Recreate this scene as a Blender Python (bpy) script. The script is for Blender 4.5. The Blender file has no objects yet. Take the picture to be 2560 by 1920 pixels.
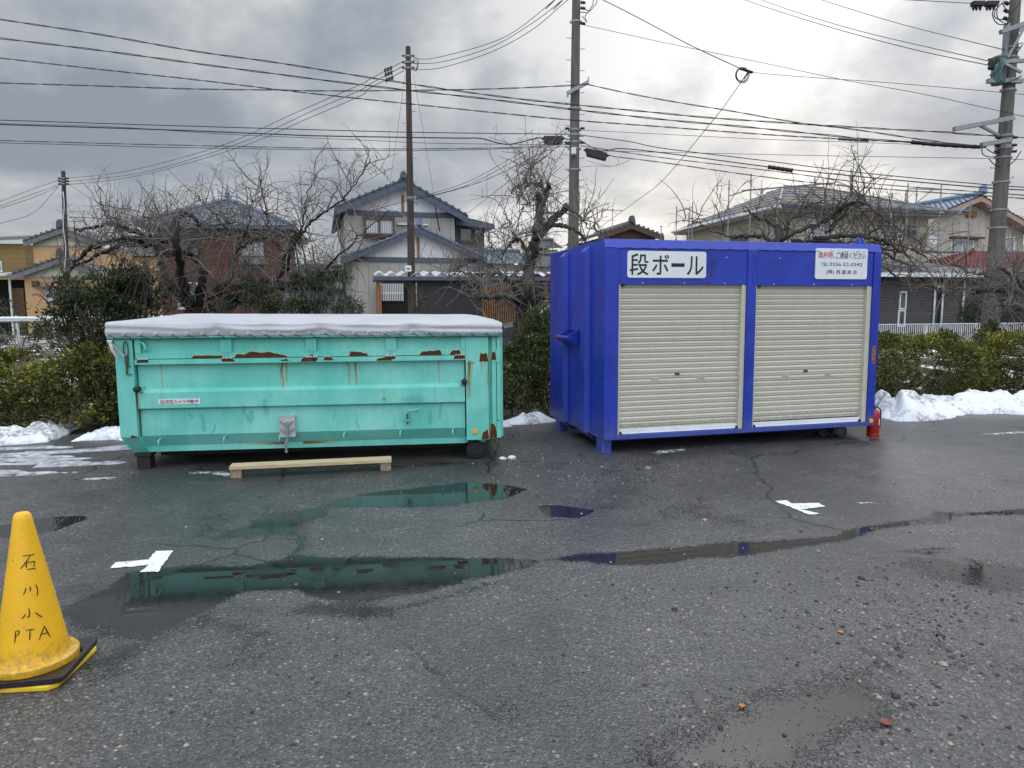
import bpy, bmesh, math, random
import numpy as np
from mathutils import Vector, Matrix

R = math.radians
PI = math.pi
rng = np.random.default_rng(7)
random.seed(7)
scene = bpy.context.scene
COL = scene.collection

# ------------------------------------------------------------------ camera
FPX = 1717.3                       # focal length in pixels of a 2560 wide frame
EYE = np.array([0.0, 0.0, 1.6])
CR = np.array([0.999976303, -0.000722612, -0.00684626983])
CU = np.array([0.0068843, 0.10496272, 0.99445233])
CF = np.array([0.0, 0.99447589, -0.10496521])
cam_data = bpy.data.cameras.new('camera')
cam = bpy.data.objects.new('camera', cam_data)
COL.objects.link(cam)
cam_data.sensor_width = 36.0
cam_data.lens = FPX / 2560 * 36.0
cam_data.clip_start = 0.05
cam_data.clip_end = 2000
M = Matrix.Identity(4)
for i in range(3):
    M[i][0], M[i][1], M[i][2], M[i][3] = CR[i], CU[i], -CF[i], EYE[i]
cam.matrix_world = M
scene.camera = cam

# ------------------------------------------------------------------ world, sun, exposure
SUN_AZ, SUN_EL = R(19), R(14)      # azimuth to the right of +Y
sdir = Vector((math.sin(SUN_AZ) * math.cos(SUN_EL), math.cos(SUN_AZ) * math.cos(SUN_EL), math.sin(SUN_EL)))
world = bpy.data.worlds.new('World')
scene.world = world
world.use_nodes = True
wn, wl = world.node_tree.nodes, world.node_tree.links
wn.clear()


def wnode(t, **kw):
    n = wn.new(t)
    for k, v in kw.items():
        setattr(n, k, v)
    return n


def wmath(op, a, b=None, clamp=False):
    n = wnode('ShaderNodeMath', operation=op, use_clamp=clamp)
    for i, v in enumerate((a, b)):
        if v is None:
            continue
        if isinstance(v, (int, float)):
            n.inputs[i].default_value = v
        else:
            wl.new(v, n.inputs[i])
    return n.outputs[0]


sky = wnode('ShaderNodeTexSky', sky_type='NISHITA', sun_disc=False)
sky.sun_elevation = SUN_EL
sky.sun_rotation = SUN_AZ
tc = wnode('ShaderNodeTexCoord')
sep = wnode('ShaderNodeSeparateXYZ')
wl.new(tc.outputs['Generated'], sep.inputs[0])
zc = wmath('ADD', wmath('MAXIMUM', sep.outputs[2], 0.0), 0.16)
comb = wnode('ShaderNodeCombineXYZ')
wl.new(wmath('DIVIDE', sep.outputs[0], zc), comb.inputs[0])
wl.new(wmath('DIVIDE', sep.outputs[1], zc), comb.inputs[1])
wl.new(wmath('MULTIPLY', sep.outputs[2], 1.5), comb.inputs[2])
n1 = wnode('ShaderNodeTexNoise')
n1.inputs['Scale'].default_value = 0.75
n1.inputs['Detail'].default_value = 7
n1.inputs['Roughness'].default_value = 0.58
n1.inputs['Distortion'].default_value = 0.25
wl.new(comb.outputs[0], n1.inputs['Vector'])
n2 = wnode('ShaderNodeTexNoise')
n2.inputs['Scale'].default_value = 5.0
n2.inputs['Detail'].default_value = 6
n2.inputs['Roughness'].default_value = 0.55
wl.new(tc.outputs['Generated'], n2.inputs['Vector'])
dot = wnode('ShaderNodeVectorMath', operation='DOT_PRODUCT')
wl.new(tc.outputs['Generated'], dot.inputs[0])
dot.inputs[1].default_value = sdir
dpos = wmath('MAXIMUM', dot.outputs['Value'], 0.0)
glow = wmath('POWER', dpos, 26.0)
glow2 = wmath('POWER', dpos, 13.0)
dens = wmath('ADD', wmath('MULTIPLY', n1.outputs['Fac'], 0.60), wmath('MULTIPLY', n2.outputs['Fac'], 0.40))
dens = wmath('ADD', dens, wmath('SUBTRACT', wmath('MULTIPLY', glow2, 0.06), 0.006))
ramp = wnode('ShaderNodeValToRGB')
wl.new(dens, ramp.inputs[0])
cr_ = ramp.color_ramp
cr_.elements[0].position = 0.435
cr_.elements[0].color = (0.325, 0.355, 0.415, 1)
cr_.elements[1].position = 0.585
cr_.elements[1].color = (0.74, 0.75, 0.765, 1)
e = cr_.elements.new(0.475)
e.color = (0.395, 0.43, 0.495, 1)
e = cr_.elements.new(0.525)
e.color = (0.52, 0.545, 0.58, 1)
# cloud brightness: whiter towards the hidden sun, raised overhead and behind the camera to light the fronts
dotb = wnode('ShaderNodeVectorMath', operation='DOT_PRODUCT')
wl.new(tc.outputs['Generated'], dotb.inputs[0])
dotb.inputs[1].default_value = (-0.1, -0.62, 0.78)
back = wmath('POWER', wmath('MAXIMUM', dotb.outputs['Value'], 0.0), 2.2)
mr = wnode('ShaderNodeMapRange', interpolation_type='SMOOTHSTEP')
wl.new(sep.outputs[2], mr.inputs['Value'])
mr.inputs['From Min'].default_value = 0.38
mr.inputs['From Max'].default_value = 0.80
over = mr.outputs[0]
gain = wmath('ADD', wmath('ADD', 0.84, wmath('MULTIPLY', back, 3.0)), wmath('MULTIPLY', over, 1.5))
dotp = wnode('ShaderNodeVectorMath', operation='DOT_PRODUCT')      # bright sky patch added above the frame to brighten the near puddle
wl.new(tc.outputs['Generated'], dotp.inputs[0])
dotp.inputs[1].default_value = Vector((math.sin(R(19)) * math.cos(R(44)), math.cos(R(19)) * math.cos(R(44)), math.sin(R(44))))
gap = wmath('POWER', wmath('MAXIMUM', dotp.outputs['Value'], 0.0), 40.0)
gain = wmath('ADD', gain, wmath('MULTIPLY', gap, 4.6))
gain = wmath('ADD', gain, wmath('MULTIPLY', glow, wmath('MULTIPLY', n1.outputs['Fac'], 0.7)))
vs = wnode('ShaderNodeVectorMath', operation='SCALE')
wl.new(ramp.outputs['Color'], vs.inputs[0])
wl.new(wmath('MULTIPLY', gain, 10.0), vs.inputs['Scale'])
mix = wnode('ShaderNodeMix', data_type='RGBA')
mix.inputs['Factor'].default_value = 0.93
wl.new(sky.outputs[0], mix.inputs[6])
wl.new(vs.outputs[0], mix.inputs[7])
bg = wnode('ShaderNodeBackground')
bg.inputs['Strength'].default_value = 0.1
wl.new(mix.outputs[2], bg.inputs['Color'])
wo = wnode('ShaderNodeOutputWorld')
wl.new(bg.outputs[0], wo.inputs['Surface'])

sun_data = bpy.data.lights.new('sun', 'SUN')
sun_data.energy = 0.5
sun_data.angle = R(16)
sun_data.color = (1.0, 0.96, 0.9)
sun = bpy.data.objects.new('sun', sun_data)
COL.objects.link(sun)
sun.rotation_euler = (-sdir).to_track_quat('-Z', 'Y').to_euler()
sun.location = (10, 30, 30)
scene.view_settings.view_transform = 'Standard'
scene.view_settings.look = 'None'
scene.view_settings.exposure = 0.12
scene.view_settings.gamma = 1.0
scene.view_settings.use_curve_mapping = False


# ------------------------------------------------------------------ geometry helpers
def ray(px, py):
    return ((px - 1280) / FPX) * CR - ((py - 960) / FPX) * CU + CF


def P(px, py, D):
    """world point seen at photo position px, py that lies D metres in front"""
    d = ray(px, py)
    return EYE + d * (D / d[1])


def ground(px, py, z=0.0):
    d = ray(px, py)
    return EYE + d * ((z - 1.6) / d[2])


class Frame:
    def __init__(self, xy, yaw):
        self.o = np.array(xy[:2], float)
        self.yaw = yaw
        self.a = np.array([math.cos(yaw), math.sin(yaw)])
        self.b = np.array([-math.sin(yaw), math.cos(yaw)])

    def uz(self, px, py, v=0.0):
        o = self.o + self.b * v
        d = ray(px, py)
        A = np.array([self.a, -d[:2]]).T
        U, t = np.linalg.solve(A, -o)
        return float(U), float(1.6 + t * d[2])


class MB:
    def __init__(self):
        self.v, self.f, self.m, self.n = [], [], [], 0
        self.attr = {}

    def add(self, verts, faces, m=0):
        verts = np.asarray(verts, float).reshape(-1, 3)
        for k in range(len(faces)):
            self.f.append(tuple(int(i) + self.n for i in faces[k]))
            self.m.append(m)
        self.v.append(verts)
        self.n += len(verts)

    def bb(self, x0, x1, y0, y1, z0, z1, m=0, rot=None, at=None):
        c = [(x0, y0, z0), (x1, y0, z0), (x1, y1, z0), (x0, y1, z0), (x0, y0, z1), (x1, y0, z1), (x1, y1, z1), (x0, y1, z1)]
        c = np.array(c, float)
        if rot is not None:
            ctr = np.array(at if at is not None else c.mean(0))
            Rm = np.array(rot.to_matrix() if not isinstance(rot, Matrix) else rot.to_3x3())
            c = (c - ctr) @ Rm.T + ctr
        self.add(c, [(3, 2, 1, 0), (4, 5, 6, 7), (0, 1, 5, 4), (1, 2, 6, 5), (2, 3, 7, 6), (3, 0, 4, 7)], m)

    def bar(self, p, q, w, h, m=0, up=(0, 0, 1)):
        """box beam from p to q"""
        p, q, up = Vector(p), Vector(q), Vector(up)
        d = (q - p).normalized()
        s = d.cross(up)
        if s.length < 1e-4:
            s = d.cross(Vector((0, 1, 0)))
        s.normalize()
        t = s.cross(d)
        c = []
        for base in (p, q):
            for a, b in ((-1, -1), (1, -1), (1, 1), (-1, 1)):
                c.append(base + s * (a * w / 2) + t * (b * h / 2))
        self.add(c, [(0, 1, 2, 3), (7, 6, 5, 4), (0, 4, 5, 1), (1, 5, 6, 2), (2, 6, 7, 3), (3, 7, 4, 0)], m)

    def ext(self, poly, vec, m=0):
        """extrude a planar polygon of 3D points by vec"""
        p = np.array(poly, float)
        n = len(p)
        v = np.array(vec, float)
        self.add(np.concatenate([p, p + v]), [tuple(range(n))[::-1], tuple(range(n, 2 * n))] + [(i, (i + 1) % n, n + (i + 1) % n, n + i) for i in range(n)], m)

    def tube(self, pts, r, n=8, m=0, cap=True):
        pts = np.array(pts, float)
        k = len(pts)
        r = np.full(k, r, float) if np.isscalar(r) else np.array(r, float)
        self.tubes(pts[None], r[None], n, m, cap)

    def tubes(self, pts, rad, n=4, m=0, cap=False):
        """batch of tubes pts (B,K,3) rad (B,K)"""
        B, K, _ = pts.shape
        t = np.empty_like(pts)
        t[:, 1:-1] = pts[:, 2:] - pts[:, :-2]
        t[:, 0] = pts[:, 1] - pts[:, 0]
        t[:, -1] = pts[:, -1] - pts[:, -2]
        t /= np.linalg.norm(t, axis=2, keepdims=True) + 1e-12
        ref = np.zeros((B, 3))
        mean = np.abs((pts[:, -1] - pts[:, 0]))
        ref[np.arange(B), np.argmin(mean, axis=1)] = 1
        s = np.cross(t, ref[:, None, :])
        s /= np.linalg.norm(s, axis=2, keepdims=True) + 1e-12
        w = np.cross(s, t)
        a = np.arange(n) * 2 * PI / n
        ring = s[:, :, None, :] * np.cos(a)[None, None, :, None] + w[:, :, None, :] * np.sin(a)[None, None, :, None]
        V = pts[:, :, None, :] + ring * rad[:, :, None, None]
        base = (np.arange(B)[:, None, None] * K + np.arange(K - 1)[None, :, None]) * n
        i = np.arange(n)[None, None, :]
        j = (i + 1) % n
        F = np.stack([base + i, base + j, base + n + j, base + n + i], -1).reshape(-1, 4)
        faces = [tuple(x) for x in F.tolist()]
        if cap:
            for b in range(B):
                faces.append(tuple(range(b * K * n, b * K * n + n))[::-1])
                faces.append(tuple(range(b * K * n + (K - 1) * n, b * K * n + K * n)))
        self.add(V.reshape(-1, 3), faces, m)

    def lathe(self, prof, ctr=(0, 0, 0), n=24, m=0, axis='z', close=True):
        prof = np.array(prof, float)
        a = np.arange(n) * 2 * PI / n
        K = len(prof)
        if axis == 'z':
            V = np.stack([prof[:, 0, None] * np.cos(a), prof[:, 0, None] * np.sin(a), np.repeat(prof[:, 1, None], n, 1)], -1)
        elif axis == 'y':
            V = np.stack([prof[:, 0, None] * np.cos(a), np.repeat(prof[:, 1, None], n, 1), -prof[:, 0, None] * np.sin(a)], -1)
        else:
            V = np.stack([np.repeat(prof[:, 1, None], n, 1), prof[:, 0, None] * np.cos(a), prof[:, 0, None] * np.sin(a)], -1)
        F = [(k * n + i, k * n + (i + 1) % n, (k + 1) * n + (i + 1) % n, (k + 1) * n + i) for k in range(K - 1) for i in range(n)]
        if close:
            F.append(tuple(range(n))[::-1])
            F.append(tuple(range((K - 1) * n, K * n)))
        self.add(V.reshape(-1, 3) + np.array(ctr), F, m)

    def grid(self, G, m=0, flip=False):
        a, b, _ = G.shape
        i, j = np.meshgrid(np.arange(a - 1), np.arange(b - 1), indexing='ij')
        q = np.stack([i * b + j, (i + 1) * b + j, (i + 1) * b + j + 1, i * b + j + 1], -1).reshape(-1, 4)
        if flip:
            q = q[:, ::-1]
        self.add(G.reshape(-1, 3), q.tolist(), m)

    def build(self, name, mats, parent=None, smooth=False, bevel=0.0, autosmooth=None):
        me = bpy.data.meshes.new(name)
        V = np.concatenate(self.v) if self.v else np.zeros((0, 3))
        cnt = np.fromiter((len(f) for f in self.f), int, len(self.f))
        loops = np.fromiter((i for f in self.f for i in f), int, int(cnt.sum()))
        me.vertices.add(len(V))
        me.vertices.foreach_set('co', V.astype(np.float32).ravel())
        me.loops.add(len(loops))
        me.loops.foreach_set('vertex_index', loops.astype(np.int32))
        me.polygons.add(len(cnt))
        st = np.concatenate([[0], np.cumsum(cnt)[:-1]]) if len(cnt) else np.zeros(0)
        me.polygons.foreach_set('loop_start', st.astype(np.int32))
        me.polygons.foreach_set('material_index', np.array(self.m, np.int32))
        me.polygons.foreach_set('use_smooth', np.full(len(cnt), bool(smooth)))
        me.update(calc_edges=True)
        me.validate()
        for k, arr in self.attr.items():
            at = me.attributes.new(k, 'FLOAT', 'POINT')
            at.data.foreach_set('value', np.asarray(arr, np.float32).ravel())
        for mm in (mats if isinstance(mats, (list, tuple)) else [mats]):
            me.materials.append(mm)
        if bevel > 0:
            bm = bmesh.new()
            bm.from_mesh(me)
            ed = [e for e in bm.edges if len(e.link_faces) == 2 and e.calc_face_angle(0) > R(35)]
            bmesh.ops.bevel(bm, geom=ed, offset=bevel, segments=2, affect='EDGES', clamp_overlap=True, profile=0.5)
            bm.to_mesh(me)
            bm.free()
        o = bpy.data.objects.new(name, me)
        COL.objects.link(o)
        o.parent = parent
        if autosmooth and len(cnt):
            me.set_sharp_from_angle(angle=R(autosmooth))
        return o


def thing(name, label, cat, loc=(0, 0, 0), rotz=0.0, group=None):
    o = bpy.data.objects.new(name, None)
    o.empty_display_size = 0.2
    COL.objects.link(o)
    o.location = loc
    o.rotation_euler = (0, 0, rotz)
    o['label'] = label
    o['category'] = cat
    if group:
        o['group'] = group
    return o


def tag(o, label=None, cat=None, group=None, kind=None):
    if label:
        o['label'] = label
    if cat:
        o['category'] = cat
    if group:
        o['group'] = group
    if kind:
        o['kind'] = kind
    return o


def copy_part(o, parent, loc):
    c = o.copy()
    COL.objects.link(c)
    c.parent = parent
    c.location = loc
    for ch in o.children:
        d = ch.copy()
        COL.objects.link(d)
        d.parent = c
    return c


def vnoise(x, y, seed=0):
    """smooth 2D value noise, vectorised, range about 0..1"""
    xi, yi = np.floor(x).astype(np.int64), np.floor(y).astype(np.int64)
    xf, yf = x - xi, y - yi
    u, v = xf * xf * (3 - 2 * xf), yf * yf * (3 - 2 * yf)

    def h(a, b):
        n = (a * 374761393 + b * 668265263 + seed * 1442695041) & 0x7fffffff
        n = ((n ^ (n >> 13)) * 1274126177) & 0x7fffffff
        return ((n ^ (n >> 16)) & 0xffff) / 65535.0
    return (h(xi, yi) * (1 - u) + h(xi + 1, yi) * u) * (1 - v) + (h(xi, yi + 1) * (1 - u) + h(xi + 1, yi + 1) * u) * v


def fbm(x, y, seed=0, oct=4, gain=0.5):
    s, a, t = 0, 1, 0
    for k in range(oct):
        s = s + a * vnoise(x * 2 ** k, y * 2 ** k, seed + k * 17)
        t += a
        a *= gain
    return s / t


# ------------------------------------------------------------------ materials
class NT:
    def __init__(self, name):
        self.mat = bpy.data.materials.new(name)
        self.mat.use_nodes = True
        self.n = self.mat.node_tree.nodes
        self.l = self.mat.node_tree.links
        self.b = self.n['Principled BSDF']
        self.out = self.n['Material Output']
        self.tc = self.n.new('ShaderNodeTexCoord')

    def new(self, t, **kw):
        n = self.n.new(t)
        for k, v in kw.items():
            setattr(n, k, v)
        return n

    def set(self, sock, v):
        if hasattr(v, 'is_linked') or hasattr(v, 'links'):
            self.l.new(v, sock)
        else:
            sock.default_value = v

    def math(self, op, a, b=None, c=None, clamp=False):
        n = self.new('ShaderNodeMath', operation=op, use_clamp=clamp)
        for i, v in enumerate((a, b, c)):
            if v is not None:
                self.set(n.inputs[i], v)
        return n.outputs[0]

    def noise(self, scale, detail=3, rough=0.55, vec=None, dist=0.0):
        n = self.new('ShaderNodeTexNoise')
        n.inputs['Scale'].default_value = scale
        n.inputs['Detail'].default_value = detail
        n.inputs['Roughness'].default_value = rough
        n.inputs['Distortion'].default_value = dist
        self.l.new(vec if vec is not None else self.tc.outputs['Object'], n.inputs['Vector'])
        return n.outputs['Fac']

    def mapping(self, scale, vec=None, loc=(0, 0, 0)):
        n = self.new('ShaderNodeMapping')
        n.inputs['Scale'].default_value = scale
        n.inputs['Location'].default_value = loc
        self.l.new(vec if vec is not None else self.tc.outputs['Object'], n.inputs['Vector'])
        return n.outputs[0]

    def step(self, v, lo, hi):
        n = self.new('ShaderNodeMapRange', interpolation_type='SMOOTHSTEP')
        self.set(n.inputs['Value'], v)
        n.inputs['From Min'].default_value = lo
        n.inputs['From Max'].default_value = hi
        return n.outputs[0]

    def mix(self, f, a, b):
        n = self.new('ShaderNodeMix', data_type='RGBA')
        self.set(n.inputs['Factor'], f)
        for s, v in ((n.inputs[6], a), (n.inputs[7], b)):
            if isinstance(v, tuple):
                s.default_value = (*v[:3], 1)
            else:
                self.l.new(v, s)
        return n.outputs[2]

    def bump(self, h, strength=0.3, dist=0.01, normal=None):
        n = self.new('ShaderNodeBump')
        n.inputs['Strength'].default_value = strength
        n.inputs['Distance'].default_value = dist
        self.l.new(h, n.inputs['Height'])
        if normal is not None:
            self.l.new(normal, n.inputs['Normal'])
        return n.outputs[0]

    def attr(self, name):
        n = self.new('ShaderNodeAttribute', attribute_name=name)
        return n.outputs['Fac']

    def fin(self, color=None, rough=None, normal=None, spec=None, metal=None):
        if color is not None:
            if isinstance(color, tuple):
                self.b.inputs['Base Color'].default_value = (*color[:3], 1)
            else:
                self.l.new(color, self.b.inputs['Base Color'])
        if rough is not None:
            self.set(self.b.inputs['Roughness'], rough)
        if normal is not None:
            self.l.new(normal, self.b.inputs['Normal'])
        if spec is not None:
            self.set(self.b.inputs['Specular IOR Level'], spec)
        if metal is not None:
            self.b.inputs['Metallic'].default_value = metal
        return self.mat


def sc(c, k):
    return tuple(min(1.0, x * k) for x in c)


def simple(name, c, rough=0.6, var=0.2, scale=6.0, c2=None, bump=0.0, bscale=60, metal=0.0, stretch=(1, 1, 1), spec=0.5):
    t = NT(name)
    f = t.step(t.noise(scale, 5, 0.6, t.mapping(stretch)), 0.3, 0.7)
    col = t.mix(f, sc(c, 1 - var), c2 if c2 else sc(c, 1 + var))
    nrm = None
    if bump:
        nrm = t.bump(t.noise(bscale, 3, 0.6, t.mapping(stretch)), bump, 0.01)
    return t.fin(col, rough, nrm, spec, metal)


def siding(name, c, pitch=0.455, groove=0.03, horiz=False, var=0.15, rough=0.7):
    t = NT(name)
    s = t.new('ShaderNodeSeparateXYZ')
    t.l.new(t.tc.outputs['Object'], s.inputs[0])
    if horiz:
        co = s.outputs[2]
    else:
        co = t.math('ADD', s.outputs[0], s.outputs[1])
    fr = t.math('FRACT', t.math('DIVIDE', t.math('ADD', co, 50.0), pitch))
    g = t.math('LESS_THAN', fr, groove)
    pane = t.math('FLOOR', t.math('DIVIDE', t.math('ADD', co, 50.0), pitch))
    wn_ = t.new('ShaderNodeTexWhiteNoise', noise_dimensions='1D')
    t.l.new(pane, wn_.inputs['W'])
    f = t.math('ADD', t.math('MULTIPLY', wn_.outputs['Value'], 0.5), t.math('MULTIPLY', t.noise(1.2, 5, 0.6, t.mapping((3, 3, 0.6))), 0.6))
    col = t.mix(f, sc(c, 1 - var), sc(c, 1 + var))
    col = t.mix(g, col, sc(c, 0.35))
    return t.fin(col, rough, None, 0.3)


def brick(name, c1, c2, mortar, bw=0.24, bh=0.075):
    t = NT(name)
    s = t.new('ShaderNodeSeparateXYZ')
    t.l.new(t.tc.outputs['Object'], s.inputs[0])
    cb = t.new('ShaderNodeCombineXYZ')
    t.l.new(t.math('ADD', s.outputs[0], s.outputs[1]), cb.inputs[0])
    t.l.new(s.outputs[2], cb.inputs[1])
    b = t.new('ShaderNodeTexBrick')
    t.l.new(cb.outputs[0], b.inputs['Vector'])
    b.inputs['Scale'].default_value = 1.0
    b.inputs['Brick Width'].default_value = bw
    b.inputs['Row Height'].default_value = bh
    b.inputs['Mortar Size'].default_value = 0.008
    b.inputs['Color1'].default_value = (*c1, 1)
    b.inputs['Color2'].default_value = (*c2, 1)
    b.inputs['Mortar'].default_value = (*mortar, 1)
    col = t.mix(t.noise(0.8, 5), b.outputs['Color'], sc(c1, 0.7))
    return t.fin(col, 0.75, None, 0.3)


def paint_rusty(name, c, rough=0.38):
    """container paint with dirt, runs and rust read from mesh attributes"""
    t = NT(name)
    big = t.step(t.noise(1.3, 6, 0.65), 0.32, 0.72)
    runs = t.step(t.noise(3.0, 5, 0.6, t.mapping((9, 9, 0.55))), 0.45, 0.75)
    fine = t.noise(55, 4, 0.7)
    chalk = t.mix(0.42, c, (0.42, 0.76, 0.69))
    col = t.mix(big, sc(c, 0.86), chalk)
    col = t.mix(t.math('MULTIPLY', runs, 0.22), col, sc(c, 0.62))
    st = t.attr('stain')
    col = t.mix(t.math('MULTIPLY', t.step(t.math('ADD', st, t.math('MULTIPLY', fine, 0.35)), 0.45, 0.8), 0.5), col, (0.05, 0.33, 0.30))
    ru = t.attr('rust')
    ru2 = t.math('ADD', ru, t.math('MULTIPLY', t.math('SUBTRACT', fine, 0.5), 0.6))
    col = t.mix(t.math('MULTIPLY', t.step(ru2, 0.12, 0.55), 0.75), col, (0.27, 0.24, 0.075))
    col = t.mix(t.math('MULTIPLY', t.step(ru2, 0.5, 0.85), 0.9), col, (0.13, 0.05, 0.018))
    speck = t.step(t.noise(34, 2, 0.4), 0.74, 0.78)
    col = t.mix(t.math('MULTIPLY', speck, 0.5), col, (0.12, 0.11, 0.05))
    r = t.math('ADD', rough, t.math('MULTIPLY', t.noise(7, 4), 0.2))
    n = t.bump(t.noise(5, 3), 0.10, 0.02)
    return t.fin(col, r, n)


def blue_paint_mat():
    t = NT('blue_gloss_paint')
    c = (0.011, 0.038, 0.37)
    big = t.step(t.noise(1.5, 5, 0.6), 0.3, 0.7)
    col = t.mix(big, sc(c, 0.88), (0.017, 0.048, 0.43))
    runs = t.step(t.noise(3.0, 4, 0.6, t.mapping((14, 14, 0.7))), 0.5, 0.8)
    col = t.mix(t.math('MULTIPLY', runs, 0.45), col, (0.022, 0.036, 0.22))
    fade = t.step(t.noise(4.5, 6, 0.7, t.mapping((1, 1, 0.5))), 0.54, 0.70)
    col = t.mix(t.math('MULTIPLY', fade, 0.28), col, (0.075, 0.11, 0.46))
    s = t.new('ShaderNodeSeparateXYZ')
    t.l.new(t.tc.outputs['Object'], s.inputs[0])
    low = t.math('SUBTRACT', 1.0, t.step(s.outputs[2], 0.15, 0.75))
    mud = t.step(t.math('MULTIPLY', low, t.noise(26, 5, 0.75)), 0.30, 0.62)
    col = t.mix(t.math('MULTIPLY', mud, 0.62), col, (0.10, 0.12, 0.24))
    chip = t.step(t.noise(42, 2, 0.4), 0.765, 0.78)
    col = t.mix(t.math('MULTIPLY', chip, 0.7), col, (0.18, 0.2, 0.42))
    n = t.bump(t.noise(3.2, 3), 0.16, 0.03)
    r = t.math('ADD', 0.26, t.math('MULTIPLY', t.math('ADD', big, mud), 0.16))
    return t.fin(col, r, n)


def cone_mat():
    t = NT('yellow_cone_plastic')
    c = (0.86, 0.475, 0.012)
    s = t.new('ShaderNodeSeparateXYZ')
    t.l.new(t.tc.outputs['Object'], s.inputs[0])
    col = t.mix(t.step(t.noise(5, 5, 0.65), 0.3, 0.7), sc(c, 0.93), sc(c, 1.04))
    scuff = t.step(t.noise(16, 5, 0.72, t.mapping((1.3, 1.3, 0.45))), 0.585, 0.68)
    col = t.mix(t.math('MULTIPLY', scuff, 0.30), col, (0.46, 0.27, 0.035))
    low = t.math('SUBTRACT', 1.0, t.step(s.outputs[2], 0.06, 0.30))
    mud = t.step(t.math('MULTIPLY', low, t.noise(38, 5, 0.75)), 0.30, 0.56)
    col = t.mix(t.math('MULTIPLY', mud, 0.55), col, (0.20, 0.14, 0.05))
    speck = t.step(t.noise(75, 2, 0.4), 0.70, 0.73)
    col = t.mix(t.math('MULTIPLY', speck, 0.5), col, (0.22, 0.13, 0.03))
    return t.fin(col, t.math('ADD', 0.36, t.math('MULTIPLY', scuff, 0.2)), t.bump(t.noise(200, 2), 0.06, 0.003))


def shutter_mat():
    t = NT('beige_shutter_enamel')
    c = (0.57, 0.56, 0.465)
    s = t.new('ShaderNodeSeparateXYZ')
    t.l.new(t.tc.outputs['Object'], s.inputs[0])
    w_ = t.new('ShaderNodeTexWhiteNoise', noise_dimensions='1D')
    t.l.new(t.math('FLOOR', t.math('DIVIDE', s.outputs[2], 0.0605)), w_.inputs['W'])
    f = t.math('ADD', t.math('MULTIPLY', w_.outputs['Value'], 0.45), t.math('MULTIPLY', t.noise(2.6, 5, 0.6, t.mapping((3.0, 1, 0.6))), 0.55))
    col = t.mix(f, sc(c, 0.86), sc(c, 1.10))
    low = t.math('SUBTRACT', 1.0, t.step(s.outputs[2], 0.22, 0.62))
    sp = t.step(t.math('MULTIPLY', low, t.noise(30, 5, 0.75)), 0.30, 0.60)
    col = t.mix(t.math('MULTIPLY', sp, 0.5), col, (0.20, 0.18, 0.14))
    run = t.step(t.noise(3.0, 4, 0.6, t.mapping((16, 1, 0.7))), 0.56, 0.78)
    col = t.mix(t.math('MULTIPLY', run, 0.3), col, (0.34, 0.31, 0.23))
    return t.fin(col, 0.42, None, 0.5)


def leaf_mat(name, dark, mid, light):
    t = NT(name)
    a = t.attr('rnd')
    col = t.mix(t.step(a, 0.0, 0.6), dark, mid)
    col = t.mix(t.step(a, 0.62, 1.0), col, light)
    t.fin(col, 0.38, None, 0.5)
    tr = t.new('ShaderNodeBsdfTranslucent')
    t.l.new(col, tr.inputs['Color'])
    mx = t.new('ShaderNodeMixShader')
    mx.inputs[0].default_value = 0.22
    t.l.new(t.b.outputs[0], mx.inputs[1])
    t.l.new(tr.outputs[0], mx.inputs[2])
    t.l.new(mx.outputs[0], t.out.inputs['Surface'])
    return t.mat


def snow_mat():
    t = NT('old_snow')
    d = t.noise(2.6, 6, 0.65)
    d2 = t.noise(17, 4, 0.7)
    dirt = t.math('MULTIPLY', t.step(d, 0.43, 0.62), t.step(d2, 0.38, 0.60))
    col = t.mix(dirt, (0.80, 0.83, 0.87), (0.33, 0.32, 0.31))
    gr = t.step(t.noise(38, 3, 0.6), 0.69, 0.75)
    col = t.mix(t.math('MULTIPLY', gr, 0.8), col, (0.10, 0.09, 0.08))
    n = t.bump(t.noise(26, 5, 0.7), 0.5, 0.03)
    t.fin(col, 0.6, n, 0.3)
    t.b.inputs['Subsurface Weight'].default_value = 0.25
    t.b.inputs['Subsurface Radius'].default_value = (0.03, 0.035, 0.045)
    t.b.inputs['Subsurface Scale'].default_value = 0.6
    return t.mat


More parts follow.
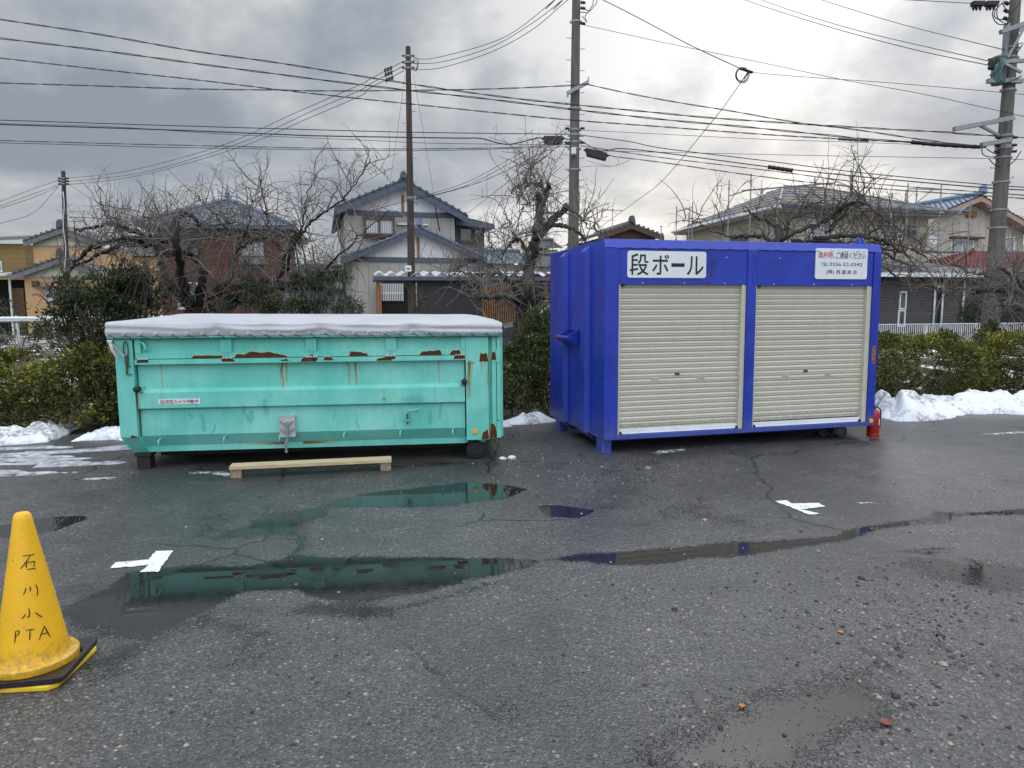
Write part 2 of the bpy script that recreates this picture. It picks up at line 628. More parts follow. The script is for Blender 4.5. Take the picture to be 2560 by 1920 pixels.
def asphalt_mat():
    t = NT('wet_asphalt')
    pos = t.tc.outputs['Object']
    w = t.attr('water')
    vor = t.new('ShaderNodeTexVoronoi', feature='F1')
    vor.inputs['Scale'].default_value = 95
    t.l.new(pos, vor.inputs['Vector'])
    vor2 = t.new('ShaderNodeTexVoronoi', feature='F1')
    vor2.inputs['Scale'].default_value = 42
    t.l.new(pos, vor2.inputs['Vector'])
    sepc = t.new('ShaderNodeSeparateColor')
    t.l.new(vor.outputs['Color'], sepc.inputs[0])
    sepc2 = t.new('ShaderNodeSeparateColor')
    t.l.new(vor2.outputs['Color'], sepc2.inputs[0])
    large = t.noise(0.55, 5, 0.6)
    mid = t.noise(2.4, 5, 0.6)
    col = t.mix(t.math('MULTIPLY', sepc.outputs[0], 0.9), (0.026, 0.0255, 0.025), (0.108, 0.105, 0.102))
    lightst = t.math('MULTIPLY', t.step(sepc.outputs[1], 0.865, 0.90), t.step(vor.outputs['Distance'], 0.60, 0.35))
    col = t.mix(t.math('MULTIPLY', lightst, 0.58), col, (0.30, 0.28, 0.25))
    tan = t.math('MULTIPLY', t.step(sepc2.outputs[1], 0.93, 0.94), t.step(vor2.outputs['Distance'], 0.40, 0.25))
    col = t.mix(t.math('MULTIPLY', tan, 0.8), col, (0.36, 0.31, 0.22))
    # damp tone over wide areas
    damp = t.step(t.math('ADD', t.math('MULTIPLY', large, 0.62), t.math('MULTIPLY', mid, 0.38)), 0.42, 0.58)
    film = t.step(t.math('ADD', w, t.math('MULTIPLY', t.math('SUBTRACT', mid, 0.5), 0.25)), 0.16, 0.46)
    col = t.mix(t.math('MULTIPLY', damp, 0.48), col, (0.022, 0.022, 0.022))
    # grain height and standing water
    g = t.math('SUBTRACT', 1.0, vor.outputs['Distance'])
    g2 = t.math('SUBTRACT', 1.0, vor2.outputs['Distance'])
    grain = t.math('ADD', t.math('MULTIPLY', g, 0.45), t.math('ADD', t.math('MULTIPLY', g2, 0.25), t.math('MULTIPLY', t.noise(9, 4, 0.6), 0.6)))
    level = t.math('MULTIPLY', t.math('ADD', w, t.math('MULTIPLY', t.math('SUBTRACT', mid, 0.5), 0.32)), 1.55)
    grit = t.step(t.noise(46, 3, 0.6), 0.63, 0.70)
    wet = t.step(t.math('SUBTRACT', t.math('SUBTRACT', level, t.math('MULTIPLY', grit, 0.42)), t.math('MULTIPLY', grain, 0.72)), -0.03, 0.05)
    soak = t.step(w, 0.05, 0.5)
    col = t.mix(t.math('MULTIPLY', soak, 0.55), col, (0.016, 0.016, 0.016))
    col = t.mix(t.math('MULTIPLY', wet, 0.75), col, (0.013, 0.0125, 0.0115))
    # cracks
    cv = t.new('ShaderNodeTexVoronoi', feature='DISTANCE_TO_EDGE')
    cv.inputs['Scale'].default_value = 0.42
    nv = t.new('ShaderNodeTexNoise')
    nv.inputs['Scale'].default_value = 2.2
    nv.inputs['Detail'].default_value = 5
    t.l.new(pos, nv.inputs['Vector'])
    add = t.new('ShaderNodeMix', data_type='VECTOR')
    add.inputs['Factor'].default_value = 0.22
    t.l.new(pos, add.inputs[4])
    t.l.new(nv.outputs['Color'], add.inputs[5])
    t.l.new(add.outputs[1], cv.inputs['Vector'])
    crack = t.math('MULTIPLY', t.step(cv.outputs['Distance'], 0.0065, 0.002), t.step(t.noise(0.9, 3), 0.44, 0.54))
    col = t.mix(t.math('MULTIPLY', crack, 0.85), col, (0.006, 0.006, 0.006))
    dry = t.math('SUBTRACT', 1.0, wet)
    rough = t.math('ADD', t.math('ADD', 0.012, t.math('MULTIPLY', t.step(mid, 0.42, 0.62), 0.085)), t.math('MULTIPLY', dry, t.math('SUBTRACT', 0.43, t.math('ADD', t.math('MULTIPLY', damp, 0.14), t.math('MULTIPLY', film, 0.22)))))
    h = t.math('SUBTRACT', t.math('ADD', t.math('MULTIPLY', g, 0.6), t.math('MULTIPLY', g2, 0.5)), t.math('MULTIPLY', crack, 1.5))
    hh = t.math('MULTIPLY', h, t.math('MULTIPLY', dry, t.math('SUBTRACT', 1.0, t.math('MULTIPLY', film, 0.55))))
    n = t.bump(hh, 0.75, 0.006)
    n2 = t.bump(t.math('MULTIPLY', t.noise(6, 4, 0.6), dry), 0.25, 0.03, n)
    t.l.new(t.math('SUBTRACT', 1.52, t.math('MULTIPLY', wet, 0.13)), t.b.inputs['IOR'])
    return t.fin(col, rough, n2, 0.5)


def earth_mat():
    t = NT('verge_earth')
    a = t.noise(1.6, 6, 0.65)
    col = t.mix(t.step(t.noise(9, 5, 0.7), 0.3, 0.7), (0.035, 0.028, 0.018), (0.12, 0.105, 0.05))
    s = t.step(a, 0.56, 0.60)
    sp = t.new('ShaderNodeSeparateXYZ')
    t.l.new(t.tc.outputs['Object'], sp.inputs[0])
    s = t.math('MULTIPLY', s, t.step(sp.outputs[1], 10.5, 12.0))
    col = t.mix(s, col, (0.78, 0.81, 0.85))
    return t.fin(col, 0.9, t.bump(t.noise(20, 5), 0.6, 0.05), 0.2)


def glass_mat():
    t = NT('window_glass')
    t.fin(t.mix(t.noise(1.5, 2), (0.02, 0.025, 0.03), (0.10, 0.115, 0.13)), 0.04, None, 0.8)
    return t.mat


def curtain_mat():
    t = NT('curtained_glass')
    wv = t.new('ShaderNodeTexWave', wave_type='BANDS', bands_direction='X')
    wv.inputs['Scale'].default_value = 3.2
    wv.inputs['Distortion'].default_value = 1.2
    t.l.new(t.tc.outputs['Object'], wv.inputs['Vector'])
    t.fin(t.mix(wv.outputs['Fac'], (0.20, 0.22, 0.23), (0.55, 0.57, 0.57)), 0.08, None, 0.6)
    return t.mat


def tarp_mat():
    t = NT('tarpaulin_cloth')
    col = t.mix(t.step(t.noise(2.2, 5, 0.6), 0.3, 0.7), (0.40, 0.405, 0.425), (0.475, 0.48, 0.50))
    col = t.mix(t.math('MULTIPLY', t.step(t.noise(7, 5, 0.7, t.mapping((1, 1, 0.4))), 0.56, 0.75), 0.35), col, (0.33, 0.33, 0.335))
    n = t.bump(t.noise(2.2, 4, 0.55, t.mapping((0.6, 1.5, 2.2)), 0.8), 0.3, 0.02)
    n = t.bump(t.noise(420, 1), 0.1, 0.002, n)
    return t.fin(col, 0.55, n, 0.35)


def wood_mat(name, c1, c2, ax=(1, 14, 14)):
    t = NT(name)
    f = t.noise(5, 6, 0.65, t.mapping(ax), 0.6)
    col = t.mix(t.step(f, 0.3, 0.7), c1, c2)
    kn = t.step(t.noise(9, 2), 0.68, 0.76)
    col = t.mix(t.math('MULTIPLY', kn, 0.6), col, sc(c1, 0.4))
    return t.fin(col, 0.75, t.bump(f, 0.2, 0.01), 0.25)


def marking_mat(name, wear):
    t = NT(name)
    col = t.mix(t.noise(6, 4), (0.66, 0.70, 0.70), (0.80, 0.83, 0.82))
    t.fin(col, 0.5, t.bump(t.noise(120, 2), 0.4, 0.004), 0.4)
    tr = t.new('ShaderNodeBsdfTransparent')
    mx = t.new('ShaderNodeMixShader')
    f = t.step(t.math('ADD', t.noise(85, 3, 0.7), t.math('MULTIPLY', t.noise(9, 3), 0.5)), wear, wear + 0.04)
    t.l.new(f, mx.inputs[0])
    t.l.new(t.b.outputs[0], mx.inputs[1])
    t.l.new(tr.outputs[0], mx.inputs[2])
    t.l.new(mx.outputs[0], t.out.inputs['Surface'])
    return t.mat


def rust_mat():
    t = NT('bare_rust')
    col = t.mix(t.step(t.noise(28, 5, 0.7), 0.3, 0.7), (0.045, 0.018, 0.010), (0.115, 0.042, 0.020))
    col = t.mix(t.math('MULTIPLY', t.step(t.noise(60, 3), 0.66, 0.72), 0.7), col, (0.30, 0.29, 0.11))
    return t.fin(col, 0.85, t.bump(t.noise(90, 4), 0.4, 0.004), 0.2)


def roof_patchy():
    t = NT('weathered_sheet_roof')
    s = t.new('ShaderNodeSeparateXYZ')
    t.l.new(t.tc.outputs['Object'], s.inputs[0])
    cb = t.new('ShaderNodeCombineXYZ')
    t.l.new(s.outputs[0], cb.inputs[0])
    t.l.new(t.math('MULTIPLY', s.outputs[1], 1.0), cb.inputs[1])
    b = t.new('ShaderNodeTexBrick')
    t.l.new(cb.outputs[0], b.inputs['Vector'])
    b.inputs['Scale'].default_value = 1.0
    b.inputs['Brick Width'].default_value = 1.1
    b.inputs['Row Height'].default_value = 1.0
    b.inputs['Mortar Size'].default_value = 0.025
    b.inputs['Color1'].default_value = (0.25, 0.19, 0.115, 1)
    b.inputs['Color2'].default_value = (0.13, 0.18, 0.25, 1)
    b.inputs['Mortar'].default_value = (0.06, 0.065, 0.07, 1)
    return t.fin(b.outputs['Color'], 0.75, None, 0.2)


MT = {}
MT['green'] = paint_rusty('green_container_paint', (0.125, 0.60, 0.505))
MT['blue'] = blue_paint_mat()
MT['rust'] = rust_mat()
MT['primer'] = simple('flaked_paint_edge', (0.42, 0.46, 0.22), 0.8, 0.3, 40)
MT['black_steel'] = simple('black_underframe', (0.012, 0.012, 0.013), 0.7, 0.3, 8)
MT['steel'] = simple('worn_steel', (0.16, 0.15, 0.14), 0.5, 0.35, 18, c2=(0.12, 0.075, 0.05), metal=0.5)
MT['tarp'] = tarp_mat()
MT['rope'] = simple('black_rope', (0.012, 0.012, 0.014), 0.8, 0.2)
MT['eyelet'] = simple('eyelet_metal', (0.62, 0.63, 0.66), 0.35, 0.1, metal=0.3)
MT['rubber'] = simple('black_rubber', (0.012, 0.012, 0.013), 0.55, 0.3, 12)
MT['white_plate'] = simple('white_sign_plate', (0.72, 0.76, 0.78), 0.35, 0.05, 3)
MT['ink'] = simple('black_lettering', (0.012, 0.013, 0.016), 0.4, 0.1)
MT['red_ink'] = simple('red_lettering', (0.52, 0.03, 0.025), 0.4, 0.1)
MT['plum_ink'] = simple('dark_red_lettering', (0.23, 0.02, 0.06), 0.4, 0.1)
MT['amber'] = simple('amber_reflector', (0.85, 0.33, 0.02), 0.25, 0.08, 20)
MT['shutter'] = shutter_mat()
MT['shutter_rail'] = simple('beige_guide_rail', (0.52, 0.51, 0.40), 0.4, 0.05)
MT['alu'] = simple('pale_aluminium', (0.74, 0.77, 0.80), 0.35, 0.06, 3)
MT['grey_plate'] = simple('grey_latch_plate', (0.40, 0.43, 0.44), 0.5, 0.15, 8)
MT['galv'] = simple('galvanised_steel', (0.27, 0.28, 0.295), 0.45, 0.12, 14, metal=0.4)
MT['plank'] = wood_mat('pale_plank', (0.42, 0.33, 0.19), (0.58, 0.49, 0.31))
MT['block'] = wood_mat('grey_timber_block', (0.20, 0.15, 0.115), (0.35, 0.27, 0.22), (8, 8, 3))
MT['asphalt'] = asphalt_mat()
MT['earth'] = earth_mat()
MT['snow'] = snow_mat()
MT['mark'] = marking_mat('white_road_paint', 0.87)
MT['mark_worn'] = marking_mat('worn_road_paint', 0.70)
MT['leaf_hedge'] = leaf_mat('hedge_leaves', (0.020, 0.032, 0.008), (0.150, 0.158, 0.030), (0.50, 0.45, 0.085))
MT['leaf_dark'] = leaf_mat('evergreen_leaves', (0.016, 0.026, 0.010), (0.058, 0.082, 0.028), (0.22, 0.23, 0.085))
MT['leaf_mid'] = leaf_mat('shrub_leaves', (0.020, 0.030, 0.009), (0.095, 0.12, 0.034), (0.42, 0.42, 0.16))
MT['bark'] = simple('black_bark', (0.018, 0.015, 0.013), 0.9, 0.4, 22, bump=0.7, bscale=30)
MT['bark_grey'] = simple('grey_bark', (0.055, 0.048, 0.042), 0.9, 0.45, 16, bump=0.6, bscale=30)
MT['twig'] = simple('pale_twigs', (0.155, 0.135, 0.118), 0.8, 0.4, 4)
MT['twig_dark'] = simple('dark_twigs', (0.085, 0.068, 0.056), 0.8, 0.4, 4)
MT['conc_pole'] = simple('pole_concrete', (0.125, 0.115, 0.10), 0.85, 0.25, 3, bump=0.2, stretch=(5, 5, 0.5))
MT['brown_pole'] = simple('weathered_brown_pole', (0.06, 0.043, 0.034), 0.85, 0.35, 3, bump=0.3, stretch=(6, 6, 0.4))
MT['cable'] = simple('black_cable', (0.010, 0.010, 0.012), 0.6, 0.2)
MT['cable_grey'] = simple('grey_wire', (0.085, 0.088, 0.095), 0.6, 0.2)
MT['transformer'] = simple('transformer_grey_green', (0.10, 0.13, 0.12), 0.5, 0.2, 5)
MT['teal_wire'] = simple('teal_lead', (0.02, 0.16, 0.18), 0.5, 0.1)
MT['glass'] = glass_mat()
MT['curtain'] = curtain_mat()
MT['white_trim'] = simple('white_trim', (0.68, 0.70, 0.71), 0.5, 0.06, 4)
MT['brown_frame'] = simple('brown_window_frame', (0.075, 0.040, 0.028), 0.5, 0.2)
MT['black_dark'] = simple('interior_shade', (0.012, 0.011, 0.010), 0.9, 0.3)  # near-black colour stands in for the shade inside openings
MT['grey_siding'] = siding('grey_board_siding', (0.37, 0.36, 0.325), 0.43, 0.035)
MT['slate_wall'] = simple('slate_render', (0.105, 0.10, 0.115), 0.8, 0.12, 3)
MT['white_plaster'] = simple('white_plaster', (0.74, 0.76, 0.77), 0.8, 0.06, 2)
MT['navy_board'] = simple('navy_bargeboard', (0.072, 0.090, 0.135), 0.5, 0.15, 4)
MT['blue_tile'] = simple('blue_roof_tile', (0.155, 0.195, 0.25), 0.28, 0.3, 3)
MT['steelblue_tile'] = simple('pale_blue_roof_tile', (0.17, 0.235, 0.31), 0.25, 0.25, 3)
MT['grey_tile'] = simple('dark_grey_roof_tile', (0.075, 0.08, 0.088), 0.4, 0.3, 3)
MT['brown_render'] = simple('brown_render', (0.12, 0.075, 0.065), 0.8, 0.15, 2)
MT['slush'] = simple('grey_slush', (0.30, 0.31, 0.33), 0.45, 0.35, 9, c2=(0.50, 0.52, 0.55), bump=0.4, bscale=40)
MT['red_tile'] = simple('red_roof_tile', (0.145, 0.026, 0.024), 0.6, 0.4, 3)
MT['brick'] = brick('red_brown_brick', (0.165, 0.058, 0.042), (0.115, 0.042, 0.033), (0.11, 0.055, 0.045))
MT['orange_wall'] = simple('orange_render', (0.53, 0.325, 0.165), 0.85, 0.1, 1.5, stretch=(1, 1, 0.4))
MT['cream_wall'] = simple('cream_gable_board', (0.50, 0.51, 0.40), 0.8, 0.06, 2)
MT['ochre_wall'] = siding('ochre_boards', (0.26, 0.185, 0.07), 0.30, 0.03, True)
MT['beige_wall'] = siding('beige_cladding', (0.50, 0.45, 0.36), 0.45, 0.02, True)
MT['beige_siding'] = siding('pale_beige_board_siding', (0.46, 0.42, 0.365), 0.47, 0.035)
MT['pink_soffit'] = simple('pinkish_soffit', (0.40, 0.27, 0.235), 0.7, 0.1)
MT['charcoal'] = siding('charcoal_wall', (0.036, 0.037, 0.041), 0.9, 0.01)
MT['charcoal_brick'] = siding('charcoal_stacked_cladding', (0.080, 0.076, 0.080), 0.11, 0.14, True)
MT['timber'] = wood_mat('brown_timber', (0.20, 0.095, 0.04), (0.33, 0.17, 0.075), (10, 10, 1))
MT['dark_timber'] = wood_mat('dark_timber_lattice', (0.075, 0.045, 0.028), (0.15, 0.095, 0.06), (10, 10, 1))
MT['corrugated'] = simple('pale_corrugated_sheet', (0.58, 0.60, 0.62), 0.4, 0.12, 3)
MT['patchy_roof'] = roof_patchy()
MT['grey_sheet'] = simple('grey_sheet_roof', (0.15, 0.155, 0.16), 0.5, 0.2, 3)
MT['net'] = simple('rolled_grey_net', (0.14, 0.14, 0.15), 0.85, 0.3, 10)
MT['rail_white'] = simple('white_rail_paint', (0.64, 0.67, 0.70), 0.45, 0.08)
MT['cone'] = cone_mat()
MT['cone_base'] = simple('yellow_base_plastic', (0.80, 0.53, 0.025), 0.4, 0.12, 9)
MT['cone_rubber'] = simple('wet_black_rubber', (0.018, 0.018, 0.019), 0.32, 0.35, 10, bump=0.25, bscale=70)
MT['ext_red'] = simple('red_enamel', (0.36, 0.014, 0.011), 0.3, 0.08)
MT['rock_black'] = simple('black_stone', (0.016, 0.016, 0.016), 0.5, 0.4, 25, bump=0.5, bscale=40)
MT['rock_tan'] = simple('tan_stone', (0.30, 0.26, 0.19), 0.8, 0.3, 25)
MT['rock_grey'] = simple('grey_stone', (0.17, 0.17, 0.165), 0.8, 0.35, 25)
MT['dead_leaf'] = simple('orange_dead_leaf', (0.42, 0.15, 0.03), 0.6, 0.3, 40)
MT['dead_leaf_brown'] = simple('brown_dead_leaf', (0.17, 0.05, 0.025), 0.6, 0.3, 40)
MT['car_paint'] = simple('silver_car_paint', (0.42, 0.45, 0.48), 0.3, 0.05, metal=0.4)
MT['ribbon'] = simple('pale_ribbon', (0.68, 0.60, 0.62), 0.7, 0.1)
MT['label_red'] = simple('faded_red_label', (0.40, 0.12, 0.055), 0.6, 0.25, 20)


def text_mesh(name, body, mat, parent, u0, u1, z0, z1, v=-0.003, bold=0.0, spacing=1.0):
    """flat lettering facing -v that fills the rectangle u0..u1, z0..z1 of the parent's front plane"""
    cu = bpy.data.curves.new(name, 'FONT')
    cu.body = body
    cu.size = 1.0
    cu.space_character = spacing
    cu.resolution_u = 3
    tmp = bpy.data.objects.new(name, cu)
    COL.objects.link(tmp)
    bpy.context.view_layer.update()
    me = bpy.data.meshes.new_from_object(tmp.evaluated_get(bpy.context.evaluated_depsgraph_get()))
    bpy.data.objects.remove(tmp)
    bpy.data.curves.remove(cu)
    n = len(me.vertices)
    co = np.empty(n * 3, np.float32)
    me.vertices.foreach_get('co', co)
    co = co.reshape(-1, 3)
    lo, hi = co.min(0), co.max(0)
    out = np.empty_like(co)
    out[:, 0] = u0 + (co[:, 0] - lo[0]) / (hi[0] - lo[0]) * (u1 - u0)
    out[:, 1] = v
    out[:, 2] = z0 + (co[:, 1] - lo[1]) / (hi[1] - lo[1]) * (z1 - z0)
    me.vertices.foreach_set('co', out.ravel())
    me.update()
    if bold:
        bw = bold * 0.42 * (z1 - z0)
        bm = bmesh.new()
        for k, (dx, dz) in enumerate(((0, 0), (1, 0.5), (-1, -0.5), (0.5, -1), (-0.5, 1))):
            n0 = len(bm.verts)
            bm.from_mesh(me)
            bm.verts.ensure_lookup_table()
            for vtx in bm.verts[n0:]:
                vtx.co.x += dx * bw
                vtx.co.z += dz * bw
                vtx.co.y -= 0.00012 * k
        bm.to_mesh(me)
        bm.free()
    me.materials.clear()
    me.materials.append(mat)
    me.name = name
    o = bpy.data.objects.new(name, me)
    COL.objects.link(o)
    o.parent = parent
    return o


def rounded_plate(mb, u0, u1, z0, z1, v0, v1, r=0.03, m=0):
    pts = []
    for cx, cz, a0 in ((u1 - r, z1 - r, 0), (u0 + r, z1 - r, 90), (u0 + r, z0 + r, 180), (u1 - r, z0 + r, 270)):
        for k in range(5):
            a = R(a0 + k * 22.5)
            pts.append((cx + r * math.cos(a), v0, cz + r * math.sin(a)))
    mb.ext(pts, (0, v1 - v0, 0), m)


#@@GROUND
# ------------------------------------------------------------------ ground, parking lot, markings
HEDGE = lambda x: 10.0 + 0.13 * x          # line of the hedge foot


def terrain(x, y):
    d = y - HEDGE(np.clip(x, -14, 16))
    t = np.clip((d - 1.0) / 2.4, 0, 1)
    return -0.03 + 0.48 * t * t * (3 - 2 * t)


gx = np.concatenate([[-400, -200, -100, -50], np.linspace(-30, 30, 61), [50, 100, 200, 400]])
gy = np.concatenate([[-60, -20], np.linspace(-6, 24, 61), np.linspace(28, 60, 9), [90, 150, 300, 700]])
XX, YY = np.meshgrid(gx, gy, indexing='ij')
mb = MB()
mb.grid(np.stack([XX, YY, terrain(XX, YY)], -1))
tag(mb.build('ground', MT['earth'], smooth=True), kind='structure')


def sdf_poly(x, y, poly):
    """signed distance, positive inside"""
    p = np.array(poly)
    d = np.full(x.shape, 1e9)
    inside = np.zeros(x.shape, bool)
    n = len(p)
    for i in range(n):
        a, b = p[i], p[(i + 1) % n]
        e = b - a
        w = np.stack([x - a[0], y - a[1]], -1)
        t = np.clip((w @ e) / (e @ e + 1e-12), 0, 1)
        q = w - t[..., None] * e
        d = np.minimum(d, np.hypot(q[..., 0], q[..., 1]))
        c = ((a[1] > y) != (b[1] > y)) & (x < (b[0] - a[0]) * (y - a[1]) / (b[1] - a[1] + 1e-12) + a[0])
        inside ^= c
    return np.where(inside, d, -d)


PUDDLES = [  # outline in photo coordinates, depth, soft edge in metres
    ([(319, 1436), (390, 1431), (504, 1416), (612, 1419), (677, 1410), (730, 1392), (770, 1394), (808, 1402), (960, 1397), (1122, 1399), (1247, 1398), (1330, 1402), (1301, 1418), (1231, 1435), (1155, 1448), (1068, 1478), (916, 1500), (797, 1489), (743, 1473), (660, 1471), (591, 1478), (526, 1511), (428, 1549), (325, 1560), (200, 1556), (160, 1530), (200, 1500), (290, 1470)], 0.82, 0.15),
    ([(820, 1264), (905, 1237), (987, 1226), (1150, 1209), (1231, 1211), (1312, 1224), (1274, 1242), (1122, 1261), (1014, 1266)], 0.82, 0.13),
    ([(490, 1352), (525, 1332), (590, 1310), (661, 1277), (824, 1262), (830, 1285), (790, 1310), (764, 1345), (742, 1345), (688, 1344), (547, 1353)], 0.36, 0.2),
    ([(725, 1385), (742, 1337), (764, 1337), (775, 1385)], 0.36, 0.12),
    ([(1354, 1265), (1391, 1264), (1476, 1278), (1446, 1292), (1374, 1289)], 1.0, 0.05),
    ([(1334, 1402), (1442, 1382), (1539, 1381), (1813, 1356), (2097, 1339), (2143, 1316), (2211, 1307), (2325, 1291), (2337, 1278), (2382, 1281), (2560, 1273), (2640, 1272), (2640, 1288), (2411, 1291), (2371, 1311), (2240, 1319), (2177, 1331), (2097, 1354), (1841, 1394), (1585, 1414), (1414, 1404)], 0.50, 0.10),
    ([(2225, 1379), (2342, 1364), (2390, 1372), (2337, 1387)], 0.5, 0.10),
    ([(1620, 1845), (1744, 1769), (1870, 1735), (2086, 1678), (2166, 1668), (2244, 1735), (2250, 1803), (2154, 1849), (2050, 1960), (1600, 1960)], 0.47, 0.34),
    ([(-40, 1345), (-40, 1318), (18, 1312), (102, 1296), (199, 1291), (212, 1297), (133, 1327), (45, 1345), (9, 1347)], 0.9, 0.05),
    ([(1740, 1735), (1760, 1735), (1790, 1790), (1770, 1790)], 0.7, 0.03),
    ([(2150, 1622), (2165, 1620), (2260, 1685), (2245, 1690)], 0.6, 0.03),
    ([(2190, 1395), (2400, 1385), (2600, 1430), (2600, 1500), (2430, 1475), (2250, 1430)], 0.40, 0.3),
    ([(450, 1180), (700, 1185), (1250, 1165), (1290, 1100), (1180, 1150), (500, 1150)], 0.30, 0.2),
    ([(150, 1520), (300, 1490), (420, 1560), (380, 1600), (160, 1585)], 0.42, 0.2),
    ([(760, 1500), (1000, 1510), (1250, 1450), (1180, 1480), (900, 1560), (700, 1540)], 0.42, 0.15),
    ([(150, 1650), (420, 1580), (330, 1700), (200, 1740)], 0.36, 0.2),
]
lx = np.concatenate([np.linspace(-16, -5.6, 40), np.arange(-5.5, 6.5, 0.035), np.linspace(6.6, 18, 40)])
ly = np.concatenate([np.linspace(-12, 1.8, 15), np.arange(1.9, 7.8, 0.035), np.linspace(7.9, 12.6, 40)])
LX, LY = np.meshgrid(lx, ly, indexing='ij')
water = np.zeros(LX.shape)
wob = (fbm(LX * 3.2, LY * 3.2, 5, 4) - 0.5) * 0.16
for poly, dep, soft in PUDDLES:
    pw = [ground(a, b)[:2] for a, b in poly]
    s = sdf_poly(LX, LY, pw) + wob * min(1.0, soft / 0.06) * 0.55
    t = np.clip((s + soft) / (2 * soft), 0, 1)
    water = np.maximum(water, dep * t * t * (3 - 2 * t))
water = np.maximum(water, 0.24 * np.clip((fbm(LX * 0.8, LY * 0.8, 44, 4) - 0.52) / 0.2, 0, 1))
# the far edge of the lot follows the hedge
edge = HEDGE(LX) - 0.1
LZ = np.where(LY > edge, -0.06, 0.0)
LYc = np.minimum(LY, edge + 0.05)
mb = MB()
mb.grid(np.stack([LX, LYc, LZ], -1))
mb.attr['water'] = water
tag(mb.build('parking_lot', MT['asphalt'], smooth=True), kind='structure')


def flat_poly(name, pts, mat, z=0.004, **kw):
    mb = MB()
    g = [ground(a, b) for a, b in pts]
    # dense rough outline
    out = []
    for i in range(len(g)):
        a, b = g[i], g[(i + 1) % len(g)]
        n = max(2, int(np.linalg.norm(b - a) / 0.025))
        for k in range(n):
            p = a + (b - a) * k / n
            out.append((p[0] + rng.normal(0, 0.004), p[1] + rng.normal(0, 0.004), z))
    mb.add(out, [tuple(range(len(out)))])
    o = mb.build(name, mat)
    return tag(o, **kw)


flat_poly('road_marking', [(276, 1422), (289, 1407), (374, 1400), (389, 1379), (433, 1377), (395, 1431), (350, 1431), (371, 1414)], MT['mark'], kind='structure')
flat_poly('road_marking', [(1937, 1254), (1964, 1251), (1981, 1260), (2046, 1258), (2062, 1267), (2003, 1274), (2051, 1285), (2023, 1288), (1972, 1267)], MT['mark'], kind='structure')
flat_poly('road_marking', [(471, 1180), (560, 1180), (574, 1183), (574, 1193), (556, 1190), (530, 1186), (473, 1185)], MT['mark_worn'], kind='structure')
flat_poly('road_marking', [(1630, 1130), (1650, 1127), (1713, 1123), (1716, 1127), (1655, 1134), (1640, 1138)], MT['mark_worn'], kind='structure')
flat_poly('road_marking', [(2450, 1087), (2500, 1082), (2640, 1074), (2640, 1079), (2500, 1087)], MT['mark_worn'], kind='structure')
flat_poly('road_marking', [(2140, 1257), (2185, 1256), (2195, 1260), (2150, 1260)], MT['mark_worn'], kind='structure')

# ------------------------------------------------------------------ loose stones and dead leaves on the asphalt


def stone_mesh(mb, c, r, seed, m=0):
    rs = np.random.default_rng(seed)
    a = np.arange(7) * 2 * PI / 7
    V = [(c[0], c[1], c[2] + r * 0.75)]
    for zz, k in ((0.55, 0.62), (0.15, 1.0), (-0.05, 0.9)):
        for t in a:
            q = r * k * (0.75 + 0.5 * rs.random())
            V.append((c[0] + q * math.cos(t + zz), c[1] + q * math.sin(t + zz), max(c[2] + zz * r * (0.8 + 0.4 * rs.random()), 0)))
    F = [(0, 1 + i, 1 + (i + 1) % 7) for i in range(7)]
    for k in range(2):
        F += [(1 + k * 7 + i, 8 + k * 7 + i, 8 + k * 7 + (i + 1) % 7, 1 + k * 7 + (i + 1) % 7) for i in range(7)]
    mb.add(V, F, m)


STONES = [
    (2154, 1446, 0.020, 'rock_black', 'black stone on bare asphalt right of the long thin puddle'),
    (2350, 1591, 0.022, 'rock_black', 'largest black stone among the gravel at right'),
    (2358, 1661, 0.020, 'rock_tan', 'tan stone below the gravel scatter at right'),
    (2240, 1741, 0.020, 'rock_black', 'black stone at right rim of the nearest puddle'),
    (1632, 1907, 0.016, 'rock_black', 'black stone at the bottom edge left of nearest puddle'),
    (1739, 1912, 0.010, 'rock_tan', 'tan pebble at the bottom edge inside nearest puddle'),
    (1619, 1171, 0.035, 'rock_grey', 'grey stone on dry asphalt before the blue container'),
    (1594, 1172, 0.025, 'rock_black', 'dark stone beside the grey stone before blue container'),
    (2043, 1379, 0.020, 'rock_grey', 'grey stone just below the long thin puddle'),
    (1686, 1523, 0.016, 'rock_black', 'small black stone alone in the middle of the asphalt'),
    (2251, 1641, 0.014, 'rock_black', 'small black stone by the wet crack at right'),
    (1801, 1818, 0.010, 'rock_black', 'black pebble standing in the left part of nearest puddle'),
    (1961, 1839, 0.010, 'rock_black', 'black pebble standing in the middle of nearest puddle'),
    (1763, 1300, 0.020, 'rock_tan', 'pale tan stone on asphalt below the blue container'),
]
for i, (px, py, r, m, lab) in enumerate(STONES):
    mb = MB()
    stone_mesh(mb, (0, 0, 0.0), r, 100 + i)
    o = mb.build('stone', MT[m], smooth=False)
    g = ground(px, py)
    o.location = g
    tag(o, lab, 'stone', 'loose stones on the asphalt')
for i, (px, py, r, lab) in enumerate([(1257, 1149, 0.045, 'low lump of snow on asphalt by the green container wheel'), (1281, 1147, 0.05, 'pointed lump of snow on asphalt between the two containers')]):
    mb = MB()
    stone_mesh(mb, (0, 0, 0), r, 60 + i)
    o = mb.build('snow_lump', MT['snow'], smooth=True)
    o.location = ground(px, py)
    tag(o, lab, 'snow lump', 'snow lumps between the containers')

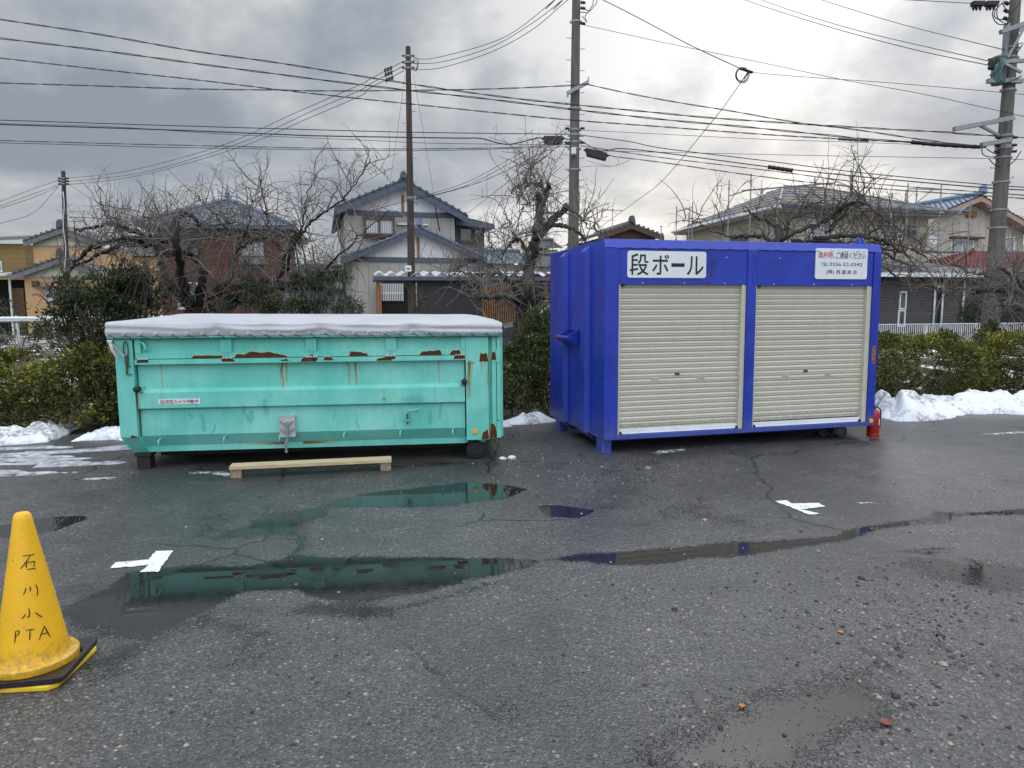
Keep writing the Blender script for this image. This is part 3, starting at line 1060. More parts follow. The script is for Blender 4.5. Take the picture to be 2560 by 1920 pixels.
mb = MB()
k = 0
cl = [(2250, 1520, 170, 60, 260), (2330, 1590, 120, 60, 160), (2000, 1480, 400, 90, 250), (1550, 1180, 200, 30, 420), (1300, 1120, 70, 30, 320), (1700, 1240, 500, 60, 200), (1200, 1700, 900, 150, 260), (2300, 1800, 200, 80, 120)]
for (cx, cy, sx, sy, n) in cl:
    for _ in range(n):
        px, py = cx + rng.normal(0, sx), cy + rng.normal(0, sy)
        if py < 1075 or py > 1990:
            continue
        g = ground(px, py)
        if g[1] > 9.6 + 0.13 * g[0]:
            continue
        stone_mesh(mb, (g[0], g[1], 0), float(rng.choice([0.0035, 0.005, 0.0065, 0.009], p=[.45, .3, .18, .07])) * (1 + g[1] * 0.07), k, int(rng.choice([0, 1, 2], p=[.62, .12, .26])))
        k += 1
tag(mb.build('gravel', [MT['rock_black'], MT['rock_tan'], MT['rock_grey']]), 'small dark gravel strewn over the wet asphalt', 'gravel', kind='stuff')


def dead_leaf(px, py, s, ang, mat, lab):
    mb = MB()
    G = np.zeros((7, 5, 3))
    for i in range(7):
        t = i / 6
        w = math.sin(PI * t ** 0.8) * 0.36 * s
        for j in range(5):
            q = (j - 2) / 2
            G[i, j] = ((t - 0.5) * s, q * w, 0.006 + 0.10 * s * abs(q) + 0.12 * s * (t - 0.4) ** 2)
    mb.grid(G)
    mb.tube([(-0.5 * s, 0, 0.01), (-0.75 * s, 0.05 * s, 0.006)], 0.0015, 5)
    o = mb.build('fallen_leaf', mat, smooth=True)
    g = ground(px, py)
    o.location = g
    o.rotation_euler = (0, 0, ang)
    tag(o, lab, 'leaf', 'fallen leaves on the asphalt')


dead_leaf(2101, 1583, 0.035, 2.1, MT['dead_leaf'], 'orange leaf at the top end of the wet crack')
dead_leaf(1855, 1768, 0.035, 1.2, MT['dead_leaf'], 'orange leaf lying at upper edge of nearest puddle')
dead_leaf(2216, 1811, 0.06, 0.3, MT['dead_leaf_brown'], 'dark brown leaf lying right of nearest puddle')
dead_leaf(1612, 1711, 0.03, 0.8, MT['dead_leaf_brown'], 'small brown leaf on asphalt left above nearest puddle')

#@@SNOW
# ------------------------------------------------------------------ snow banks


def snow_bank(name, path, width, hgt, seed, label, group, chunk=0.45, step=0.018):
    """path: list of (x,y) of the front foot, the bank lies behind it"""
    p = np.array(path, float)
    seg = np.hypot(*np.diff(p, axis=0).T)
    cs = np.concatenate([[0], np.cumsum(seg)])
    L = cs[-1]
    ns, nt = max(8, int(L / step)), max(8, int(width / step))
    s = np.linspace(0, L, ns)
    bx, by = np.interp(s, cs, p[:, 0]), np.interp(s, cs, p[:, 1])
    d = np.array([p[-1] - p[0]]) / np.linalg.norm(p[-1] - p[0])
    nrm = np.array([-d[0, 1], d[0, 0]])
    t = np.linspace(0, 1, nt)
    S, T = np.meshgrid(s, t, indexing='ij')
    wv = (fbm(S * 2.3, S * 0 + 3.1, seed, 3) - 0.5) * 0.35
    rs = np.random.default_rng(seed)
    nc = max(3, int(L * width / (chunk * chunk) * 1.1))
    cc = np.stack([rs.random(nc) * L, rs.random(nc)], -1)
    chh = 0.30 + 0.9 * rs.random(nc)
    sx = S + (fbm(S * 4, T * 4, seed + 3) - 0.5) * 0.25
    tx = T * width + (fbm(S * 4, T * 4, seed + 9) - 0.5) * 0.25
    D = np.hypot(sx[..., None] - cc[:, 0], tx[..., None] - cc[:, 1] * width)
    i0 = np.argmin(D, -1)
    Ds = np.sort(D, -1)
    edge = np.clip((Ds[..., 1] - Ds[..., 0]) / (0.35 * chunk), 0, 1)
    ends = np.clip(np.minimum(S, L - S) / 0.25, 0, 1)
    prof = np.clip(T / 0.45, 0, 1) ** 0.75 * np.clip((1 - T) / 0.3, 0, 1) ** 0.6
    slope_ = (rs.normal(0, 0.5, nc)[i0] * (sx - cc[i0, 0]) + rs.normal(0.1, 0.5, nc)[i0] * (tx - cc[i0, 1] * width)) * 0.9
    h = hgt * prof * ends * (0.30 + 0.68 * chh[i0] * edge ** 0.35 + slope_ * edge)
    h = np.maximum(h, 0) + prof ** 0.4 * ends * (0.09 * (fbm(S * 7, T * 7 * width, seed + 1, 5, 0.6) - 0.3) + 0.05 * np.abs(fbm(S * 13, T * 13 * width, seed + 2, 3) - 0.5)) + 0.02 * ends * prof
    off = T * width + wv * (1 - T)
    G = np.stack([bx[:, None] + nrm[0] * off, by[:, None] + nrm[1] * off, np.maximum(h, -0.01)], -1)
    G[:, 0, 2] = -0.01
    G[:, -1, 2] = -0.05
    G[0, :, 2] = -0.02
    G[-1, :, 2] = -0.02
    mb = MB()
    mb.grid(G)
    return tag(mb.build(name, MT['snow'], smooth=True), label, 'snow bank', group)


snow_bank('snow_bank', [tuple(ground(2232, 1052)[:2]), tuple(ground(2330, 1050)[:2]), tuple(ground(2420, 1035)[:2]), (7.6, 10.25), (9.6, 10.5), (12.4, 10.85)], 0.9, 0.31, 3, 'long knee high bank of dirty snow along the right hedge', 'snow banks along the hedge', 0.55)
snow_bank('snow_bank', [tuple(ground(-180, 1120)[:2]), tuple(ground(0, 1115)[:2]), tuple(ground(120, 1105)[:2]), tuple(ground(205, 1068)[:2])], 0.7, 0.15, 11, 'low dirty snow bank before the left hedge', 'snow banks along the hedge', 0.5)
snow_bank('snow_bank', [tuple(ground(165, 1108)[:2]), tuple(ground(230, 1106)[:2]), tuple(ground(345, 1100)[:2])], 0.5, 0.12, 23, 'small crumbly snow heap beside the green container end', 'snow banks along the hedge', 0.25)
snow_bank('snow_bank', [tuple(ground(1235, 1068)[:2]), tuple(ground(1285, 1066)[:2])], 0.42, 0.14, 31, 'upright snow heap touching green container right end', 'snow banks along the hedge', 0.3)
snow_bank('snow_bank', [tuple(ground(1285, 1064)[:2]), tuple(ground(1340, 1062)[:2]), tuple(ground(1400, 1052)[:2])], 0.45, 0.12, 37, 'broken snow heap under the bush between the containers', 'snow banks along the hedge', 0.22)


gA, gB = ground(-60, 1190), ground(330, 1118)
X, Y = np.meshgrid(np.arange(-6.9, -3.9, 0.022), np.arange(6.55, 8.25, 0.02), indexing='ij')
U_, V_ = X + 0.0 * Y, Y - 0.16 * X
msk = np.clip(np.minimum(V_ - 7.62, 9.05 - V_) / 0.3, -1, 1) * np.clip((-4.35 - X) / 0.5, -1, 1)
st_ = fbm(U_ * 1.1 + 3, V_ * 7.5, 61, 5, 0.55) - 0.545 + 0.10 * (msk - 0.7)
Z = np.clip(st_ * 0.30, -0.012, 0.012) + np.where(st_ > 0, 0.004 * fbm(X * 25, Y * 25, 3), 0)
mb = MB()
mb.grid(np.stack([X, Y, Z], -1))
tag(mb.build('slush', MT['slush'], smooth=True), 'thin streaks of grey melting slush on the asphalt at left', 'slush', kind='stuff')

#@@GREEN
# ------------------------------------------------------------------ green roll-off container
GF = Frame((-3.9678, 6.8724), 0.1137)
GL, GD = 3.867, 2.03
gr = thing('roll_off_container', 'open turquoise steel container with rusty rails under a grey tarpaulin', 'container', (GF.o[0], GF.o[1], 0), GF.yaw)
GM = [MT['green'], MT['rust'], MT['primer']]


def zero_attrs(mb):
    n = mb.n
    for k in ('rust', 'stain'):
        if k not in mb.attr:
            mb.attr[k] = np.zeros(n)


def gbuild(mb, name, parent=None, bevel=0.004, mats=None, smooth=False):
    o = mb.build(name, mats or GM, parent or gr, smooth=smooth, bevel=bevel)
    return o


# long pressed side panel: profile over height, fine grid for runs of rust
prof = [(1.095, 0.062), (0.842, 0.062), (0.806, 0.012), (0.646, 0.012), (0.622, 0.060), (0.358, 0.060), (0.236, 0.135), (0.174, 0.137)]
zs, vsb = [], []
for (z0, v0), (z1, v1) in zip(prof[:-1], prof[1:]):
    n = max(2, int(abs(z1 - z0) / 0.012))
    for k in range(n):
        zs.append(z0 + (z1 - z0) * k / n)
        vsb.append(v0 + (v1 - v0) * k / n)
zs.append(prof[-1][0])
vsb.append(prof[-1][1])
zs, vsb = np.array(zs), np.array(vsb)
us = np.arange(0.178, 3.500, 0.011)
U, Z = np.meshgrid(us, zs, indexing='ij')
V = np.repeat(vsb[None], len(us), 0)
V = V + (fbm(U * 1.6, Z * 2.0, 8, 3) - 0.5) * 0.012     # slight denting
rust = np.zeros(U.shape)
stain = np.zeros(U.shape)
for (u, z1, z0, w, s) in [(0.40, 1.09, 0.65, 0.012, 0.55), (1.60, 1.09, 0.78, 0.016, 0.95), (1.645, 1.09, 0.84, 0.013, 0.85), (1.57, 1.09, 0.84, 0.010, 0.6),
                          (2.27, 1.09, 0.80, 0.013, 0.8), (2.345, 1.09, 0.80, 0.014, 0.95), (3.22, 1.09, 0.80, 0.010, 0.75), (3.27, 1.09, 0.90, 0.006, 0.4), (3.32, 1.09, 0.95, 0.006, 0.4),
                          (2.635, 0.80, 0.45, 0.012, 0.45), (2.635, 0.695, 0.655, 0.022, 1.4), (0.185, 0.83, 0.40, 0.014, 0.7), (1.30, 1.09, 0.86, 0.006, 0.35), (2.90, 0.49, 0.40, 0.01, 0.6)]:
    fall = np.clip((Z - z0) / 0.05, 0, 1) * np.clip((z1 + 0.02 - Z) / 0.03, 0, 1)
    wig = (vnoise(Z * 9, U * 0, int(u * 100)) - 0.5) * 0.02
    rust = np.maximum(rust, s * np.exp(-((U - u + wig) / w) ** 2) * fall * (0.45 + 0.55 * np.clip((Z - z0) / (z1 - z0), 0, 1)))
# rust along the lower flange
lowf = np.exp(-((Z - 0.228) / 0.018) ** 2) * np.clip((fbm(U * 6, U * 0, 77, 3) - 0.40) / 0.15, 0, 1) * np.exp(-((U - 1.7) / 0.42) ** 2)
rust = np.maximum(rust, 1.15 * lowf)
rust = np.maximum(rust, 0.6 * np.exp(-((Z - 1.09) / 0.01) ** 2) * np.clip((fbm(U * 5, U * 0, 12, 3) - 0.45) / 0.1, 0, 1))
for k in range(26):
    u0, z0 = rng.uniform(0.4, 3.4), rng.uniform(0.3, 0.62)
    ln, w = rng.uniform(0.08, 0.35), rng.uniform(0.006, 0.03)
    fall = np.clip((z0 + ln - Z) / 0.06, 0, 1) * np.clip((Z - z0) / 0.06, 0, 1)
    drift = (Z - z0) * rng.normal(0, 0.2) + (vnoise(Z * 12, Z * 0, k) - 0.5) * 0.03
    stain = np.maximum(stain, rng.uniform(0.4, 0.9) * np.exp(-((U - u0 - drift) / w) ** 2) * fall)
stain = np.maximum(stain, 0.75 * np.exp(-((U - 2.95) / 0.16) ** 2 - ((Z - 0.66) / 0.09) ** 2))
stain = np.maximum(stain, 0.6 * np.exp(-((U - 1.42) / 0.05) ** 2) * np.clip((0.8 - Z) / 0.1, 0, 1) * np.clip((Z - 0.4) / 0.2, 0, 1))
mb = MB()
mb.grid(np.stack([U, V, Z], -1), flip=False)
mb.attr['rust'], mb.attr['stain'] = rust, stain
gbuild(mb, 'side_panel', bevel=0, smooth=False).data.set_sharp_from_angle(angle=R(20))

# closed back, ends and floor
mb = MB()
mb.bb(0.02, GL - 0.04, GD - 0.05, GD, 0.22, 1.34)
mb.bb(0.0, 0.05, 0.10, GD - 0.06, 0.22, 1.34)
mb.bb(GL - 0.14, GL - 0.10, 0.10, GD - 0.06, 0.22, 1.34)
mb.bb(0.06, GL - 0.15, 0.145, GD - 0.06, 0.175, 0.25)
gbuild(mb, 'body_shell')


def patchy(mb, u0, u1, z0, h, v, seed, m=1, drop=0.0):
    """ragged patch of bare rust over flaked primer on a face that looks to -v"""
    rs = np.random.default_rng(seed)
    n = max(6, int((u1 - u0) / 0.014))
    for mm, grow, dv in ((2, 0.006, 0.0015), (m, 0.0, 0.003)):
        uu = np.linspace(u0 - grow, u1 + grow, n)
        q = (uu - u0 + grow) / (u1 - u0 + 2 * grow)
        top = (h + grow) * np.clip(np.minimum(q, 1 - q) / 0.12, 0, 1) ** 0.5 * (0.42 + 0.75 * vnoise(uu * 13 + seed, uu * 0, seed) + 0.22 * (vnoise(uu * 60, uu * 0, seed + 3) - 0.5))
        bot = -(drop + grow * 0.2) * np.clip(np.minimum(q, 1 - q) / 0.15, 0, 1) * (0.7 + 0.5 * vnoise(uu * 50, uu * 0, seed + 1))
        G = np.stack([np.stack([uu, np.full(n, v - dv), z0 + bot], -1), np.stack([uu, np.full(n, v - dv), z0 + np.maximum(top, 0.001)], -1)], 1)
        mb.grid(G, mm)


# left corner column with its flared foot bracket
def column_grid(u0, u1, z0, z1, v, streaks, name):
    uu, zz = np.arange(u0, u1 + 0.001, 0.012), np.arange(z0, z1 + 0.001, 0.012)
    U, Z = np.meshgrid(uu, zz, indexing='ij')
    rust = np.zeros(U.shape)
    for (u, za, zb, w, s) in streaks:
        fall = np.clip((Z - zb) / 0.08, 0, 1) * np.clip((za + 0.02 - Z) / 0.02, 0, 1)
        rust = np.maximum(rust, s * np.exp(-((U - u + (vnoise(Z * 9, U * 0, 5) - 0.5) * 0.02) / w) ** 2) * fall * (0.4 + 0.6 * np.clip((Z - zb) / (za - zb), 0, 1)))
    mb = MB()
    mb.grid(np.stack([U, np.full(U.shape, v), Z], -1))
    nfront = mb.n
    a, b = (uu[0], uu[-1]), (zz[0], zz[-1])
    mb.add([(a[0], v, b[0]), (a[1], v, b[0]), (a[1], v, b[1]), (a[0], v, b[1]), (a[0], v + 0.12, b[0]), (a[1], v + 0.12, b[0]), (a[1], v + 0.12, b[1]), (a[0], v + 0.12, b[1])],
           [(4, 0, 3, 7), (1, 5, 6, 2), (3, 2, 6, 7), (0, 4, 5, 1)])
    mb.attr['rust'] = np.concatenate([rust.ravel(), np.zeros(8)])
    mb.attr['stain'] = np.zeros(mb.n)
    return mb


mb = column_grid(-0.005, 0.172, 0.357, 1.352, 0.0, [(0.10, 0.99, 0.93, 0.012, 0.7), (0.15, 0.39, 0.357, 0.02, 0.9)], 'corner_post')
n0 = mb.n
mb.add([(-0.005, 0.0, 0.357), (0.172, 0.0, 0.357), (0.205, 0.135, 0.172), (0.065, 0.135, 0.172), (-0.005, 0.12, 0.357), (0.172, 0.12, 0.357), (0.205, 0.20, 0.172), (0.065, 0.20, 0.172)],
       [(0, 3, 2, 1), (0, 4, 7, 3), (1, 2, 6, 5), (3, 7, 6, 2)])
mb.attr = {k: np.concatenate([v, np.zeros(mb.n - n0)]) for k, v in mb.attr.items()}
n0 = mb.n
patchy(mb, 0.09, 0.16, 0.350, 0.03, -0.002, 5)
mb.attr = {k: np.concatenate([v, np.zeros(mb.n - n0)]) for k, v in mb.attr.items()}
gbuild(mb, 'corner_post', bevel=0)
# right corner column
mb = column_grid(3.502, 3.746, 0.232, 1.352, 0.0, [(3.53, 1.075, 0.62, 0.022, 0.95), (3.56, 1.075, 0.75, 0.012, 0.5), (3.735, 1.08, 0.70, 0.012, 0.95), (3.66, 1.08, 0.90, 0.012, 0.7), (3.70, 1.08, 0.95, 0.01, 0.6), (3.68, 0.26, 0.22, 0.06, 0.8)], 'corner_post')
n0 = mb.n
patchy(mb, 3.645, 3.744, 1.075, 0.105, 0.0, 8)
patchy(mb, 3.515, 3.60, 1.058, 0.010, 0.0, 9)
patchy(mb, 3.662, 3.742, 0.245, 0.14, 0.0, 10, drop=0.01)
mb.attr = {k: np.concatenate([v, np.zeros(mb.n - n0)]) for k, v in mb.attr.items()}
gbuild(mb, 'corner_post', bevel=0)
# rear door frame beyond a dark gap
mb = MB()
mb.bb(3.782, 3.828, 0.02, 0.12, 0.26, 1.352)
mb.bb(3.834, 3.866, 0.0, 0.10, 0.44, 1.352)
mb.bb(3.826, 3.868, -0.01, 0.10, 0.25, 0.43)
mb.bb(3.826, 3.868, -0.008, 0.10, 1.06, 1.20)
mb.bb(3.75, 3.80, 0.07, 0.16, 0.26, 1.34)
mb.bb(3.862, 3.90, 0.06, GD, 0.25, 1.33)
patchy(mb, 3.748, 3.835, 0.25, 0.135, 0.018, 21)
patchy(mb, 3.772, 3.826, 1.09, 0.07, 0.018, 22)
gbuild(mb, 'rear_door', bevel=0)
# top rail and tarpaulin lip
mb = MB()
mb.tube([(-0.05, -0.012, 1.372), (GL + 0.005, -0.012, 1.357)], 0.019, 10)
mb.tube([(-0.05, -0.012, 1.372), (-0.05, GD + 0.01, 1.372)], 0.019, 10)
mb.tube([(GL + 0.005, -0.012, 1.357), (GL + 0.02, GD + 0.01, 1.357)], 0.019, 10)
mb.bb(-0.03, GL, 0.0, 0.05, 1.345, 1.366)
gbuild(mb, 'top_rail', bevel=0, smooth=False).data.set_sharp_from_angle(angle=R(44))
# upper flap: recessed plate, posts, lower rail
flap = MB()
flap.bb(0.183, 3.500, 0.040, 0.055, 1.20, 1.35)
for u0, u1 in ((0.183, 0.238), (1.01, 1.118), (1.857, 1.961), (2.674, 2.775), (3.457, 3.500)):
    flap.bb(u0, u1, 0.006, 0.042, 1.205, 1.35)
    if u1 - u0 > 0.08:
        flap.bb(u0 + 0.035, u0 + 0.040, 0.002, 0.008, 1.16, 1.35)
        flap.bb(u1 - 0.040, u1 - 0.035, 0.002, 0.008, 1.16, 1.35)
flap.bb(0.183, 3.500, 0.010, 0.050, 1.150, 1.204)
for i, (a, b, h) in enumerate(((0.725, 1.04, 0.045), (1.144, 1.669, 0.048), (2.291, 2.486, 0.050), (3.018, 3.251, 0.055), (3.335, 3.455, 0.050), (1.90, 1.93, 0.02))):
    patchy(flap, a, b, 1.152, h, 0.010, 40 + i)
gbuild(flap, 'upper_flap', bevel=0)
mb = MB()
mb.bb(0.178, 3.500, -0.004, 0.060, 1.094, 1.143)
for i, (a, b, h) in enumerate(((0.19, 0.30, 0.028), (1.05, 1.15, 0.03), (1.60, 1.68, 0.03), (1.80, 1.96, 0.042), (2.03, 2.13, 0.03), (2.57, 2.73, 0.042), (3.37, 3.50, 0.036))):
    patchy(mb, a, b, 1.142 - h, h, -0.004, 60 + i)
gbuild(mb, 'hinge_rail', bevel=0)
# hinges: knuckles in a row
first = None
for u in (0.205, 1.02, 1.865, 2.66, 3.385):
    if first is None:
        mb = MB()
        for k in range(4):
            mb.tube([(0.008 + k * 0.026, -0.006, 0), (0.022 + k * 0.026, -0.006, 0)], 0.0065, 8)
        mb.bb(0.0, 0.105, -0.0045, 0.004, -0.035, -0.004, 1)
        first = mb.build('hinge', [MT['white_trim'], MT['rust']], gr)
        first.location = (u, -0.002, 1.148)
    else:
        copy_part(first, gr, (u, -0.002, 1.148))
# bent grip pipe
mb = MB()
mb.tube([(0.235, 0.02, 1.32), (0.262, 0.0, 1.312), (0.282, -0.005, 1.29), (0.292, -0.005, 1.25), (0.292, 0.0, 1.222)], 0.013, 8)
gbuild(mb, 'grip_pipe', bevel=0, smooth=True)
# turnbuckle chain at left column
mb = MB()
loop = [(0.108 + 0.022 * math.cos(a), -0.018, 1.245 + 0.085 * math.sin(a) * (1 if math.sin(a) > 0 else 1)) for a in np.linspace(0, 2 * PI, 20)]
mb.tube(loop, 0.006, 6, cap=False)
mb.tube([(0.112, -0.02, 1.19), (0.110, -0.022, 1.10)], 0.018, 8)
mb.tube([(0.110, -0.02, 1.11), (0.104, -0.02, 1.00)], 0.010, 8)
mb.tube([(0.104, -0.018, 1.0), (0.15, -0.012, 0.996)], 0.006, 6)
mb.bb(0.09, 0.14, -0.010, 0.0, 1.075, 1.085)
mb.build('turnbuckle', MT['steel'], gr, smooth=False)
# tie hooks on the lower chamfer
first = None
for u, z in ((0.349, 0.301), (0.992, 0.312), (1.551, 0.316), (2.208, 0.322), (2.795, 0.326), (3.352, 0.330)):
    if first is None:
        mb = MB()
        mb.tube([(0.02, 0.03, 0.012), (0.012, -0.03, 0.018), (0.0, -0.045, 0.012), (-0.002, -0.05, -0.055)], 0.008, 6)
        first = gbuild(mb, 'tie_hook', bevel=0, smooth=True)
        first.location = (u, 0.07, z)
    else:
        copy_part(first, gr, (u, 0.07, z))
# latch plate with crank
mb = MB()
rounded_plate(mb, 1.56, 1.717, 0.315, 0.535, 0.052, 0.0, 0.012)
mb.bb(1.555, 1.722, 0.045, 0.061, 0.53, 0.538)
lp = mb.build('latch_plate', MT['grey_plate'], gr)
mb = MB()
mb.tube([(1.635, -0.02, 0.475), (1.642, -0.035, 0.36), (1.645, -0.035, 0.285), (1.625, -0.04, 0.262), (1.628, -0.04, 0.17)], 0.011, 8)
for s in (-1, 1):
    mb.bar((1.637 + s * 0.066, -0.006, 0.485), (1.637 + s * 0.012, -0.02, 0.445), 0.012, 0.012)
    mb.bar((1.637 + s * 0.066, -0.006, 0.40), (1.637 + s * 0.012, -0.02, 0.365), 0.012, 0.012)
mb.bb(1.627, 1.650, -0.028, -0.002, 0.36, 0.48)
mb.lathe([(0.016, -0.01), (0.016, 0.012)], (1.628, -0.04, 0.17), 8)
mb.build('crank', MT['galv'], lp, smooth=False)
# hooked lever bracket at right
mb = MB()
mb.tube([(2.90, 0.03, 0.545), (2.872, 0.0, 0.542), (2.852, 0.0, 0.53), (2.850, 0.0, 0.47), (2.868, 0.0, 0.455), (2.90, 0.03, 0.455)], 0.009, 6)
mb.tube([(2.876, 0.01, 0.565), (2.93, 0.02, 0.565), (2.985, 0.02, 0.572), (3.008, 0.02, 0.59)], 0.008, 6)
mb.tube([(2.985, 0.02, 0.572), (3.0, 0.025, 0.545)], 0.007, 6)
mb.bb(2.868, 2.876, 0.03, 0.058, 0.41, 0.53, 1)
gbuild(mb, 'lever_bracket', bevel=0)
# rubber buffers
for u, z in ((0.200, 0.850), (3.480, 0.866)):
    mb = MB()
    mb.lathe([(0.004, -0.075), (0.020, -0.074), (0.030, -0.066), (0.032, -0.03), (0.028, 0.0), (0.0, 0.06)], (u, 0.0, z), 16, axis='y')
    mb.build('buffer', MT['rubber'], gr, smooth=True).data.set_sharp_from_angle(angle=R(50))
mb = MB()
mb.bb(0.205, 0.235, 0.0, 0.065, 0.815, 0.875)
gbuild(mb, 'buffer_bracket', bevel=0)
mb = MB()
mb.bb(3.44, 3.475, 0.0, 0.065, 0.83, 0.895)
gbuild(mb, 'buffer_bracket', bevel=0)
mb = MB()
mb.lathe([(0.006, -0.012), (0.026, -0.010), (0.029, -0.002), (0.029, 0.0)], (3.591, 0.0, 0.322), 20, axis='y')
mb.build('reflector', MT['amber'], gr, smooth=True).data.set_sharp_from_angle(angle=R(60))
# camera notice
mb = MB()
mb.bb(0.379, 0.783, 0.008, 0.012, 0.682, 0.737)
nt = mb.build('notice', MT['white_plate'], gr)
text_mesh('lettering', '防犯カメラ作動中', MT['plum_ink'], nt, 0.449, 0.765, 0.690, 0.730, 0.006, 0.03)
mb = MB()
a = np.linspace(0, 2 * PI, 41)
for r0, r1, q0, q1 in ((0.016, 0.0225, 0.25, PI - 0.1), (0.016, 0.0225, PI + 0.25, 2 * PI - 0.1)):
    aa = np.linspace(q0, q1, 16)
    G = np.stack([np.stack([0.417 + r * np.cos(aa), np.full(16, 0.006), 0.709 + r * np.sin(aa)], -1) for r in (r0, r1)], 1)
    mb.grid(G)
G = np.stack([np.stack([0.417 + np.linspace(-0.014, 0.014, 9), np.full(9, 0.0055), 0.709 + s * 0.006 * np.sin(np.linspace(0, PI, 9))], -1) for s in (-1, 1)], 1)
mb.grid(G)
mb.build('eye_emblem', MT['plum_ink'], nt)
# underframe: long black skid beams, foot, wheel
mb = MB()
mb.bb(0.20, 3.50, 0.45, 0.60, 0.07, 0.172)
mb.bb(0.20, 3.50, 1.45, 1.60, 0.07, 0.172)
for u in np.arange(0.3, 3.5, 0.55):
    mb.bb(u, u + 0.07, 0.30, 1.95, 0.135, 0.171)
mb.build('skid_frame', MT['black_steel'], gr, bevel=0.006)
for v in (0.03, 1.86):
    mb = MB()
    mb.bb(0.094, 0.225, v + .07, v + 0.20, 0.0, 0.170)
    mb.bb(0.075, 0.24, v + .06, v + 0.21, 0.135, 0.1705)
    mb.build('foot', MT['black_steel'], gr, bevel=0.005)
for v in (0.12, 1.80):
    mb = MB()
    mb.lathe([(0.02, -0.04), (0.085, -0.04), (0.10, -0.028), (0.10, 0.028), (0.085, 0.04), (0.02, 0.04)], (3.60, v, 0.10), 26, axis='y')
    w = mb.build('wheel', MT['black_steel'], gr, smooth=True)
    w.data.set_sharp_from_angle(angle=R(44))
    mb = MB()
    mb.bb(3.52, 3.545, v - 0.045, v + 0.055, 0.08, 0.235)
    mb.bb(3.52, 3.66, v + 0.045, v + 0.06, 0.08, 0.235)
    mb.build('wheel_bracket', MT['black_steel'], gr)
mb = MB()
mb.ext([(3.70, 0.02, 0.23), (3.75, 0.02, 0.23), (3.75, 0.02, 0.16)], (0, 0.03, 0))
mb.build('stop_plate', MT['black_steel'], gr)

# ---- tarpaulin laced over the top
tp = thing('tarpaulin', 'pale grey cloth tarpaulin with eyelets laced over the turquoise container', 'tarpaulin', (GF.o[0], GF.o[1], 0), GF.yaw)
nu = 420
uu = np.linspace(-0.062, GL + 0.022, nu)
front_prof = [(-0.036, 0.0), (-0.046, 0.25), (-0.046, 0.55), (-0.030, 0.85), (0.02, 1.0)]      # v, fraction of skirt height
BOWS = np.array([0.997, 2.013, 2.954])
bowd = np.abs(uu[:, None] - BOWS).min(1)
bow = np.exp(-(bowd / 0.16) ** 2)
ztop = 1.522 - 0.010 * uu + 0.012 * bow - 0.008 * np.sin(np.clip(bowd / 0.5, 0, 1) * PI)
zbot0 = 1.383 - 0.0045 * uu + 0.009 * bow
eyeu = -0.04 + np.arange(27) * (GL + 0.02) / 26.0
eyd = np.abs(uu[:, None] - eyeu).min(1)
zbot = zbot0 - 0.006 + 0.003 * np.exp(-(eyd / 0.03) ** 2)
rows = []
for t in np.linspace(0, 1, 22):
    v = np.interp(t, [0, 0.3, 0.6, 0.88, 0.96, 1.0], [-0.040, -0.050, -0.044, -0.034, -0.022, 0.004])
    z = zbot + (ztop - zbot) * t
    # folds fan down and out from each bow towards the eyelets
    fold = np.zeros(nu)
    for b in BOWS:
        dx = uu - b
        fold += 0.010 * np.exp(-(dx / 0.30) ** 2) * np.sin(np.abs(dx) * 17 * (1.15 - t) + 5.0 * t) * math.sin(PI * min(1, t + 0.1))
        fold += -0.010 * np.exp(-(dx / 0.05) ** 2) * t
    sag = 0.020 * (fbm(uu * 1.1 + t * 0.6, np.full(nu, t * 2.6), 3, 3) - 0.5) * math.sin(PI * t)
    dia = 0.006 * np.sin(uu * 2.2 + t * 11 + 4 * fbm(uu * 0.8, np.full(nu, 0.2), 6, 2)) * math.sin(PI * t) * (1 - 0.5 * bow)
    rows.append(np.stack([uu, v + fold + sag + dia, z], -1))
TV = np.linspace(0.03, GD + 0.03, 40)
for v in TV:
    q = (v - 0.03) / GD
    crown = 0.075 * np.sin(PI * min(q, 0.72) / 1.44)
    sagx = -0.004 * np.sin(np.clip(bowd / 0.5, 0, 1) * PI) * math.sin(PI * min(1, q * 1.1))
    wr = 0.012 * (fbm(uu * 0.9 + v, np.full(nu, v * 3.0), 21, 3) - 0.5) + 0.003 * np.sin(v * 16 + uu * 1.5) * fbm(uu * 0.8, np.full(nu, v), 9, 2)
    endr = np.clip(np.minimum(uu - uu[0], uu[-1] - uu) / 0.36, 0, 1)
    lift = crown * (0.25 + 0.75 * np.sin(endr * PI / 2))
    zflat = ztop + (1.528 - 0.010 * uu - ztop) * min(1, q * 3.5)
    rows.append(np.stack([uu, np.full(nu, v), zflat + lift + sagx + wr * min(1, q * 8)], -1))
for t in (0.3, 0.6, 1.0):
    rows.append(np.stack([uu, np.full(nu, GD + 0.045), ztop - (ztop - zbot) * t], -1))
G = np.stack(rows, 1)
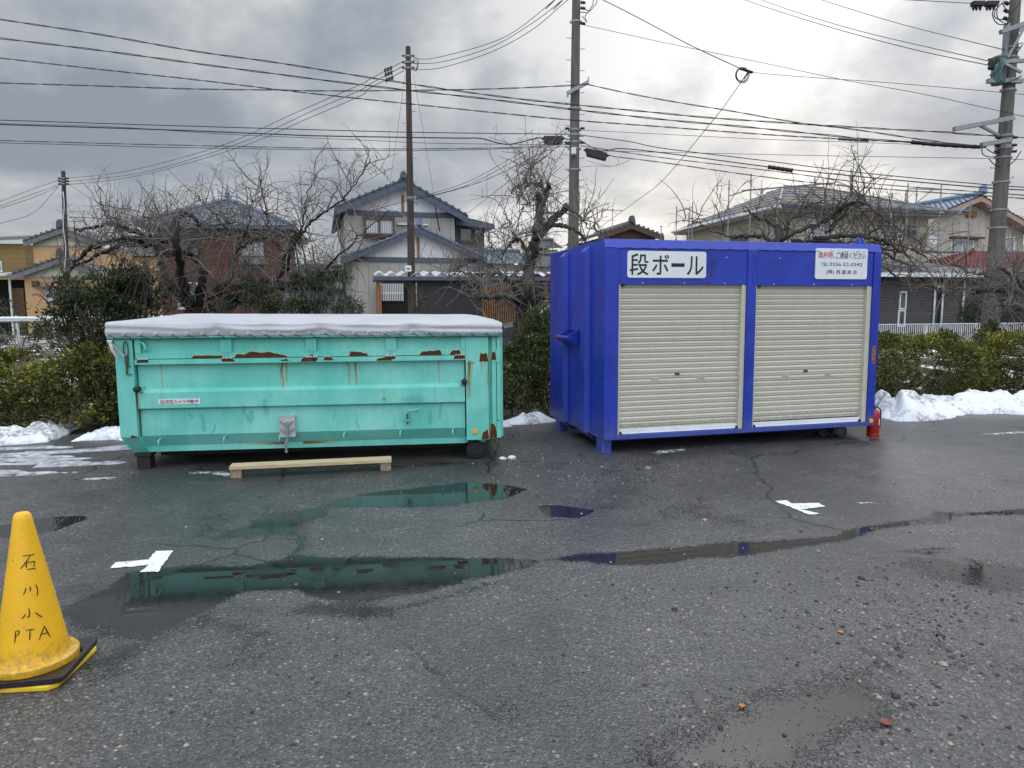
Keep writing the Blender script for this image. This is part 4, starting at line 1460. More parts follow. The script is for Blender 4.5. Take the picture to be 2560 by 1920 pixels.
# rounded ends that turn down
for k in range(8):
    pass
mb = MB()
mb.grid(G)
for side, col in ((0, G[0]), (1, G[-1])):
    a = col[20:]
    skirt = a.copy()
    skirt[:, 2] = np.minimum(a[:, 2] - 0.001, 1.385)
    skirt[:, 0] += -0.012 if side == 0 else 0.012
    midr = (a + skirt) / 2
    midr[:, 0] += (-0.016 if side == 0 else 0.016)
    mb.grid(np.stack([a, midr, skirt], 0), flip=(side == 0))
o = mb.build('cloth', MT['tarp'], tp, smooth=True)
first = None
for k, u in enumerate(eyeu):
    zc_ = float(np.interp(u, uu, zbot)) + 0.022
    vv = float(np.interp(u, uu, rows[3][:, 1])) - 0.004
    if first is None:
        mb = MB()
        mb.lathe([(0.0075, -0.002), (0.011, -0.005), (0.017, -0.003), (0.018, 0.002), (0.0075, 0.002)], (0, 0, 0), 16, axis='y', close=False)
        first = mb.build('eyelet', MT['eyelet'], tp, smooth=True)
        mb = MB()
        mb.lathe([(0.0005, -0.001), (0.0078, -0.001)], (0, 0, 0), 12, axis='y', close=False)
        hole = mb.build('eyelet_hole', MT['black_dark'], first)
        first.location = (u, vv, zc_)
    else:
        copy_part(first, tp, (u, vv, zc_))
mb = MB()
for u in eyeu:
    zc_ = float(np.interp(u, uu, zbot)) + 0.022
    vv = float(np.interp(u, uu, rows[3][:, 1])) - 0.008
    zr = 1.372 - 0.0039 * u
    mb.tube([(u, vv + 0.004, zc_), (u + 0.012, vv - 0.004, zc_ - 0.012), (u + 0.05, -0.036, zr), (u + 0.058, -0.030, zr - 0.016), (u + 0.05, -0.01, zr - 0.022)], 0.0026, 5)
mb.tube([(eyeu[0] + 0.05 + k * (GL - 0.02) / 60, -0.034 - 0.002 * math.sin(k), 1.354 - 0.0039 * k * GL / 60 + 0.004 * math.sin(k * 1.7)) for k in range(61)], 0.003, 5)
mb.build('lacing', MT['rope'], tp, smooth=True)
# ribbon hanging at the left corner
mb = MB()
for i, (dx, dz, w) in enumerate(((0.055, -0.17, 0.018), (0.12, -0.15, 0.016))):
    n = 8
    G = np.zeros((n, 2, 3))
    for k in range(n):
        t = k / (n - 1)
        p = (-0.02 + dx * t, -0.05 - 0.02 * math.sin(t * 4 + i), 1.33 + dz * t)
        G[k, 0] = (p[0] - w, p[1] + 0.004 * math.sin(6 * t), p[2])
        G[k, 1] = (p[0] + w * (1 - 0.4 * t), p[1] - 0.01, p[2] + 0.006)
    mb.grid(G)
mb.bb(-0.045, -0.005, -0.06, -0.03, 1.315, 1.345)
mb.build('ribbon', MT['ribbon'], tp, smooth=True)

#@@BLUE
# ------------------------------------------------------------------ blue container with two shutters
BF = Frame((1.0259, 7.5923), 0.2496)
BL, BD, ZB, ZT = 3.604, 2.0, 0.155, 2.385
bl = thing('shutter_container', 'deep blue steel container with two beige roller shutters for cardboard', 'container', (BF.o[0], BF.o[1], 0), BF.yaw)
B = MT['blue']
mb = MB()      # front frame
mb.bb(0.0, 0.165, 0.0, 0.10, 0.20, 2.29)
mb.bb(1.763, 1.882, 0.0, 0.10, 0.20, 2.29)
mb.bb(3.498, BL, 0.0, 0.10, 0.20, 2.29)
mb.bb(0.0, BL, -0.006, 0.10, ZB, 0.203)
mb.bb(0.165, 1.763, 0.008, 0.06, 1.890, 2.288)
mb.bb(1.882, 3.498, 0.008, 0.06, 1.880, 2.288)
mb.ext([(0.0, 0.0, 2.288), (0.0, 0.045, ZT), (0.0, 0.14, ZT), (0.0, 0.14, 2.288)], (BL, 0, 0))
# weld beads
for u in (0.166, 1.763, 1.882, 3.498):
    pts = [(u, -0.001, z) for z in np.arange(1.89, 2.29, 0.02)]
    mb.tube(pts, [0.004 + 0.003 * random.random() for _ in pts], 6)
for a, b in ((0.0, 1.763), (1.882, 3.498)):
    pts = [(u, -0.001, 2.288 + 0.003 * math.sin(u * 30)) for u in np.arange(a, b, 0.025)]
    mb.tube(pts, [0.004 + 0.003 * random.random() for _ in pts], 6)
mb.tube([(1.84 + 0.006 * math.sin(k * 2), -0.001, 1.90 + k * 0.024) for k in range(15)], [0.005 + 0.003 * random.random() for _ in range(15)], 6)
# scuffs of rust
patchy(mb, 0.66, 0.80, 2.262, 0.018, 0.008, 91, m=1)
o = mb.build('front_frame', [B, MT['rust'], simple('scuffed_blue', (0.05, 0.055, 0.22), 0.7)], bl, bevel=0.004)
mb = MB()      # closed body
mb.bb(0.003, 0.05, 0.10, BD, 0.19, ZT - 0.003)
mb.bb(BL - 0.05, BL - 0.003, 0.10, BD, 0.19, ZT - 0.003)
mb.bb(0.05, BL - 0.05, BD - 0.05, BD - 0.002, 0.19, ZT - 0.004)
mb.bb(0.05, BL - 0.05, 0.14, BD - 0.05, ZT - 0.03, ZT - 0.006)
mb.bb(0.05, BL - 0.05, 0.10, BD - 0.05, 0.19, 0.23)
mb.bb(-0.004, 0.05, 0.10, BD + 0.01, 0.155, 0.19)
mb.bb(BL - 0.05, BL, 0.10, BD, 0.155, 0.19)
mb.build('body_shell', B, bl, bevel=0.004)
# end ribs on the left end
for v0, v1 in ((0.46, 0.645), (1.24, 1.43)):
    mb = MB()
    p = 0.06
    prof_ = [(0.004, v0, 0.165), (-p, v0 + 0.02, 0.165), (-p, v1 - 0.02, 0.165), (0.004, v1, 0.165)]
    top_ = [(0.004, v0, 2.345), (-p, v0 + 0.02, 2.285), (-p, v1 - 0.02, 2.285), (0.004, v1, 2.345)]
    mb.add(prof_ + top_, [(0, 1, 5, 4), (1, 2, 6, 5), (2, 3, 7, 6), (4, 5, 6, 7), (3, 2, 1, 0)])
    for vv in (v0 - 0.004, v1 + 0.004):
        pts = [(0.001, vv, z) for z in np.arange(0.2, 2.32, 0.06)]
        mb.tube(pts, [0.004 + 0.003 * random.random() for _ in pts], 5)
    mb.build('end_rib', B, bl, bevel=0.004)
    mb = MB()
    mb.ext([(-p, v0 + 0.02, 0.167), (-p, v1 - 0.02, 0.167), (0.15, v1 - 0.02, 0.02), (0.15, v0 + 0.02, 0.02)][::-1], (0.012, 0, 0.006))
    mb.build('rib_gusset', B, bl)
# hook bar bracket
mb = MB()
for v in (0.80, 1.17):
    mb.ext([(0.0, v, 1.375), (-0.015, v, 1.375), (-0.155, v, 1.305), (-0.155, v, 1.245), (-0.015, v, 1.165), (0.0, v, 1.165)], (0, 0.018, 0))
mb.bb(-0.016, 0.003, 0.76, 1.23, 1.368, 1.39)
mb.bb(-0.016, 0.003, 0.76, 1.23, 1.15, 1.172)
mb.ext([(-0.015, 0.82, 1.168), (-0.015, 1.168, 1.168), (-0.145, 1.168, 1.238), (-0.145, 0.82, 1.238)], (0, 0, 0.010))
hb = mb.build('hook_bracket', B, bl, bevel=0.002)
mb = MB()
mb.tube([(-0.145, 0.77, 1.275), (-0.145, 1.02, 1.275)], 0.026, 16)
mb.tube([(-0.145, 1.02, 1.275), (-0.145, 1.24, 1.275)], 0.026, 16, m=1)
mb.build('hook_bar', [B, simple('rust_worn_blue', (0.05, 0.05, 0.20), 0.7, 0.2, 20, c2=(0.20, 0.07, 0.03))], hb, smooth=True).data.set_sharp_from_angle(angle=R(50))
# shutters
for i, (u0, u1, ur0, ur1, zt_, zb_) in enumerate(((0.192, 1.700, 0.168, 1.760, 1.889, 0.206), (1.905, 3.425, 1.885, 3.495, 1.879, 0.206))):
    pitch = 0.0605
    pp = [(0.0, 0.020), (0.03, 0.010), (0.10, 0.003), (0.20, 0.0), (0.40, 0.001), (0.46, 0.008), (0.52, 0.009), (0.58, 0.004), (0.70, 0.005), (0.84, 0.009), (0.87, 0.020)]
    zz, vv = [], []
    z = zt_ + 0.02
    while z > zb_ + 0.06:
        for f, d in pp:
            if z - f * pitch > zb_ + 0.055:
                zz.append(z - f * pitch)
                vv.append(0.052 + d)
        z -= pitch
    zz, vv = np.array(zz), np.array(vv)
    us_ = np.linspace(u0, u1, 30)
    U, Z = np.meshgrid(us_, zz, indexing='ij')
    Vv = np.repeat(vv[None], 30, 0) + 0.004 * (vnoise(U * 1.3, Z * 0.7, 40 + i) - 0.5)
    mb = MB()
    mb.grid(np.stack([U, Vv, Z], -1))
    sh = mb.build('shutter', MT['shutter'], bl)
    mb = MB()
    mb.bb(u0 + 0.002, u1 - 0.002, 0.034, 0.075, zb_, zb_ + 0.056)
    mb.bb(u0 + 0.002, u1 - 0.002, 0.030, 0.036, zb_ + 0.001, zb_ + 0.012)
    mb.build('bottom_bar', MT['alu'], sh, bevel=0.003)
    for uu_ in (u0 + 0.012, u1 - 0.014):
        mb = MB()
        mb.ext([(uu_ - 0.02, 0.020, zb_ + 0.002), (uu_ + 0.02, 0.020, zb_ + 0.002), (uu_ + 0.018, 0.020, zb_ + 0.028), (uu_ - 0.005, 0.020, zb_ + 0.032)], (0, 0.016, 0))
        mb.build('end_stop', MT['rubber'], sh)
    for a, b in ((ur0 + 0.001, u0), (u1, ur1 - 0.001)):
        mb = MB()
        w = b - a
        mb.bb(a, a + w * 0.45, 0.012, 0.09, zb_ - 0.002, zt_)
        mb.bb(a + w * 0.45 + 0.002, b + 0.0, 0.020, 0.09, zb_ - 0.002, zt_)
        if w > 0.04:
            for z in np.arange(0.4, 1.8, 0.45):
                mb.lathe([(0.001, -0.003), (0.005, -0.002), (0.005, 0.0)], (a + w * 0.25, 0.012, z), 8, axis='y')
        mb.build('guide_rail', MT['shutter_rail'], bl)
    lk, hl, hr = (((0.928, 0.873), (0.637, 0.820), (1.222, 0.815)), ((2.638, 0.859), (2.344, 0.805), (2.936, 0.801)))[i]
    mb = MB()
    mb.lathe([(0.002, -0.016), (0.010, -0.014), (0.012, -0.004), (0.019, -0.002), (0.019, 0.004)], (lk[0], 0.052, lk[1]), 16, axis='y')
    mb.bb(lk[0] - 0.045, lk[0] + 0.01, 0.040, 0.052, lk[1] - 0.006, lk[1] + 0.010)
    mb.build('lock', MT['steel'], sh)
    for hx, hz in (hl, hr):
        mb = MB()
        mb.bb(hx - 0.042, hx + 0.042, 0.044, 0.054, hz + 0.006, hz + 0.016)
        mb.bb(hx - 0.042, hx - 0.032, 0.044, 0.054, hz - 0.016, hz + 0.006)
        mb.bb(hx + 0.032, hx + 0.042, 0.044, 0.054, hz - 0.016, hz + 0.006)
        mb.bb(hx - 0.032, hx + 0.032, 0.050, 0.054, hz - 0.004, hz + 0.006, 1)
        mb.build('grip', [MT['shutter_rail'], MT['grey_plate']], sh)
    mb = MB()
    mb.bb(u0 + 0.015, u0 + 0.05, 0.02, 0.045, zt_ - 0.022, zt_ - 0.002)
    mb.build('top_stop', MT['rubber'], sh)
# sign boards
mb = MB()
rounded_plate(mb, 0.262, 1.225, 1.963, 2.257, -0.002, 0.008, 0.03)
s1 = mb.build('sign_board', MT['white_plate'], bl)
w4 = 0.93
for ch, a, b, z0_, z1_ in (('段', 0.291, 0.512, 1.992, 2.226), ('ボ', 0.560, 0.762, 1.998, 2.217), ('ー', 0.792, 0.954, 2.083, 2.128), ('ル', 0.985, 1.190, 1.998, 2.204)):
    text_mesh('lettering', ch, MT['ink'], s1, a, b, z0_, z1_, -0.0035, 0.022 if ch != 'ー' else 0.0)
mb = MB()
rounded_plate(mb, 2.664, 3.392, 1.960, 2.322, -0.006, 0.006, 0.025)
s2 = mb.build('sign_board', MT['white_plate'], bl)
zA, zBt = 2.222, 2.288
text_mesh('lettering', '満杯時', MT['red_ink'], s2, 2.692, 2.900, 2.202, 2.280, -0.0075, 0.018)
text_mesh('lettering', '、', MT['red_ink'], s2, 2.905, 2.926, 2.205, 2.230, -0.0075, 0.018)
text_mesh('lettering', 'ご連絡ください', MT['ink'], s2, 2.942, 3.362, 2.202, 2.280, -0.0075, 0.016)
text_mesh('lettering', 'TEL', MT['ink'], s2, 2.735, 2.838, 2.114, 2.153, -0.0075, 0.012)
text_mesh('lettering', '0256-52-0342', MT['ink'], s2, 2.855, 3.318, 2.114, 2.154, -0.0075, 0.012)
text_mesh('lettering', '(株)', MT['ink'], s2, 2.815, 2.925, 2.014, 2.072, -0.0075, 0.014)
text_mesh('lettering', '西 國 商 店', MT['ink'], s2, 2.955, 3.245, 2.018, 2.068, -0.0075, 0.014)
mb = MB()
mb.bb(3.528, 3.575, -0.003, 0.0005, 0.930, 1.142)
vl = mb.build('label', MT['label_red'], bl)
for k, ch in enumerate('消火器'):
    text_mesh('lettering', ch, MT['ink'], vl, 3.536, 3.567, 1.105 - 0.052 * k, 1.132 - 0.052 * k, -0.004, 0.01)
mb = MB()
mb.ext([(3.544, -0.004, 0.974), (3.560, -0.004, 0.974), (3.560, -0.004, 0.958), (3.567, -0.004, 0.958), (3.552, -0.004, 0.938), (3.537, -0.004, 0.958), (3.544, -0.004, 0.958)], (0, 0.0008, 0))
mb.build('arrow', MT['ink'], vl)
mb = MB()
mb.lathe([(0.006, -0.014), (0.028, -0.012), (0.031, -0.002), (0.031, 0.0)], (3.555, -0.004, 0.215), 20, axis='y')
mb.build('reflector', MT['amber'], bl, smooth=True).data.set_sharp_from_angle(angle=R(60))
# rivets
first = None
for u, z in ((0.45, 1.907), (0.96, 1.905), (1.47, 1.903), (2.12, 1.898), (2.66, 1.896), (3.20, 1.894), (1.49, 2.20), (2.18, 2.195), (0.28, 2.22)):
    if first is None:
        mb = MB()
        mb.lathe([(0.001, -0.004), (0.006, -0.003), (0.007, 0.0)], (0, 0, 0), 8, axis='y')
        first = mb.build('rivet', MT['white_trim'], bl)
        first.location = (u, 0.007, z)
    else:
        copy_part(first, bl, (u, 0.007, z))
# rust graze beside the sign
mb = MB()
for k in range(26):
    u, z = 1.305 + rng.normal(0, 0.022), 2.06 + rng.normal(0, 0.06)
    w, h = rng.uniform(0.002, 0.007), rng.uniform(0.004, 0.05)
    mb.ext([(u - w, 0.0072, z), (u, 0.0072, z - h * 0.4), (u + w, 0.0072, z + 0.2 * h), (u + w * 0.2, 0.0072, z + h)], (0, 0.0006, 0))
mb.build('graze', MT['rust'], bl)
# roof lugs
for u, v in ((0.50, 1.85), (3.38, 0.12), (3.52, 1.85)):
    mb = MB()
    out = [(-0.085, 0), (0.085, 0), (0.045, 0.075), (0.02, 0.095), (-0.02, 0.095), (-0.045, 0.075)]
    n = len(out)
    inn = [(0.026 * math.cos(a) , 0.052 + 0.024 * math.sin(a)) for a in np.linspace(0, 2 * PI, 13)[:-1]]
    # plate with a hole: two halves
    for s in (-1, 1):
        arc = [(0.024 * math.cos(a), 0.052 + 0.022 * math.sin(a)) for a in (np.linspace(-PI / 2, PI / 2, 8) if s > 0 else np.linspace(-PI / 2, -3 * PI / 2, 8))]
        edge_ = [(0, 0.095), (0.02 * s, 0.095), (0.045 * s, 0.075), (0.085 * s, 0.0), (0, 0.0)]
        poly = arc + edge_
        mb.ext([(u + a, v, ZT - 0.004 + b) for a, b in poly], (0, 0.014, 0))
    mb.build('lifting_lug', B, bl)
# feet and wheels
for v in (0.06, 1.58):
    mb = MB()
    mb.bb(0.0, 0.115, v, v + 0.17, 0.008, 0.158)
    mb.bb(-0.012, 0.125, v - 0.012, v + 0.182, 0.0, 0.010)
    mb.build('foot', B, bl, bevel=0.003)
mb = MB()
mb.bb(0.1, 3.45, 0.45, 0.58, 0.05, 0.19)
mb.bb(0.1, 3.45, 1.40, 1.53, 0.05, 0.19)
mb.build('skid_frame', B, bl, bevel=0.005)
for v in (0.10, 1.80):
    mb = MB()
    mb.lathe([(0.015, -0.035), (0.065, -0.035), (0.078, -0.024), (0.078, 0.024), (0.065, 0.035), (0.015, 0.035)], (3.205, v, 0.078), 24, axis='y')
    mb.build('wheel', simple('blue_black_wheel', (0.014, 0.016, 0.045), 0.5), bl, smooth=True).data.set_sharp_from_angle(angle=R(44))
    mb = MB()
    mb.lathe([(0.015, -0.03), (0.06, -0.03), (0.07, -0.02), (0.07, 0.02), (0.06, 0.03), (0.015, 0.03)], (3.02, v + 0.10, 0.072), 20, axis='y')
    mb.bb(3.08, 3.16, v - 0.02, v + 0.1, 0.06, 0.17)
    mb.build('wheel_carrier', MT['black_steel'], bl)

#@@SMALL
# ------------------------------------------------------------------ fire extinguisher
g = BF.o + BF.a * 3.686 + BF.b * 0.10
exs = 0.93
ex = thing('fire_extinguisher', 'red fire extinguisher standing at right corner of blue container', 'extinguisher', (g[0], g[1], 0), 0.1)
mb = MB()
mb.lathe([(0.078, 0.0), (0.08, 0.004), (0.08, 0.03), (0.074, 0.035), (0.077, 0.04), (0.077, 0.30), (0.070, 0.33), (0.045, 0.355), (0.022, 0.362), (0.022, 0.375)], n=28)
ex.scale = (exs, exs, exs)
mb.build('cylinder', MT['ext_red'], ex, smooth=True).data.set_sharp_from_angle(angle=R(44))
mb = MB()
mb.lathe([(0.020, 0.37), (0.022, 0.38), (0.022, 0.405), (0.016, 0.412), (0.010, 0.42)], n=14)
mb.bar((-0.02, 0, 0.40), (0.055, -0.01, 0.408), 0.018, 0.010)
mb.bar((-0.02, 0, 0.415), (0.06, -0.01, 0.44), 0.018, 0.008)
mb.tube([(-0.015, -0.01, 0.41), (-0.03, -0.012, 0.43), (-0.02, -0.012, 0.45), (-0.005, -0.01, 0.43)], 0.003, 5)
mb.build('valve', MT['black_steel'], ex)
mb = MB()
mb.tube([(0.015, -0.012, 0.385), (0.05, -0.02, 0.39), (0.082, -0.02, 0.36), (0.094, -0.012, 0.30), (0.094, -0.008, 0.22), (0.088, -0.008, 0.16)], 0.009, 8)
mb.tube([(0.088, -0.008, 0.17), (0.088, -0.01, 0.115)], 0.012, 8)
mb.build('hose', MT['rubber'], ex, smooth=True)
mb = MB()
aa = np.linspace(-1.15, -0.35, 8)
mb.grid(np.stack([np.stack([0.0785 * np.cos(aa), 0.0785 * np.sin(aa), np.full(8, z)], -1) for z in (0.155, 0.245)], 1))
aa = np.linspace(-0.6, 0.0, 6)
mb.grid(np.stack([np.stack([0.0785 * np.cos(aa), 0.0785 * np.sin(aa), np.full(6, z)], -1) for z in (0.095, 0.14)], 1))
mb.build('label', MT['white_plate'], ex)

# ------------------------------------------------------------------ plank step
a, b = ground(576, 1197), ground(978, 1177)
d = b[:2] - a[:2]
st = thing('plank_step', 'low step of one pale plank on two timber blocks before the turquoise container', 'step', (a[0], a[1], 0), math.atan2(d[1], d[0]))
L = float(np.hypot(*d))
mb = MB()
mb.bb(-0.005, L + 0.006, -0.012, 0.145, 0.088, 0.124)
mb.build('plank', MT['plank'], st, bevel=0.003)
for u in (0.0, L - 0.105):
    mb = MB()
    mb.bb(u, u + 0.105, 0.0, 0.13, 0.0, 0.0875)
    mb.build('block', MT['block'], st, bevel=0.004)

# ------------------------------------------------------------------ traffic cone and its rubber weight
CX, CY, CA = -2.167, 2.957, 0.18
co = thing('traffic_cone', 'yellow traffic cone with handwritten black characters at the left edge', 'cone', (CX, CY, 0), CA)
CB, CT_, RB, RT = 0.050, 0.735, 0.142, 0.033
mb = MB()
mb.lathe([(0.176, 0.050), (0.178, 0.062), (0.176, 0.078), (0.170, 0.083), (0.150, 0.086), (0.1425, 0.094), (0.137, 0.12), (0.037, CT_ - 0.035), (0.033, CT_ - 0.014), (0.025, CT_ - 0.003), (0.010, CT_), (0.002, CT_)], n=64)
mb.build('cone_body', MT['cone'], co, smooth=True).data.set_sharp_from_angle(angle=R(38))
mb = MB()
q = 0.190
mb.ext([(-q, -q + 0.03, 0), (-q + 0.03, -q, 0), (q - 0.03, -q, 0), (q, -q + 0.03, 0), (q, q - 0.03, 0), (q - 0.03, q, 0), (-q + 0.03, q, 0), (-q, q - 0.03, 0)], (0, 0, 0.024))
o = mb.build('base_plate', MT['cone_base'], co, bevel=0.006)
o.rotation_euler = (0, 0, -0.10)


def cone_hit(px, py):
    """photo pixel to a point on the cone surface, in the cone's own coordinates"""
    d = ray(px, py)
    k = (0.137 - 0.037) / (CT_ - 0.035 - 0.12)
    best = None
    t = 2.2
    while t < 3.4:
        p = EYE + d * t
        rr = 0.137 - k * (p[2] - 0.12)
        if math.hypot(p[0] - CX, p[1] - CY) < rr + 0.0012:
            best = p
            break
        t += 0.0008
    if best is None:
        return None
    x, y = best[0] - CX, best[1] - CY
    return (x * math.cos(CA) + y * math.sin(CA), -x * math.sin(CA) + y * math.cos(CA), best[2])


STROKES = [
    [(186, 499), (235, 492), (288, 483)], [(252, 495), (225, 535), (195, 575), (167, 606)], [(221, 552), (218, 580), (217, 598)],
    [(221, 552), (255, 546), (284, 542), (284, 565), (279, 590)], [(225, 609), (262, 603), (297, 599)],
    [(215, 760), (208, 790), (194, 818)], [(250, 748), (251, 775), (248, 795)], [(296, 733), (310, 765), (312, 800), (306, 830)],
    [(238, 930), (245, 965), (240, 1005), (228, 1000)], [(212, 980), (196, 1002), (180, 1018)], [(292, 965), (320, 985), (350, 1005)],
    [(130, 1120), (127, 1170), (121, 1220)], [(130, 1122), (150, 1115), (160, 1128), (152, 1148), (128, 1168)],
    [(213, 1114), (250, 1108), (284, 1104)], [(250, 1110), (248, 1155), (244, 1195)],
    [(368, 1077), (345, 1135), (325, 1193)], [(368, 1077), (390, 1120), (416, 1170)], [(340, 1148), (370, 1138), (400, 1135)]]
mb = MB()
for si, s in enumerate(STROKES):
    if si in (5, 8, 11):
        mb.build('handwritten_character', MT['ink'], co)
        mb = MB()
    pts = []
    for (x0, y0), (x1, y1) in zip(s[:-1], s[1:]):
        for k in range(6):
            pts.append((x0 + (x1 - x0) * k / 6, y0 + (y1 - y0) * k / 6))
    pts.append(s[-1])
    hits = [cone_hit(x / 3.317, 1240 + y / 3.317) for x, y in pts]
    hits = [h for h in hits if h is not None]
    if len(hits) > 1:
        n = len(hits)
        rad = [0.0019 * (0.75 + 0.5 * math.sin(PI * (k + 0.6) / n)) for k in range(n)]
        mb.tube(hits, rad, 6)
mb.build('handwritten_character', MT['ink'], co)
wt = thing('cone_weight', 'square black rubber weight lying around the foot of the yellow cone', 'cone weight', (CX, CY, 0), CA)
mb = MB()
q, z0, z1 = 0.197, 0.026, 0.049
ri = 0.186
na = 48
aa = np.arange(na) * 2 * PI / na
sq = []
for t in aa:
    c_, s_ = math.cos(t), math.sin(t)
    k = q / max(abs(c_), abs(s_))
    k = min(k, q * 1.36)
    sq.append((k * c_, k * s_))
sq = np.array(sq)
inn = np.stack([ri * np.cos(aa), ri * np.sin(aa)], -1)
bowl = np.stack([(ri - 0.006) * np.cos(aa), (ri - 0.006) * np.sin(aa)], -1)
ring = lambda p, z: np.concatenate([p, np.full((na, 1), z)], 1)
V = np.concatenate([ring(inn * 0.97, z0), ring(sq, z0), ring(sq, z1), ring(inn * 1.0, z1), ring(inn * 0.97, z1 - 0.006)])
F = [(k * na + i, k * na + (i + 1) % na, (k + 1) * na + (i + 1) % na, (k + 1) * na + i) for k in range(4) for i in range(na)]
mb.add(V, F)
o = mb.build('rubber_slab', MT['cone_rubber'], wt, bevel=0.0)

#@@HOUSES
# ------------------------------------------------------------------ houses beyond the hedge
GZ = 0.45                                   # level of the land behind the hedge


def tile_slope(mb, e0, e1, r1, r0, pitch=0.27, rows=0.28, amp=0.035, m=0, lip=0.03):
    """tiled slope: eave e0->e1, ridge r0->r1 (r0 above e0). Waves run up the slope, courses step down it."""
    e0, e1, r0, r1 = (np.array(p, float) for p in (e0, e1, r0, r1))
    wdir = (e1 - e0)
    W = np.linalg.norm(wdir)
    wdir /= W
    up = (r0 + r1) / 2 - (e0 + e1) / 2
    up = up - wdir * (up @ wdir)
    H = np.linalg.norm(up)
    updir = up / H
    nrm = np.cross(wdir, updir)
    if nrm[2] < 0:
        nrm = -nrm
    a0, a1 = (r0 - e0) @ wdir, W + (r1 - e1) @ wdir
    nr = max(2, int(H / rows))
    nc = int(W / pitch * 6) + 2
    xs = np.linspace(0, W, nc)
    G = []
    for k in range(nr):
        for t, lift in ((k / nr, lip), ((k + 0.98) / nr, 0.0)):
            lo, hi = a0 * t, W + (a1 - W) * t
            x = np.clip(xs, lo, hi)
            w = amp * np.abs(np.sin(x * PI / pitch)) ** 0.8
            G.append(e0 + np.outer(x, wdir) + updir * (H * t) + nrm * (lift + w)[:, None])
    mb.grid(np.stack(G, 1), m)
    return nrm


def ridge_line(mb, p, q, r=0.09, m=0, bumps=True):
    p, q = np.array(p, float), np.array(q, float)
    n = max(4, int(np.linalg.norm(q - p) / 0.13))
    pts = [p + (q - p) * k / n for k in range(n + 1)]
    rad = [r * (1.0 + (0.16 if (k % 2 and bumps) else 0.0)) for k in range(n + 1)]
    mb.tube(pts, rad, 8, m)


def onigawara(mb, p, s=0.3, m=0):
    x, y, z = p
    mb.ext([(x - s * .55, y - .06, z - s * .2), (x + s * .55, y - .06, z - s * .2), (x + s * .5, y - .06, z + s * .5), (x + s * .32, y - .06, z + s * .9), (x, y - .06, z + s), (x - s * .32, y - .06, z + s * .9), (x - s * .5, y - .06, z + s * .5)], (0, .16, 0), m)
    mb.tube([(x, y - .16, z + s * .1), (x, y - .02, z + s * .1)], s * .28, 10, m)


def window(parent, u0, u1, z0, z1, v, fmat, pmat, mull=1, fw=0.05, depth=0.06, name='window', sill=True, bars=0):
    mb = MB()
    mb.bb(u0, u1, v - depth, v + 0.02, z0, z0 + fw)
    mb.bb(u0, u1, v - depth, v + 0.02, z1 - fw, z1)
    mb.bb(u0, u0 + fw, v - depth, v + 0.02, z0 + fw, z1 - fw)
    mb.bb(u1 - fw, u1, v - depth, v + 0.02, z0 + fw, z1 - fw)
    for k in range(mull):
        x = u0 + (u1 - u0) * (k + 1) / (mull + 1)
        mb.bb(x - fw * .5, x + fw * .5, v - depth * .8, v + 0.02, z0 + fw, z1 - fw)
    for k in range(bars):
        z = z0 + (z1 - z0) * (k + 1) / (bars + 1)
        mb.bb(u0 + fw, u1 - fw, v - depth * 0.7, v + 0.01, z - 0.015, z + 0.015)
    if sill:
        mb.bb(u0 - .04, u1 + .04, v - depth - .03, v, z0 - .04, z0 - 0.001)
    f = mb.build(name, fmat, parent)
    mb = MB()
    mb.bb(u0 + fw, u1 - fw, v - depth * .35, v - depth * .35 + 0.012, z0 + fw, z1 - fw)
    mb.build('pane', pmat, f)
    return f


def wall_poly(name, pts, v, thick, mat, parent):
    mb = MB()
    mb.ext([(u, v, z) for u, z in pts], (0, thick, 0))
    return mb.build(name, mat, parent)


def board(mb, a, b, w, v0, v1, m=0):
    """board whose top edge runs from a to b in the u,z plane"""
    (u0, z0), (u1, z1) = a, b
    mb.ext([(u0, v0, z0), (u1, v0, z1), (u1, v0, z1 - w), (u0, v0, z0 - w)], (0, v1 - v0, 0), m)


# ---- grey house with two navy gables
o3 = P(862, 600, 30)
HF = Frame(o3, 0.27)
h = thing('gabled_house', 'two storey grey boarded house with two navy trimmed white gables', 'house', (HF.o[0], HF.o[1], 0), HF.yaw)
uz = HF.uz
c3 = lambda x, y: (820 + x / 4.61, 440 + y / 4.61)
uR, _ = uz(*c3(1460, 600))
up, zp = uz(*c3(855, 72))
ul, zl = uz(*c3(75, 385))
ur, zr = uz(*c3(1590, 485))
zb = uz(*c3(600, 405))[1]
mb = MB()
mb.bb(0, uR, 0, 6.5, GZ, zb)
mb.build('wall', MT['grey_siding'], h)
uS, zS = uz(*c3(1800, 600), 0.9)
zSt = uz(*c3(1700, 560), 0.9)[1]
mb = MB()
mb.bb(uR + 0.01, uS, 0.9, 6.3, GZ, zSt)
mb.build('side_wing_wall', MT['slate_wall'], h)
slopeL = (zp - zl) / (up - ul)
slopeR = (zp - zr) / (ur - up)
wall_poly('gable', [(0, zb + 0.001), (uR, zb + 0.001), (uR, zp - slopeR * (uR - up) - 0.12), (up, zp - 0.12), (0, zp - slopeL * up - 0.12)], 0.015, 0.15, MT['white_plaster'], h)
mb = MB()
mb.bb(-0.02, uR + 0.02, -0.06, 0.05, zb - 0.20, zb)
board(mb, (ul, zl), (up, zp), 0.30, -0.50, -0.42)
board(mb, (up, zp), (ur, zr), 0.30, -0.50, -0.42)
mb.build('bargeboard', MT['navy_board'], h)
mb = MB()
mb.bb(up - 0.055, up + 0.055, -0.03, 0.02, zb, zp - 0.55)
mb.build('gable_strut', MT['timber'], h)
mb = MB()
